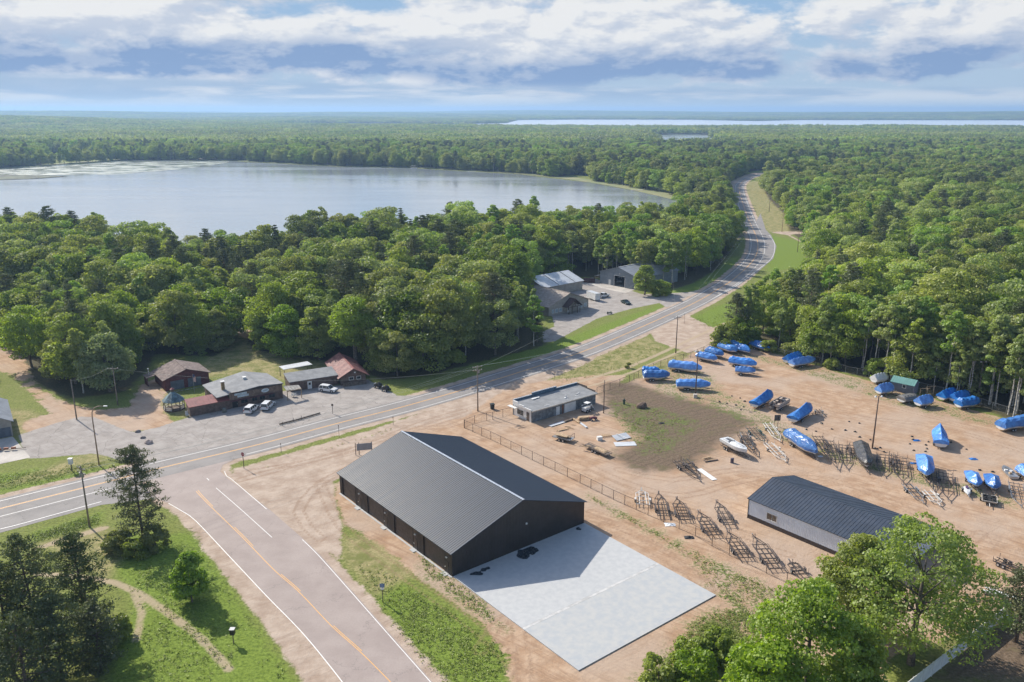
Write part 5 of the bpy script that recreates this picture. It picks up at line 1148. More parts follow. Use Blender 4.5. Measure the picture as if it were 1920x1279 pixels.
def boat(name, a, b, label, style='wrap', L=None, W=2.35, H=0.9, cover=1.0, z0=0.55, wrap=None, hullm=None, group='shrink-wrapped boats in the storage yard', cat='boat', seed=0, trailer=True, framem=None, tongue=True):
    rz, d = heading(a, b); L = L or max(d, 4.6); W *= 1.06; c = (gp(*a)+gp(*b))/2; r = root(name, c, rz, label, cat, group)
    hullm = hullm or M_HULL; rs = random.Random(seed*7+3); wrap = wrap or M_WRAP; cover *= 1.35; H *= 1.08
    R_ = hull_rings(L, W, z0, H); MB().loft(R_).build('hull', hullm, r, smooth=False)
    # the cover: pulled tight over a few bows, so it falls in facets
    n = 10; rings = []; pk = {'wrap': 0.30, 'peak': 0.30, 'flat': 0.4, 'tent': 0.72}[style] if style in ('wrap', 'peak', 'flat', 'tent') else 0.4
    for i in range(n+1):
        t = i/n; x = -L/2*1.015+L*1.03*t; w = W/2*1.05*(1-max(0, (t-0.62)/0.38)**2.2*0.80)
        if style == 'peak': hz_ = cover*((0.50+0.75*max(0, (t-.1)/.62)) if t < 0.72 else 1.25-0.95*((t-.72)/.28)**1.3)*min(1, .55+t*3)
        elif style == 'tent': hz_ = cover*(0.62+0.38*math.sin(math.pi*min(1, t*0.9+0.1)))*(1-max(0, (t-.8)/.2)*0.65)
        else: hz_ = cover*min(1, .62+t*4, (1.05-t)/0.30+0.10)*(0.92+0.08*math.sin(t*9+seed))
        zz = z0+H+0.14*max(0, (t-0.5)/0.5); sk = zz-H*rs.uniform(0.30, 0.5); ridge = zz+hz_+(0.07 if i % 2 else -0.07)*(0 < i < n)
        ww = w*(0.74 if style not in ('tent', 'peak') else 0.55)*(1+rs.uniform(-.06, .06)); rw = 0.06 if style in ('peak', 'tent') else w*0.34
        rings.append([(x, -w*1.01, sk), (x, -w*1.03, zz), (x, -ww, zz+hz_*(0.72 if style not in ('tent', 'peak') else 0.5)), (x, -rw, ridge), (x, rw, ridge), (x, ww, zz+hz_*(0.72 if style not in ('tent', 'peak') else 0.5)), (x, w*1.03, zz), (x, w*1.01, sk)])
    MB().loft(rings).build('cover', wrap, r, smooth=False)
    bd = MB(); [bd.bar((R_[k][j][0], R_[k][j][1]*1.045, R_[k][j][2]-.33), (R_[k+1][j][0], R_[k+1][j][1]*1.045, R_[k+1][j][2]-.33), .035, .06) for k in range(len(R_)-1) for j in (0, 6)]; bd.build('band', M_HULLD if seed % 3 else M_GALV, r)
    if trailer: make_trailer('boat_trailer', c, rz, 'trailer under the '+' '.join(label.replace('blue-wrapped ', 'wrapped ').split()[:13]), L*0.95, min(W*0.78, 1.9), framem or M_FRB, axles=2 if L > 6.6 else 1, group='trailers under the stored boats', loaded=True)
    return r
def tube_ring(r, rr, n=12): return [(r*math.cos(6.283*k/n), r*math.sin(6.283*k/n)) for k in range(n)]
def wheel_mb(r=0.33, w=0.2): return MB().cyl((0, 0, 0), r, w, 'y', 14), MB().cyl((0, 0, 0), r*0.55, w+0.03, 'y', 10)
_wm = wheel_mb(); ME_TYRE = _wm[0].mesh('tyre', M_TYRE); ME_RIM = _wm[1].mesh('rim', M_RIM)
def wheel(parent, x, y, z=0.33, s=1.0):
    w = bpy.data.objects.new('wheel', ME_TYRE); COL.objects.link(w); w.parent = parent; w.location = (x, y, z); w.scale = (s, 1, s)
    q = bpy.data.objects.new('rim', ME_RIM); COL.objects.link(q); q.parent = w; return w
def make_trailer(name, c, rz, label, L, W, m, axles=1, group=None, loaded=False, kind='bunk', cat='boat trailer'):
    """boat trailer: tongue towards +x"""
    r = root(name, c, rz, label, cat, group); h = 0.48; xb = -L/2; xf = L*0.18; tip = L/2+(1.2 if loaded else 0.0)
    f = MB()
    for s in (-1, 1): f.bar((xb, s*W/2, h), (xf, s*W/2, h), 0.09, 0.12); f.bar((xf, s*W/2, h), (tip-0.9, s*0.08, h), 0.09, 0.12)
    f.build('frame', m, r)
    cm = MB(); nx = 4 if kind == 'bunk' else 6
    for k in range(nx): cm.bar((xb+0.25+(xf-xb-.2)*k/(nx-1), -W/2, h), (xb+0.25+(xf-xb-.2)*k/(nx-1), W/2, h), 0.08, 0.1)
    cm.build('crossmember', m, r)
    MB().bar((tip-1.3, 0, h), (tip, 0, h+0.02), 0.11, 0.11).build('tongue', m, r); MB().cbox((tip, 0, h+.04), (0.22, 0.12, 0.12)).build('coupler', M_GALV, r)
    MB().bar((tip-0.5, 0.1, 0.03), (tip-0.5, 0.1, h+0.35), 0.06).build('jack', M_GALV, r)
    if kind == 'bunk':
        for s in (-1, 1): MB().bar((xb-0.1, s*W*0.28, h+0.22), (xf+0.1, s*W*0.24, h+0.24), 0.14, 0.07).build('bunk', M_BUNK if m is not M_FRW else m, r)
    else:
        for s in (-1, 1):
            g = MB(); g.bar((xb, s*(W/2+.18), h+0.15), (xf, s*(W/2+.18), h+0.15), 0.06); 
            for k in range(4): g.bar((xb+(xf-xb)*k/3, s*(W/2+.18), h+0.15), (xb+(xf-xb)*k/3, s*W/2, h), .05)
            g.build('guide_rail', m, r)
        for s in (-.2, .2): MB().bar((xb+.1, s*W, h+0.14), (xf, s*W, h+0.14), .08).build('bunk', M_BUNK, r)
    if not loaded:
        MB().bar((tip-1.4, 0, h), (tip-1.2, 0, h+0.75), 0.08).build('winch_post', m, r)
        for s in (-1, 1): MB().bar((xb+0.1, s*(W/2+0.12), h), (xb+0.1, s*(W/2+0.16), h+0.9), 0.05).build('guide_post', m, r)
    xa = xb+(xf-xb)*0.42
    for k in range(axles):
        x = xa+(k-(axles-1)/2)*0.78
        for s in (-1, 1): wheel(r, x, s*(W/2+0.2)); MB().box((x-0.40, s*(W/2+0.2)-.13, .70), (x+0.40, s*(W/2+0.2)+.13, .74)).build('fender', m, r)
        MB().bar((x, -W/2-.1, .33), (x, W/2+.1, .33), .06).build('axle', M_FRB, r)
    return r
G1 = 'shrink-wrapped boats in the storage yard'
BL = [ # name, stern px, bow px, label, style, kwargs
 ((1206,713),(1254,712.5),'blue shrink-wrapped boat nearest the corner of the fence, leftmost of all', 'wrap', dict(W=2.5,cover=0.95)),
 ((1204,703),(1236,705),'blue-wrapped boat half hidden behind the leftmost wrapped boat', 'wrap', dict(W=2.2,cover=0.7)),
 ((1255,693),(1314,701),'longest blue-wrapped boat standing along the roadside fence', 'wrap', dict(W=2.6,cover=1.0,H=1.0)),
 ((1268,729.5),(1330,731.5),'blue-wrapped boat with a silver hull band in front of the lamp pole', 'flat', dict(W=2.5,cover=0.9,H=0.95)),
 ((1308,674),(1343,682),'pale shiny blue-wrapped boat left end of the row by the fence', 'wrap', dict(W=2.3,cover=0.8)),
 ((1326,665),(1355,674),'glinting blue-wrapped boat second in the row by the fence', 'wrap', dict(W=2.3,cover=0.9)),
 ((1350,656),(1380,666),'blue-wrapped boat third in the row by the fence', 'wrap', dict(W=2.4,cover=0.9)),
 ((1369,653),(1404,667),'blue-wrapped boat with a white streak at the right end of the fence row', 'flat', dict(W=2.5,cover=0.9)),
 ((1368,684),(1417,692),'larger of the two blue-wrapped boats below the fence row', 'flat', dict(W=2.5,cover=0.85,H=0.9)),
 ((1378,701),(1415,704),'smaller blue-wrapped boat in front of the larger one below the fence row', 'tent', dict(W=2.1,cover=0.8,H=0.7)),
 ((1410,651),(1441,662),'blue-wrapped boat with white hull alone at the edge of the woods', 'tent', dict(W=2.4,cover=0.9)),
 ((1473,683),(1503,674),'blue-wrapped boat behind its twin near the pole by the woods', 'tent', dict(W=2.3,cover=1.0)),
 ((1483,690),(1526,683),'blue-wrapped boat in front of its twin near the pole by the woods', 'tent', dict(W=2.4,cover=0.95)),
 ((1413,767),(1446,750),'blue-wrapped boat with a sharply peaked bow beside the brown pontoon boat', 'peak', dict(W=2.4,cover=1.05,H=1.0)),
 ((1485,795),(1519,774),'blue-wrapped boat with a peaked bow right of the brown pontoon boat', 'peak', dict(W=2.5,cover=1.0,H=1.0)),
 ((1479,826),(1528,862),'big blue-wrapped boat with a white hull on a double-axle trailer among the empty trailers', 'flat', dict(W=2.7,cover=1.0,H=1.15,z0=0.7)),
 ((1648,741),(1671,738),'small blue-wrapped boat just left of the teal-roofed shed', 'tent', dict(W=2.3,cover=1.2)),
 ((1720,764),(1746,760),'small blue-wrapped boat right of the grey covered boat', 'tent', dict(W=2.3,cover=1.1)),
 ((1763,753),(1792,745),'blue-wrapped boat leftmost of three under the birches', 'tent', dict(W=2.3,cover=1.1)),
 ((1785,756),(1815,749),'blue-wrapped boat in the middle of three under the birches', 'tent', dict(W=2.2,cover=1.0)),
 ((1795,767),(1834,762),'blue-wrapped boat rightmost and nearest of three under the birches', 'wrap', dict(W=2.4,cover=0.9)),
 ((1874,809),(1936,799),'long blue-wrapped boat at the right edge of the yard', 'flat', dict(W=2.6,cover=1.0,H=1.0)),
 ((1763,843),(1757,818),'tall blue-wrapped boat standing end-on in the middle of the open yard', 'peak', dict(W=2.6,cover=1.15,H=1.2)),
 ((1730,872),(1736,904),'tall blue-wrapped boat with its bow to the viewer beside the rack of dark trailers', 'peak', dict(W=2.7,cover=1.0,H=1.3,z0=.7)),
 ((1819,897),(1830,921),'left of two small blue-wrapped boats standing end-on by the jet ski', 'peak', dict(W=2.2,cover=0.75,H=0.8)),
 ((1856,903),(1863,926),'right of two small blue-wrapped boats standing end-on by the jet ski', 'peak', dict(W=2.3,cover=0.8,H=0.8)),
 ((1919,895),(1935,905),'blue-wrapped boat cut by the right edge beside the dark trailer', 'wrap', dict(W=2.2,cover=0.8)),
]
for i, (a, b, lab, sty, kw) in enumerate(BL): boat('wrapped_boat', a, b, lab, sty, seed=i, **kw)
boat('covered_boat', (1638,720), (1662,717), 'white shrink-wrapped boat left of the teal-roofed shed', 'tent', W=2.4, cover=1.0, wrap=M_WRAPW, group=None, seed=41)
boat('covered_boat', (1688,757), (1716,752), 'boat under a flat grey canvas cover in front of the teal-roofed shed', 'flat', W=2.6, cover=0.5, H=0.8, wrap=M_TARPG, group=None, seed=42)
boat('covered_boat', (1612,846), (1624,885), 'boat under a black canvas cover between the empty trailers', 'tent', W=2.7, cover=0.7, H=1.2, wrap=M_TARPB, group=None, seed=43)
# open boats
def open_boat(name, a, b, label, W=2.3, H=0.9, z0=0.6, deckm=None, hullm=None, cab=True, L=None, trailer=True):
    rz, d = heading(a, b); L = L or d; c = (gp(*a)+gp(*b))/2; r = root(name, c, rz, label, 'boat'); R_ = hull_rings(L, W, z0, H)
    MB().loft(R_).build('hull', hullm or M_HULL, r); deckm = deckm or M_HULL
    dk = [[(x[0][0], x[0][1]*.96, x[0][2]+.01), (x[6][0], x[6][1]*.96, x[6][2]+.01)] for x in R_]
    mb = MB(); 
    for i in range(len(dk)-1): mb.add([dk[i][0], dk[i+1][0], dk[i+1][1], dk[i][1]], [(0, 1, 2, 3)])
    mb.build('deck', deckm, r); zt = z0+H
    if cab:
        MB().loft([[(x, -w, zt+.02), (x, -w*.6, zt+hh), (x, w*.6, zt+hh), (x, w, zt+.02)] for x, w, hh in ((-.1*L, .8, .25), (.1*L, .75, .42), (.28*L, .55, .34), (.40*L, .25, .12))]).build('cabin', deckm, r)
        MB().box((-.40*L, -.75, zt+.015), (-.13*L, .75, zt+.06)).build('cockpit', M_HULLD, r)
        for s in (-1, 1): MB().box((-.36*L, s*.72-.15, zt+.06), (-.16*L, s*.72+.15, zt+.28)).build('seat', deckm, r)
    if trailer: make_trailer('boat_trailer', c, rz, 'trailer under the '+label, L*.95, 1.8, M_FRB, 2 if L > 6 else 1, 'trailers under the stored boats', True)
    return r
ws = open_boat('white_sailboat', (1356,836), (1399,860), 'uncovered white cabin boat with a dark underside in the dirt yard', W=2.4, H=1.05, z0=.85)
MB().bar((-2.8, .1, 2.15), (3.2, .1, 2.35), .09).build('mast', M_GALV, ws)
db = open_boat('aluminium_dinghy', (1901,900), (1881,879), 'small open aluminium dinghy cluttered with gear lying on the grass', W=1.9, H=.55, z0=.1, hullm=M_ALU, deckm=M_ALU, cab=False, trailer=False)
for k, (x, y) in enumerate(((-1.2,.2),(-.2,-.3),(.8,.2),(.2,.45))): MB().cbox((x, y, .78), (.6, .45, .3), .5*k).build('gear', [M_WOOD, M_HULL, M_HULLD, M_WHITE][k], db)
# pontoon boat
rzp, Lp = heading((1446,774), (1477,756)); pt = root('pontoon_boat', (gp(1446,774)+gp(1477,756))/2, rzp, 'brown and cream pontoon boat with open seating on two tubes', 'pontoon boat'); Lp = 6.6
M_CREAM = mat('cream_vinyl', (0.48, 0.40, 0.33), .7, 0, .15, 2)
for s in (-1, 1): MB().tube([(-Lp/2, s*.85, .85), (Lp/2-.5, s*.85, .85), (Lp/2, s*.85, 1.0)], [.32, .32, .06], 10).build('pontoon', M_ALU, pt)
MB().box((-Lp/2, -1.25, 1.18), (Lp/2-.2, 1.25, 1.27)).build('deck', mat('brown_carpet', (.10, .06, .05), .95, 0, .2), pt)
for x0_, x1_, y0_, y1_ in ((-Lp/2, Lp/2-.5, -1.25, -1.18), (-Lp/2, Lp/2-.5, 1.18, 1.25), (Lp/2-.52, Lp/2-.45, -1.17, 1.17), (-Lp/2, -Lp/2+.07, -1.17, -.3)): MB().box((x0_, y0_, 1.28), (x1_, y1_, 1.95)).build('side_panel', M_CREAM, pt)
for x, y, w, d_ in ((2.2,-.8,1.6,.6),(2.2,.8,1.6,.6),(-2.4,-.8,1.2,.6),(-.3,.75,.7,.6),(-1.6,.8,.6,.6)): MB().cbox((x, y, 1.55), (w, d_, .5)).build('seat', M_CREAM, pt); 
MB().cbox((.3, -.75, 1.75), (.6, .7, .8)).build('console', M_HULLD, pt); MB().cbox((-Lp/2-.3, 0, 1.2), (.45, .4, 1.0)).build('outboard_motor', M_HULLD, pt)
make_trailer('boat_trailer', pt.location, rzp, 'trailer carrying the brown pontoon boat', 6.2, 1.7, M_FRB, 2, 'trailers under the stored boats', True)
# jet ski
rzj, _ = heading((1811,918), (1816,935)); js = root('jet_ski', gp(1813,925), rzj, 'white and purple jet ski on a small trailer', 'jet ski')
MB().loft([[(x, -w, .55), (x, -w*.8, .35), (x, w*.8, .35), (x, w, .55), (x, w*.7, .55+h), (x, -w*.7, .55+h)] for x, w, h in ((-1.5, .5, .25), (-.5, .58, .35), (.5, .55, .5), (1.2, .35, .35), (1.6, .08, .1))]).build('hull', M_HULL, js)
MB().loft([[(x, -w, .85), (x, w, .85), (x, w*.7, .85+h), (x, -w*.7, .85+h)] for x, w, h in ((-1.3, .22, .2), (-.2, .24, .25), (.3, .2, .35))]).build('saddle', mat('purple_vinyl', (.08, .03, .10), .5), js); MB().bar((.35, -.4, 1.25), (.35, .4, 1.25), .06).build('handlebar', M_HULLD, js)
make_trailer('small_trailer', js.location, rzj, 'small light trailer under the jet ski', 3.0, 1.1, M_GALV, 1, None, True)

# ---- empty trailers
def tr(tip, rear, label, m=M_FRB, W=1.9, kind='bunk', axles=2, L=None):
    rz, d = heading(rear, tip); L = L or d; c = (gp(*tip)+gp(*rear))/2
    return make_trailer('boat_trailer', c, rz, label, L, W, m, axles, 'empty boat trailers in the dirt yard', False, kind)
tr((1234,926),(1244,973),'dark empty bunk trailer next to the white one along the fence', W=1.9)
tr((1265,930),(1287,987),'long dark pontoon trailer with guide rails, third from the white one', W=2.1, kind='rail', L=9.0)
tr((1308,961),(1339,1009),'dark trailer with wide open frame, middle of the fence row', W=2.2, kind='rail')
tr((1342,942),(1368,990),'dark empty trailer standing back from the fence row nearest the shed', W=2.0)
tr((1362,998),(1398,1052),'dark railed trailer low in the fence row before the last long one', W=2.2, kind='rail')
tr((1410,1006),(1456,1073),'longest dark railed trailer near the bottom of the fence row', W=2.3, kind='rail')
tr((1478,1054),(1504,1082),'dark trailer half hidden by the bright tree at the end of the fence row', W=1.8, axles=1)
tr((1314,906),(1268,869),'dark trailer with pale fenders beside the white panel on the ground', W=1.5)
tr((1310,897),(1284,866),'second dark trailer pushed close against the one beside the white panel', W=1.4)
tr((1420,859),(1391,820),'dark twin-axle trailer directly right of the uncovered white boat', W=1.9)
tr((1410,846),(1394,815),'rusty pale trailer squeezed behind the uncovered white boat', m=M_GALV, W=1.6, axles=1)
tr((1434,834),(1408,806),'green painted trailer behind the uncovered white boat', m=M_FRG, W=2.2, kind='rail')
tr((1463,832),(1439,798),'white-railed pontoon trailer behind the green one', m=M_FRW, W=2.0, axles=1)
tr((1474,870),(1441,836),'white V-shaped trailer lying in front of the big wrapped boat', m=M_FRW, W=2.2, axles=1)
tr((1570,884),(1552,830),'dark trailer just right of the big wrapped boat', W=2.0, kind='rail')
tr((1562,868),(1532,822),'dark railed trailer tucked behind the bow of the big wrapped boat', W=2.0, kind='rail')
tr((1586,882),(1582,838),'dark trailer left of the black covered boat', W=1.9, kind='rail')
tr((1600,862),(1596,838),'short dark trailer touching the black covered boat', W=1.5, axles=1)
tr((1656,896),(1655,856),'dark trailer right of the black covered boat', W=2.1, kind='rail')
tr((1693,910),(1687,862),'dark railed trailer left of the tall end-on blue boat', W=2.4, kind='rail')
tr((1677,890),(1674,858),'narrow dark trailer between two railed ones left of the tall end-on boat', W=1.3, axles=1)
tr((1732,948),(1699,912),'low grey twin-axle trailer with tyres below the tall end-on boat', m=M_GALV, W=1.7)
tr((1763,953),(1738,925),'white boat trailer with rollers right of the low grey one', m=M_FRW, W=2.0, axles=1)
tr((1777,942),(1772,891),'dark railed trailer right of the tall end-on blue boat', W=2.3, kind='rail')
tr((1754,930),(1750,890),'dark trailer in the shadow of the tall end-on blue boat', W=1.6, axles=1)
tr((1915,956),(1904,910),'grey railed trailer at the right edge of the yard', m=M_GALV, W=2.3, kind='rail')
tr((1924,1080),(1866,1054),'low dark trailer at the right edge beyond the big tree', W=1.6)
tr((1545,786),(1530,770),'small dark trailer in the shade between pontoon boat and peaked boat', m=M_GALV, W=1.4, axles=1, L=4)
rzt, dt = heading((1206,953), (1202,918)); wt = make_trailer('boat_trailer', (gp(1206,953)+gp(1202,918))/2, rzt, 'white boat trailer with a raised triangular front at the left end of the fence row', dt*0.9, 2.3, M_FRW, 1, 'empty boat trailers in the dirt yard', False)
# utility trailer with tyres
rzu, _ = heading((1853,925), (1855,955)); ut = root('utility_trailer', gp(1854,942), rzu, 'small flat trailer loaded with old tyres', 'trailer')
MB().box((-1.5,-1.2,.55),(1.5,1.2,.65)).build('bed', M_WOODD, ut); q = MB()
for a_, b_ in (((-1.5,-1.2),(1.5,-1.2)),((1.5,-1.2),(1.5,1.2)),((1.5,1.2),(-1.5,1.2)),((-1.5,1.2),(-1.5,-1.2))): q.bar((*a_,.85),(*b_,.85),.06)
q.build('rail', M_FRW, ut); MB().bar((1.5,0,.5),(3.0,0,.5),.1).build('tongue', M_FRW, ut)
for s in (-1,1): wheel(ut, -.2, s*1.35)
for k in range(9):
    t = bpy.data.objects.new('spare_tyre', MB().cyl((0,0,0), .36, .22, 'z', 14).mesh('spare_tyre', M_TYRE) if k == 0 else _sp.data); COL.objects.link(t); _sp = t if k == 0 else _sp
    p_ = loc2w(ut, -1.0+(k%3)*.85, -.75+((k//3)%3)*.72, 0); t.location = (p_.x, p_.y, .78+(.02 if k%2 else .12)); t.rotation_euler = (.25*(k%3-1), .2*(k%2), k); tag(t, 'old black tyre lying on the small flat trailer', 'tyre', 'old tyres on the flat trailer')

# ---- loaded trailers by the old station
def flat_trailer(name, a, b, label, L, W, load):
    rz, _ = heading(a, b); c = (gp(*a)+gp(*b))/2; r = root(name, c, rz, label, 'trailer')
    MB().box((-L/2, -W/2, .6), (L/2, W/2, .72)).build('bed', M_WOODD if load == 'planks' else M_GALV, r); MB().bar((L/2, 0, .55), (L/2+1.4, 0, .5), .12).build('tongue', M_FRB, r)
    f = MB(); 
    for s in (-1, 1): f.bar((-L/2, s*W/2, .9), (L/2, s*W/2, .9), .06); [f.bar((-L/2+L*k/4, s*W/2, .6), (-L/2+L*k/4, s*W/2, .93), .05) for k in range(5)]
    f.build('rail', M_FRB if load == 'planks' else M_GALV, r)
    for x in (-.45, .45):
        for s in (-1, 1): wheel(r, x, s*(W/2+.12))
    return r, c, rz
lt, lc, lrz = flat_trailer('cargo_trailer', (1041,822), (1072,829), 'grey utility trailer piled with pale lumber beside the chain-link fence', 4.4, 2.0, 'lumber')
def planks(c, rz, n, L, w, z, label, group, spread=1.2, m=None, seed=0, tilt=0.0):
    rs = random.Random(seed)
    for k in range(n):
        o = MB().cbox((0, 0, 0), (L*rs.uniform(.6, 1.05), w, .06)).build('plank', m or M_WOOD); p = Vector(c)+Vector((rs.uniform(-.5, .5)*spread, rs.uniform(-.5, .5)*spread, z+0.066*k))
        o.location = p; o.rotation_euler = (0, tilt*rs.uniform(-1, 1), rz+rs.uniform(-.12, .12)); tag(o, label, 'plank', group)
planks(lc, lrz, 7, 3.6, .9, .82, 'pale plank in the pile on the grey utility trailer', 'planks on the utility trailer', .8, seed=1)
MB().bar((2.2, -.9, .7), (2.2, -.9, 1.8), .06).bar((2.2, .9, .7), (2.2, .9, 1.8), .06).bar((2.2, -.9, 1.8), (2.2, .9, 1.8), .06).build('headboard', M_FRB, lt)
lt2, lc2, lrz2 = flat_trailer('flatbed_trailer', (1098,838), (1142,858), 'long rusty flatbed trailer with two pale plywood sheets near its wheels', 7.0, 1.7, 'planks')
for k in range(3):
    o = MB().cbox((0,0,0), (2.9, 1.25, .05)).build('plywood_sheet', M_WOOD); p_ = loc2w(lt2, 1.2-.2*k, .1*k, .78+.055*k); o.location = p_; o.rotation_euler = (0,0,lrz2+.04*k); tag(o, 'pale plywood sheet stacked on the flatbed trailer', 'plywood', 'plywood sheets on the flatbed trailer')
planks((lc2.x-2.4, lc2.y+1.2, 0), lrz2+.5, 3, 2.4, .2, .80, 'thin board leaning loose on the rusty flatbed trailer', 'boards on the flatbed trailer', 1.0, seed=4)
# ================================================================ vehicles
M_CARW = mat('white_car_paint', (0.68, 0.69, 0.70), 0.22, 0, 0.02, 0.5, spec=0.6); M_CARG = mat('dark_green_car_paint', (0.018, 0.045, 0.038), 0.2, 0.2, 0.05); M_TRIMK = mat('black_trim', (0.02, 0.02, 0.021), 0.5)
M_TAIL = mat('red_lamp', (0.30, 0.02, 0.02), 0.3); M_HEAD = mat('clear_lamp', (0.65, 0.68, 0.70), 0.12); M_CGL = mat('car_glass', (0.018, 0.025, 0.03), 0.05, 0, 0.02, spec=0.8)
def car(name, c, rz, label, paint, kind='suv', L=4.7, W=1.88, H=1.72, cat='car'):
    """front towards +x"""
    r = root(name, c, rz, label, cat); hw = W/2
    if kind == 'suv': prof = [(-.5, .34), (-.5, .62), (-.492, .98), (-.30, 1.0), (.20, 1.0), (.36, .96), (.475, .86), (.5, .66), (.495, .34)]; gh = [(-.485, .98), (-.45, H-.06), (-.36, H), (.06, H-.02), (.235, 1.0)]
    elif kind == 'pickup': prof = [(-.5, .42), (-.5, .78), (-.498, 1.08), (-.30, 1.10), (.20, 1.10), (.34, 1.08), (.485, .98), (.5, .75), (.5, .42)]; gh = [(-.13, 1.09), (-.10, H-.05), (-.03, H), (.12, H-.02), (.24, 1.09)]
    else: prof = [(-.5, .30), (-.5, .60), (-.485, .88), (-.33, .92), (.18, .90), (.36, .82), (.48, .70), (.5, .52), (.495, .30)]; gh = [(-.40, .90), (-.24, H-.06), (-.14, H), (.02, H-.02), (.22, .89)]
    P = [(x*L, z) for x, z in prof]; g = [(x*L, z) for x, z in gh]
    rings = []
    for y, k, dz in ((-hw, .0, 1), (-hw+.04, .0, 1), (hw-.04, 0, 1), (hw, 0, 1)):
        e = 0.985 if abs(y) == hw else 1.0; rings.append([(x*e, y, (z-.5)*e+.5) for x, z in P])
    MB().loft(rings).build('body', paint, r, smooth=False, bevel=0.05)
    gi = hw-.22; go = hw-.05
    def pan(pts, m, nm, off=0): return MB().add(pts, [tuple(range(len(pts)))]).build(nm, m, r)
    # greenhouse: roof panel, pillars and glass
    roof = [(g[1][0], -gi, g[1][1]), (g[2][0], -gi+.02, g[2][1]), (g[3][0], -gi+.02, g[3][1])]; R2 = [(x, -y, z) for x, y, z in roof]
    mb = MB(); th = .05
    top = roof+R2[::-1]; mb.add([(x, y, z) for x, y, z in top]+[(x, y, z-th) for x, y, z in top], [(5,4,3,2,1,0)[::-1], (11,10,9,8,7,6)]+[(i, i+6, (i+1) % 6+6, (i+1) % 6) for i in range(6)]); mb.build('roof', paint, r)
    core = [[(g[0][0]+.02, s*go, g[0][1]-.02), (g[1][0]+.02, s*gi*.99, g[1][1]-.04), (g[3][0]-.02, s*gi*.99, g[3][1]-.04), (g[4][0]-.02, s*go, g[4][1]-.02)] for s in (-1, 1)]
    MB().loft([core[0], core[1]]).build('window', M_CGL, r)
    pl = MB()
    for s in (-1, 1):
        pl.bar((g[0][0]+.05, s*(go-.0), g[0][1]), (g[1][0]+.04, s*(gi+.01), g[1][1]-.02), .12, .05); pl.bar((g[4][0]-.04, s*go, g[4][1]), (g[3][0], s*(gi+.01), g[3][1]-.02), .08, .05)
        mids = [(.0)] if kind != 'suv' else [-.02, -.24]
        for q in mids: pl.bar((q*L, s*(go+.005), g[0][1]), (q*L-.03, s*(gi+.015), g[2][1]-.03), .09, .04)
    pl.build('pillar', paint, r)
    for s in (-1, 1):
        for x in (-.30, .31): w = wheel(r, x*L, s*(hw-.08), .35, 1.06); MB().box((x*L-.42, s*(hw+.003)-.012, .34), (x*L+.42, s*(hw+.003)+.012, .74)).build('wheel_arch', M_TRIMK, r)
        MB().cbox((.175*L, s*(hw+.08), 1.02), (.14, .2, .15)).build('mirror', paint, r)
        MB().cbox((.475*L, s*(hw-.26), .74), (.14, .34, .15)).build('headlight', M_HEAD, r); MB().cbox((-.498*L, s*(hw-.14), .9), (.06, .2, .28)).build('tail_light', M_TAIL, r)
    MB().cbox((.5*L, 0, .50), (.08, W*.86, .26)).build('bumper', M_TRIMK, r); MB().cbox((-.5*L, 0, .50), (.08, W*.86, .26)).build('bumper', paint, r)
    if kind == 'pickup': MB().box((-.485*L, -hw+.12, 1.05), (-.15*L, hw-.12, 1.106)).build('cargo_bed', M_TRIMK, r)
    return r
def carpx(name, rear, front, label, paint, kind='suv', **k):
    rz, d = heading(rear, front); return car(name, (gp(*rear)+gp(*front))/2, rz, label, paint, kind, **k)
carpx('parked_suv', (464,777), (480,765), 'white SUV parked at the tavern, nearest its maroon-roofed wing', M_CARW)
carpx('parked_suv', (494,772), (511,757), 'white station wagon with roof rails parked right of the other white SUV at the tavern', M_CARW, L=5.0, H=1.8)
carpx('parked_suv', (600,732), (632,736), 'silver-white SUV parked broadside by the white door of the long wing', M_CARW)
carpx('pickup_truck', (1121,560), (1141,555), 'white pickup parked beside the white box trailer at the lodge', M_CARW, 'pickup', L=5.6, W=2.0, H=1.85)
carpx('parked_car', (1165,566), (1182,573), 'dark green car parked alone on the lodge lot', M_CARG, 'sedan', L=4.7, H=1.42)
carpx('delivery_truck', (1163,527), (1161,532), 'white truck parked inside the open grey barn', M_CARW, 'pickup', L=5.5, W=2.1, H=2.3)
carpx('parked_car', (1195,541), (1206,543), 'pale car half hidden behind the small tree at the grey barn', mat('silver_car_paint', (.42, .45, .47), .25, .3), 'sedan', L=4.5, H=1.45)
bt = root('box_trailer', gp(1112,562), rz11+1.35, 'white enclosed box trailer beside the lodge', 'trailer')
MB().box((-3, -1.1, .5), (3, 1.1, 2.9)).build('box', M_WHITE, bt); MB().box((-3.02, -1.12, 2.9), (3.02, 1.12, 2.96)).build('roof', M_ROOFW, bt); MB().bar((3, 0, .5), (4.2, 0, .5), .12).build('tongue', M_FRB, bt); [wheel(bt, x, s*1.1) for x in (-.4, .4) for s in (-1, 1)]
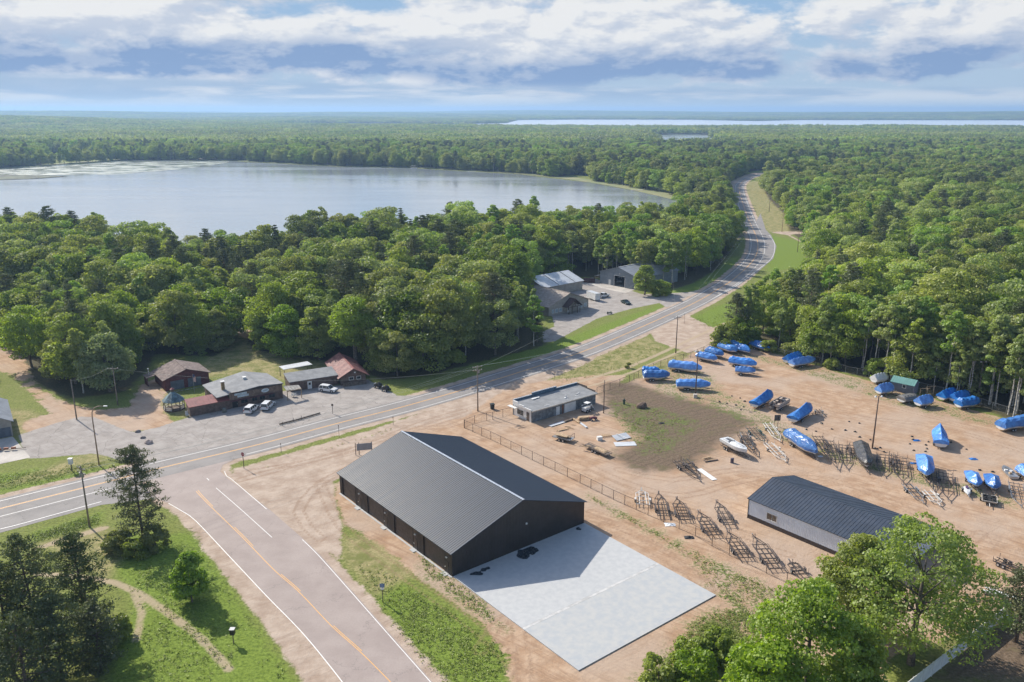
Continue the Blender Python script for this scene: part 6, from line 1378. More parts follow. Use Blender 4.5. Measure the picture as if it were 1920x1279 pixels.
def motorbike(px, py, rz, label, m, cat='motorcycle', group=None):
    r = root('motorcycle', gp(px, py), rz, label, cat, group)
    for x in (-.75, .75): w = wheel(r, x, 0, .33)
    MB().loft([[(x, -w, z), (x, w, z), (x, w, z+h), (x, -w, z+h)] for x, w, z, h in ((-.75, .12, .62, .12), (-.3, .16, .6, .2), (.15, .18, .62, .33), (.42, .12, .7, .25))]).build('tank', m, r); MB().cbox((.0, 0, .42), (.6, .34, .4)).build('engine', M_GALV, r)
    MB().bar((.75, 0, .35), (.45, 0, 1.0), .08).build('fork', M_GALV, r); MB().bar((.42, -.4, 1.05), (.42, .4, 1.05), .05).build('handlebar', M_TRIMK, r); MB().cbox((.62, 0, .85), (.12, .2, .2)).build('headlight', M_HEAD, r); MB().cbox((-.8, 0, .75), (.3, .5, .35)).build('pannier', M_TRIMK, r)
    return r
motorbike(1143, 589, 0.4, 'motorcycle parked at the edge of the lodge lot by the grass', M_GALV)
# dark tanks with a pale round end
for i, (x, y, lab) in enumerate(((710, 727, 'left of two dark lawn machines with a pale round cap by the trees'), (724, 733, 'right of two dark lawn machines with a pale round cap by the trees'))):
    r = root('dark_machine', gp(x, y), -0.6, lab, 'machine', 'dark machines parked by the trees'); MB().loft([[(xx, -w, .45), (xx, w, .45), (xx, w*.8, .45+h), (xx, -w*.8, .45+h)] for xx, w, h in ((-1.0, .7, .5), (-.2, .75, .85), (.5, .7, .8), (1.0, .45, .4))]).build('body', M_TRIMK, r)
    MB().cyl((-1.05, 0, .85), .33, .1, 'x', 14).build('end_cap', M_LAMP, r); [wheel(r, xx, s*.8) for xx in (-.6, .6) for s in (-1, 1)]; MB().cbox((.1, 0, 1.4), (.5, .5, .25)).build('seat', M_TRIMK, r)
# white skid-steer loader beside the old station
sk = root('skid_steer_loader', gp(1100, 772), rz3+.15, 'white skid-steer loader with raised arms at the right end of the old station', 'loader')
MB().box((-1.2, -.6, .4), (.7, .6, 1.3)).build('body', M_WHITE, sk, bevel=.05); cb = MB(); [cb.bar((x, y, 1.3), (x, y, 2.2), .08) for x in (-.5, .6) for y in (-.5, .5)]; cb.build('cage', M_TRIMK, sk); MB().box((-.6, -.6, 2.2), (.75, .6, 2.3)).build('cab_roof', M_LAMP, sk)
for s in (-1, 1): a_ = MB(); a_.bar((-1.1, s*.72, 1.6), (.9, s*.72, 1.7), .14, .2); a_.bar((.9, s*.72, 1.7), (1.6, s*.72, .7), .12, .18); a_.build('lift_arm', M_WHITE, sk); [wheel(sk, x, s*.75, .4, 1.2) for x in (-.7, .4)]
MB().prism([(0, 0), (.7, 0), (.7, .08), (.1, .12), (.05, .6), (0, .6)], (1.6, -.85, .15), (1.6, .85, .15), (1, 0, 0), (0, 0, 1)).build('bucket', M_GALV, sk)
at = root('quad_bike', gp(1112, 788), 0.2, 'small dark red quad bike among the lumber', 'quad bike'); MB().loft([[(x, -w, .45), (x, w, .45), (x, w*.6, .45+h), (x, -w*.6, .45+h)] for x, w, h in ((-.8, .4, .3), (0, .3, .42), (.5, .35, .4), (.9, .4, .25))]).build('body', mat('dark_red_plastic', (.16, .03, .04), .4), at); [wheel(at, x, s*.45, .28, .85) for x in (-.55, .6) for s in (-1, 1)]; MB().bar((.35, -.4, 1.05), (.35, .4, 1.05), .05).build('handlebar', M_TRIMK, at)

# ================================================================ poles, wires, fences, signs
M_POLE = mat('weathered_pole_wood', (0.26, 0.215, 0.17), 0.9, 0, 0.2, 1.5); M_POLED = mat('dark_pole_wood', (0.14, 0.10, 0.08), 0.9, 0, 0.2, 1.5); M_WIRE = mat('pale_wire', (0.40, 0.44, 0.40), 0.5)
def upole(px, py, top, label, arms=1, arm_rz=0.45, m=M_POLE, transformers=0, cat='utility pole', lamps=0, group=None, r0=.17, brace=True):
    h = hgt(px, py, top); r = root('utility_pole' if not lamps else 'light_pole', gp(px, py), 0, label, cat, group)
    MB().tube([(0, 0, -.3), (0, 0, h)], [r0, r0*.62], 10).build('pole', m, r, smooth=True)
    ca, sa = math.cos(arm_rz), math.sin(arm_rz); tips = []
    for k in range(arms):
        z = h-.45-k*.8; a_ = MB().bar((-1.2*ca, -1.2*sa, z), (1.2*ca, 1.2*sa, z), .11, .13)
        if brace: a_.bar((-.7*ca, -.7*sa, z), (0, 0, z-.6), .04); a_.bar((.7*ca, .7*sa, z), (0, 0, z-.6), .04)
        ao = a_.build('crossarm', m, r)
        for q in (-1.1, -.4, 1.1): MB().cyl((q*ca, q*sa, z+.16), .06, .2, n=8).build('insulator', M_LAMP, ao); tips.append(r.location+Vector((q*ca, q*sa, z+.27)))
    for k in range(transformers):
        MB().cyl((.35*(-1)**k*ca, .35*(-1)**k*sa, h-1.6), .2, .7, n=12).build('transformer', M_GALV, r)
    for s in range(lamps):
        t = (s-(lamps-1)/2)*1.3; MB().bar((0, 0, h-.1), (t*ca, t*sa, h-.05), .06).build('bracket', M_GALV, r); MB().cyl((t*ca, t*sa, h-.02), .28, .3, n=12, r2=.12).build('lamp_head', M_LAMP, r)
    r['top'] = h; return r, tips
def wire(a, b, sag, name='overhead_wire', label='thin overhead wire strung between the highway poles', rad=.016):
    a = Vector(a); b = Vector(b); n = 16; pts = [a.lerp(b, k/n)-Vector((0, 0, sag*4*(k/n)*(1-k/n))) for k in range(n+1)]
    o = MB().tube(pts, rad, 4).build(name, M_WIRE); tag(o, label, 'wire', 'overhead wires along the highway')
P1, T1 = upole(168, 988, 874, 'utility pole with two transformers between the highway and the lone pine', 2, -.6, transformers=2)
P2, T2 = upole(896, 771, 685, 'utility pole standing at the highway edge near the old station', 2, .45, transformers=1)
P3, T3 = upole(1267, 662, 593, 'utility pole with a wide crossarm by the sandy turnout left of the boats', 1, .3, M_POLED)
P4, T4 = upole(1260.4, 525, 483, 'pale utility pole before the trees right of the grey barn', 2, .4)
P5, T5 = upole(1495, 473, 436, 'thin reddish pole on the grass strip right of the curve', 0, 0, mat('reddish_pole', (.24, .12, .09), .9), r0=.14)
P6, T6 = upole(1466, 435, 403, 'thin reddish pole nearest the driveway on the far grass strip', 0, 0, mat('reddish_pole', (.24, .12, .09), .9), r0=.14)
P7, T7 = upole(1442, 397, 371, 'far pole with a crossarm beside the bend of the highway', 1, .2, M_POLED)
P8, T8 = upole(221, 760, 688, 'pole beside the path in front of the left woods', 1, .2)
P9, T9 = upole(144, 787, 712, 'pole without crossarm rising from the shaded turnout at the left', 0, 0)
P10, _ = upole(1303.7, 743, 658, 'light pole on a concrete block in front of the wrapped boats', 0, .3, M_POLED, lamps=2)
P11, _ = upole(1635.5, 841, 743, 'tall light pole with two lamp heads in the middle of the yard', 0, .1, M_POLED, lamps=2)
P12, _ = upole(1833, 750, 678, 'light pole in front of the dark trees by the three wrapped boats', 0, .1, M_POLE, lamps=2)
P13, _ = upole(1522.5, 671, 605, 'light pole by the woods right behind the twin wrapped boats', 0, .1, M_POLE, lamps=2)
P14, T14 = upole(1131.8, 775, 713, 'short dark pole at the right end of the old station', 0, .1, M_POLED, r0=.13)
o = MB().box((-.45, -.45, 0), (.45, .45, .9)).build('concrete_block', M_CONC2); o.location = gp(1303.7, 744)+Vector((-.2, -.6, 0)); tag(o, 'pale concrete block at the foot of the light pole among the boats', 'block')
for (A_, B_) in (((T2, 0), (T1, 0)), ((T2, 2), (T1, 2)), ((T2, 3), (T1, 3))): wire(A_[0][A_[1]], B_[0][B_[1]], 1.6)
for k in (0, 2): wire(T2[k], T3[k], 1.5)
wire(T2[3], T4[0], 2.5); wire(T3[0], T7[0], 2.2); wire(T3[2], T7[2], 2.2); wire(T3[1], T4[0], 1.0); wire(T8[0], T2[3], 3.0); wire(T8[0], P9.location+Vector((0, 0, P9['top']-.2)), .6)
# curved street light
sgl = root('street_light', gp(186, 873), 0, 'tall curved steel street light at the left edge of the junction', 'street light')
hs = hgt(186, 873, 762); MB().tube([(0, 0, 0), (0, 0, hs-2.2), (.12, -.0, hs-1.2), (.6, 0, hs-.35), (1.4, 0, hs), (2.6, 0, hs+.08)], [.15, .11, .10, .09, .08, .06], 10).build('pole', mat('rusty_steel_pole', (.34, .25, .19), .6, .2, .15), sgl, smooth=True); MB().cbox((2.9, 0, hs+.05), (.8, .32, .18)).build('lamp_head', M_LAMP, sgl, bevel=.05)
# chain-link fences
M_LINK = mat('chain_link_wire', (0.10, 0.075, 0.06), 0.6, 0.3, 0.1); M_FPOST = mat('fence_post_steel', (0.09, 0.065, 0.055), 0.6, 0.3, 0.1); M_LINKG = mat('galvanised_chain_link', (0.30, 0.31, 0.30), 0.5, 0.3, 0.1)
def fence(pts, label, h=1.9, post=M_FPOST, link=M_LINK, step=3.2, sp=.28, cat='fence'):
    P = [gp(a, b) for a, b in pts]; r = root('chain_link_fence', P[0], 0, label, cat); o0 = P[0]; ps = []
    for i in range(len(P)-1):
        d = (P[i+1]-P[i]); n = max(1, round(d.length/step)); ps += [P[i]+d*k/n-o0 for k in range(n)]
    ps.append(P[-1]-o0); pm = MB().cyl((0, 0, h/2), .05, h+.1, n=6).mesh('post', post)
    for p in ps: o = bpy.data.objects.new('post', pm); COL.objects.link(o); o.parent = r; o.location = p
    rl = MB(); mesh = MB()
    for a, b in zip(ps, ps[1:]):
        rl.bar(a+Vector((0, 0, h)), b+Vector((0, 0, h)), .05); rl.bar(a+Vector((0, 0, .06)), b+Vector((0, 0, .06)), .02); d = b-a; Ld = d.length; u = d/Ld; n = int((Ld+h)/sp); nn = Vector((-u.y, u.x, 0))*.004
        for k in range(1, n):
            s = k*sp-h
            for sg in (0, 1):
                p0 = max(s, 0); p1 = min(s+h, Ld); z0 = p0-s; z1 = p1-s
                if sg: z0, z1 = h-z0, h-z1
                q0 = a+u*p0+Vector((0, 0, z0))+nn*(1 if sg else -1); q1 = a+u*p1+Vector((0, 0, z1))+nn*(1 if sg else -1); w = Vector((0, 0, .006))
                mesh.add([q0-w, q1-w, q1+w, q0+w], [(0, 1, 2, 3)])
    rl.build('rail', post, r); mesh.build('chain_link', link, r, stuff=True); return r
fence([(870.3,802.6),(920.3,824.6),(958,843),(998,863),(1040.6,883),(1087.6,906),(1150,937),(1215,966),(1303.7,1005),(1334.9,1024),(1367,1041),(1402,1058),(1436.7,1075),(1475,1094),(1530,1122)], 'long chain-link fence running from the old station past the barn to the bright trees')
fence([(871,802),(890,794),(912.5,788.8),(924,787.5)], 'short chain-link return with a gate post near the utility pole'); fence([(924,787),(943,782),(962,777.5)], 'low wire fence joining the old station at its left')
fence([(1119,740),(1143.7,731),(1162,724),(1180,716.5),(1197,708),(1225,693),(1252,684),(1295,672),(1330,657),(1350,651)], 'chain-link fence along the roadside behind the wrapped boats')
fence([(1420,652),(1470,668),(1540,683),(1585,698),(1651,712),(1738,733),(1797,746),(1860,768),(1940,792)], 'silver chain-link fence in front of the woods behind the yard', 1.8, M_LINKG, M_LINKG)
# white board fence, bottom right
FA, FB = gp(1690, 1312), gp(1893, 1152); rzf, LF = frame(FA, FB); wf = root('white_fence', FA, rzf, 'long white panel fence at the bottom right beside the yard', 'fence'); nP = int(LF/2.4)
pmesh = MB().box((.07, -.02, .08), (2.33, .02, 1.95)).mesh('panel', M_WHITE); qmesh = MB().box((-.07, -.07, 0), (.07, .07, 2.1)).mesh('post', M_WHITE); cmesh = MB().box((.07, -.045, 1.952), (2.33, .045, 2.03)).mesh('top_rail', M_WHITE)
for k in range(nP+1):
    for nm, me_ in (('post', qmesh),)+((('panel', pmesh), ('top_rail', cmesh)) if k < nP else ()): o = bpy.data.objects.new(nm, me_); COL.objects.link(o); o.parent = wf; o.location = (k*2.4, 0, 0)
# signs
def sign_post(name, px, py, top, label, plate, cat='sign', post=M_WOODD, r=.05):
    h = hgt(px, py, top); t = root(name, gp(px, py), 0, label, cat); MB().bar((0, 0, -.1), (0, 0, h), r*2).build('post', post, t); plate(t, h); return t
def text_obj(s, size, m, parent, loc, rot, name='lettering'):
    cu = bpy.data.curves.new('lettering', 'FONT'); cu.body = s; cu.size = size; cu.align_x = 'CENTER'; cu.align_y = 'CENTER'; cu.extrude = .004; o = bpy.data.objects.new(name, cu); cu.materials.append(m); COL.objects.link(o); o.parent = parent; o.location = loc; o.rotation_euler = rot
    me = bpy.data.meshes.new_from_object(o.evaluated_get(bpy.context.evaluated_depsgraph_get())); q = bpy.data.objects.new(name, me); me.materials.clear(); me.materials.append(m); COL.objects.link(q); q.parent = parent; q.location = loc; q.rotation_euler = rot; bpy.data.objects.remove(o); return q
M_STOP = mat('stop_sign_red', (.32, .02, .03), .5, 0, .1)
def stop_plate(t, h):
    P = [(.42*math.cos(math.pi/8+k*math.pi/4), .42*math.sin(math.pi/8+k*math.pi/4)) for k in range(8)]; Pw = [(a*1.09, b*1.09) for a, b in P]
    s = MB().prism(Pw, (0, -.05, h-.3), (0, -.035, h-.3), (1, 0, 0), (0, 0, 1)).build('sign_border', M_WHITE, t); f = MB().prism(P, (0, -.062, h-.3), (0, -.052, h-.3), (1, 0, 0), (0, 0, 1)).build('sign_face', M_STOP, t)
    text_obj('STOP', .30, M_WHITE, t, (0, -.070, h-.3), (math.pi/2, 0, 0))
t = sign_post('stop_sign', 457.5, 878, 849, 'red octagonal stop sign at the corner of the junction', stop_plate); t.rotation_euler = (0, 0, -.35)
for i, (x, y, top, lab) in enumerate(((527.5, 849, 831, 'thin marker post on the verge nearest the stop sign'), (636, 821, 797, 'thin marker post on the verge above the barn left corner'), (737.5, 797, 781, 'thin marker post on the verge nearest the barn ridge'), (1283,607,588,'short reddish marker post on the verge above the sandy turnout'), (1040,712,697,'yellowish marker post on the grass behind the old station'))):
    sign_post('marker_post', x, y, top, lab, lambda t, h: MB().cbox((0, -.05, h-.15), (.16, .03, .3)).build('reflector', M_WOODD, t), 'marker post', r=.035)
bs = root('blank_billboard', gp(684, 852), rz-1.2, 'blank grey board on wooden posts just behind the barn', 'sign')
for x in (-1.9, -1.2, 1.4): MB().box((x, 0, 0), (x+.14, .14, 2.7)).build('post', M_WOODD, bs)
MB().box((-1.6, -.08, 1.0), (1.6, -.02, 2.5)).build('board', M_ROOFG, bs)
bs.rotation_euler = (0, 0, .25)
sign_post('road_sign', 718, 1130, 1093, 'small blue and white road sign on the grass beside the side road', lambda t, h: (MB().box((-.35, -.06, h-.75), (.35, -.03, h-.1)).build('sign_face', mat('blue_sign', (.16, .24, .40), .5), t), MB().box((-.25, -.06, h-1.1), (.25, -.03, h-.8)).build('sign_panel', M_WHITE, t)))
sign_post('black_box_post', 438, 1206, 1180, 'black box with a pale lid on a thin post in the grass', lambda t, h: (MB().box((-.3, -.3, h-.75), (.3, .3, h)).build('box', M_TRIMK, t), MB().box((-.34, -.34, h), (.34, .34, h+.1)).build('lid', M_GALV, t)), 'post')
sign_post('meter_post', 135, 884, 862, 'white utility box on a post in the verge left of the street light', lambda t, h: (MB().box((-.35, -.3, h-.9), (.35, .3, h+.2)).build('box', M_WHITE, t), MB().box((-.4, -.35, h+.2), (.4, .35, h+.28)).build('lid', M_WHITE, t)), 'utility box', r=.08)
sign_post('wooden_sign', 624, 776, 757, 'small weathered wooden sign beside the log barrier', lambda t, h: (MB().cbox((0, -.06, h-.3), (.5, .06, .5)).build('board', M_WOODD, t), MB().cbox((-.3, 0, h-.8), (.8, .06, .1)).build('arm', M_WHITE, t)))
sign_post('sign_frame', 1458, 800, 778, 'dark wire-framed sign board before the pontoon boat', lambda t, h: (MB().box((-.9, -.05, h-1.4), (.5, 0, h)).build('board', mat('mesh_board', (.10, .09, .09), .8), t), MB().bar((-.8, 0, -.1), (-.8, 0, h), .08).build('post', M_WOODD, t)))
# log barrier
for i, (a_, b_, lab) in enumerate((((524, 797), (556, 789), 'left log of the low barrier between the tavern lot and the highway'), ((556, 789), (601, 776), 'right log of the low barrier between the tavern lot and the highway'))):
    A_, B_ = gp(*a_), gp(*b_); o = MB().tube([Vector((0, 0, .22)), (B_-A_)*.98+Vector((0, 0, .24))], .17, 8).build('barrier_log', M_WOODD); o.location = A_; tag(o, lab, 'log')
for i, (x, y) in enumerate(((530, 799), (550, 791), (565, 787))): o = MB().tube([(0, 0, 0), (.05, 0, 1.0)], .07, 6).build('wooden_stake', M_WOODD); o.location = gp(x, y); tag(o, 'short wooden stake along the log barrier by the highway', 'stake', 'stakes of the log barrier')
# boulders and stones
def rock(name, px, py, r, label, m, seed, cat='boulder', group=None, flat=.7):
    rs = np.random.default_rng(seed); import bmesh
    bm = bmesh.new(); bmesh.ops.create_icosphere(bm, subdivisions=2, radius=1)
    k = rs.normal(0, 1, (5, 3)); 
    for v in bm.verts:
        f = 1+.16*sum(math.sin(v.co.dot(Vector(q))*2.2+i) for i, q in enumerate(k))/1.8; v.co = Vector((v.co.x*r*f*1.15, v.co.y*r*f, max(-.25, v.co.z)*r*f*flat+.15*r))
    me = bpy.data.meshes.new(name); bm.to_mesh(me); bm.free(); me.materials.append(m); o = bpy.data.objects.new(name, me); COL.objects.link(o); o.location = gp(px, py); return tag(o, label, cat, group)
M_ROCK = mat('grey_boulder', (.24, .21, .20), .9, 0, .3, 2, .6, 8); M_ROCKP = mat('pinkish_boulder', (.42, .34, .31), .9, 0, .25, 2, .6, 8); M_SOILR = mat('brown_earth_clod', (.16, .11, .08), .95, 0, .25, 2, .6, 8)
rock('boulder', 258, 810, .55, 'dark grey boulder farthest back of three on the lot edge', M_ROCK, 1); rock('boulder', 268, 821, .5, 'small dark boulder in the middle of three on the lot edge', M_ROCK, 2); rock('boulder', 279, 831, .8, 'pale pinkish boulder nearest the highway of three', M_ROCKP, 3)
rock('earth_mound', 1204, 764, 1.15, 'brown boulder-like mound on the disturbed soil', M_SOILR, 4, 'mound', flat=1.0)
rs_y = random.Random(4); YB = [(1363,757),(1372,743),(1380,760),(1388,747),(1394,763),(1389,769),(1396,753),(1349,754),(1540,786+8),(1530,809),(1512,806),(1541,795),(1560,805),(1592,791),(1611,794),(1585,807),(1603,810),(1612,820),(1613,832),(1632,825),(1645,842),(1650,840),(1658,848),(1710,819),(1712,825),(1706,833),(1713,845),(1736,835),(1738,842),(1741,829),(1735,847),(1812,843),(1837,882),(1861,885),(1783,830),(1640,841)]
for i, (x, y) in enumerate(YB): rock('tie_down_block', x, y, .20+.08*rs_y.random(), 'small dark block left on the ground between the boat rows', M_TRIMK, 50+i, 'block', 'small dark blocks scattered between the boat rows', 1.0)
# bins, drums, debris
def bin_(px, py, label, m=M_TRIMK):
    r = root('wheeled_bin', gp(px, py), .3, label, 'bin'); MB().loft([[(-a, -a, z), (a, -a, z), (a, a, z), (-a, a, z)] for a, z in ((.38, .1), (.48, 1.25))]).build('body', m, r); MB().box((-.52, -.55, 1.252), (.52, .5, 1.36)).build('lid', m, r); MB().cyl((0, .42, .12), .12, .8, 'x', 8).build('wheels', M_TYRE, r)
bin_(923, 767, 'large black wheeled bin beside the utility pole', mat('dark_green_bin', (.02, .03, .028), .5))
o = MB().cyl((0, 0, 0), .5, 1.0, 'z', 14).build('barrel', mat('grey_green_drum', (.14, .15, .13), .7)); o.location = gp(421, 773)+Vector((0, 0, .5)); tag(o, 'round grey-brown tank standing against the maroon-roofed wing', 'tank')
pl = root('shop_pallet', gp(1095, 858), 0, None, None); bpy.data.objects.remove(pl)
def sheet(name, px, py, L, W, rz, label, m, z=.05, cat='panel', tx=0, ty=0, th=.03, group=None):
    o = MB().cbox((0, 0, 0), (L, W, th)).build(name, m); o.location = gp(px, py)+Vector((0, 0, z)); o.rotation_euler = (tx, ty, rz); return tag(o, label, cat, group)
rzA, dA = heading((1311,880), (1341,901)); sheet('white_sheet', 1325, 890, dA*.98, 1.15, rzA, 'long white panel lying flat on the dirt beside the dark trailers', M_WHITE, .08)
sheet('metal_sheet', 1172, 833, 4.6, 2.2, .1, 'lower of two pale metal sheets lying on the brown soil', M_ROOFW, .08); sheet('metal_sheet', 1165, 822, 3.8, 2.0, .5, 'buckled upper metal sheet with a raised ridge on the brown soil', M_ROOFW, .42, tx=.25)
sheet('fallen_post', 1166, 824, 3.2, .14, -.9, 'white post lying across the metal sheets', M_WHITE, .75, 'post', th=.12)
rzS, dS = heading((1034,799), (1062,790)); sheet('metal_strip', 1045, 795.5, dS, .95, rzS, 'pale metal strip on the ground in front of the old station', M_ROOFW, .15); 
for k, (a_, b_) in enumerate((((1058,792),(1074,786.5)), ((1074,786),(1088,795)), ((1086,793),(1100,803)))): rzk, dk = heading(a_, b_); sheet('long_board', (a_[0]+b_[0])/2, (a_[1]+b_[1])/2, dk, .5, rzk, ['brown board end to end with the pale metal strip', 'pale board turning the corner beyond the metal strip', 'whitish board closing the right side of the frame of boards'][k], [M_WOODD, M_WOOD, M_ROOFW][k], .2, 'board', th=.18)
planks((*gp(1094, 787)[:2], 0), .3, 9, 3.0, 1.1, .15, 'pale timber in the stacked pile near the loader', 'stacked timber near the loader', .5, seed=8)
planks((*gp(1053, 806)[:2], 0), .5, 2, 3.2, .3, .1, 'board lying in the dirt below the metal strip', 'boards lying in the dirt', .8, seed=9); planks((*gp(1066, 801)[:2], 0), -.4, 3, 1.6, .2, .1, 'short board scrap in the dirt below the frame of boards', 'board scraps in the dirt', 2.5, seed=10)
for k in range(6): o = MB().cbox((0, 0, 0), (.16, 1.3, .12)).build('pallet_board', M_WOOD); p_ = gp(1137, 819); o.location = p_+Vector((.38*k-1, .12*k, .25)); o.rotation_euler = (0, 0, .3); tag(o, 'slat of the broken pallet on the dirt', 'board', 'slats of the broken pallet')
o = MB().cbox((0, 0, 0), (1.1, .8, .8)).build('white_appliance', M_WHITE); o.location = gp(1124, 825)+Vector((0, 0, .4)); o.rotation_euler = (0, 0, .3); tag(o, 'small white appliance box on the dirt near the broken pallet', 'appliance')
planks((*gp(1330, 862)[:2], 0), .6, 5, 2.4, .22, .08, 'split board in the small wood pile behind the dark trailers', 'small wood pile behind the trailers', 1.4, seed=12)
sheet('dark_beam', 1334, 865, 3.0, .2, .35, 'dark beam beside the small wood pile', M_FRB, .12, 'beam', th=.16)
for k, (x, y) in enumerate(((1371,868), (1374,867.5))): o = MB().cyl((0, 0, .5), .2, 1.0, n=10).build('fuel_can', mat('purple_grey_can', (.12, .10, .14), .6)); o.location = gp(x, y); tag(o, 'dark upright can standing on the dirt in front of the white boat', 'can', 'pair of upright cans')
def tarp(px, py, s, label, m, seed):
    rs = np.random.default_rng(seed); n = 7; vs = []; 
    for i in range(n):
        for j in range(n): e = 1-max(abs(i-3), abs(j-3))/3.2; vs.append(((i-3)*s/6+rs.normal(0, s*.03), (j-3)*s/9+rs.normal(0, s*.03), .03+max(0, e)*.35*rs.uniform(.3, 1)))
    o = MB().add(vs, [(i*n+j, (i+1)*n+j, (i+1)*n+j+1, i*n+j+1) for i in range(n-1) for j in range(n-1)]).build('crumpled_tarp', m); o.location = gp(px, py); tag(o, label, 'tarp')
tarp(1825, 861, 1.6, 'crumpled blue tarp lying on the open dirt', M_WRAP, 1); tarp(1713, 869, 1.3, 'crumpled blue tarp left of the tall end-on boat', M_WRAP, 2); tarp(1718, 826, 1.5, 'flattened pale-blue tarp left of the tall middle boat', M_WRAP, 3); tarp(1240, 794, 1.4, 'dark bundle lying on the weedy soil', M_TRIMK, 4); tarp(1256, 984, 1.8, 'pale crumpled sheet by the fence weeds', M_WRAPW, 5); tarp(1538, 838+18, 1.0, 'small pale-blue sheet in the shadow of the big boat', M_WRAPW, 6); tarp(1292, 1008, 1.6, 'black scrap of sheeting by the fence', M_TRIMK, 7)
# green pump in the weeds
gpmp = root('green_hydrant', gp(1170, 758), 0, 'dark green hydrant-like pump standing in the weedy soil', 'pump'); MB().cyl((0, 0, .6), .28, 1.2, n=10, r2=.2).build('barrel', mat('dark_green_paint', (.02, .07, .05), .5), gpmp); MB().cyl((0, 0, 1.3), .25, .3, n=10, r2=.08).build('bonnet', mat('dark_green_paint', (.02, .07, .05), .5), gpmp); MB().cyl((0, 0, .9), .12, .8, 'x', 8).build('outlet', mat('dark_green_paint', (.02, .07, .05), .5), gpmp)
# flag by the tavern
fp = root('flag_pole', gp(365, 738), 0, 'flag hanging from a thin pole on the tavern lawn', 'flag'); hf = 5.2; MB().bar((0, 0, 0), (0, 0, hf), .07).build('pole', M_GALV, fp)
M_FR = mat('flag_red', (.40, .04, .05), .7); M_FB_ = mat('flag_blue', (.03, .05, .18), .7)
for k in range(7): MB().box((.05+k*.09, -.02, hf-2.0-.03*k), (.13+k*.09, .02, hf-.2-.1*k)).build('stripe', M_FR if k % 2 == 0 else M_WHITE, fp)
MB().box((.045, -.03, hf-.95), (.45, .03, hf-.15)).build('canton', M_FB_, fp)
# benches and clutter by the tavern front
for k, (x, y, lab) in enumerate(((548, 742, 'left white chair under the porch roof'), (553, 742, 'right pale-blue chair under the porch roof'))):
    r = root('garden_chair', gp(x, y+2), rz5+math.pi, lab, 'chair'); MB().box((-.3, -.3, .4), (.3, .3, .46)).build('seat', M_WHITE, r); MB().box((-.3, .26, .46), (.3, .32, 1.05)).build('backrest', M_WHITE, r)
    for a_ in (-.27, .27):
        for b_ in (-.27, .27): MB().box((a_-.03, b_-.03, 0), (a_+.03, b_+.03, .4)).build('leg', M_WHITE, r)
r = root('garden_chair', gp(352, 781), .8, 'white wooden chair standing at the left end of the maroon-roofed wing', 'chair'); MB().box((-.35, -.35, .4), (.35, .35, .46)).build('seat', M_LAMP, r); MB().box((-.35, .3, .46), (.35, .36, 1.3)).build('backrest', M_LAMP, r); [MB().box((a_-.03, b_-.03, 0), (a_+.03, b_+.03, .4)).build('leg', M_LAMP, r) for a_ in (-.3, .3) for b_ in (-.3, .3)]
# wood frames right of the teal shed
for k, (x, y, lab) in enumerate(((1738, 742, 'nearer pale wooden goalpost-like frame right of the teal-roofed shed'), (1750, 738, 'farther pale wooden goalpost-like frame right of the teal-roofed shed'))):
    r = root('timber_frame', gp(x, y), .1, lab, 'frame'); MB().box((-.06, -.06, 0), (.06, .06, 1.9)).build('post', M_WOOD, r); MB().box((-2.0, -.06, 1.9), (.6, .06, 2.0)).build('beam', M_WOOD, r); MB().box((-2.0, -.06, 0), (-1.88, .06, 1.89)).build('post', M_WOOD, r)
planks((*gp(1681, 741)[:2], 0), rz4, 2, 2.2, .8, .3, 'pale plank lying between the small wrapped boat and the grey covered one', 'planks by the teal-roofed shed', .6, seed=15)
for k in range(3): rzq, dq = heading((1880-14*k, 1106+3*k), (1892-12*k, 1118+4*k)); sheet('white_board', 1876-8*k, 1112+2*k, 4.2-k*.8, .5, -.75+.25*k, ['white board leaning at the end of the white fence', 'second white board crossing the first near the white fence', 'grey-brown pole lying beside the white boards'][k], [M_WHITE, M_WHITE, M_WOODD][k], .12+.05*k, 'board')
# red pipes stacked by the grey barn
for k in range(14): o = MB().cyl((0, 0, 0), .45, 2.6, 'y', 10).build('rusty_drum', mat('rusty_brown_scrap', (.15, .06, .045), .8, 0, .3, 1.5)); o.location = gp(1100+1.6*(k % 7), 530-.9*(k//7))+Vector((0, 0, .45+.8*(k//7))); o.rotation_euler = (0, 0, 1.1+.1*(k % 3)); tag(o, 'rusty brown drum in the heap beside the lean-to of the grey barn', 'drum', 'heap of rusty drums beside the grey barn')
# rusty rail rack on the apron at the left edge
r = root('orange_rack', gp(14, 845), .25, 'low rusty orange rack on the concrete apron at the left edge', 'rack'); MB().bar((-3.5, 0, .25), (3.5, 0, .3), .12).build('rail', M_WOODD, r)
for x in (-1.6, -.2, 1.2): MB().cbox((x, 0, .5), (.9, .3, .4)).build('clamp', mat('orange_steel', (.36, .12, .05), .7, 0, .2), r)
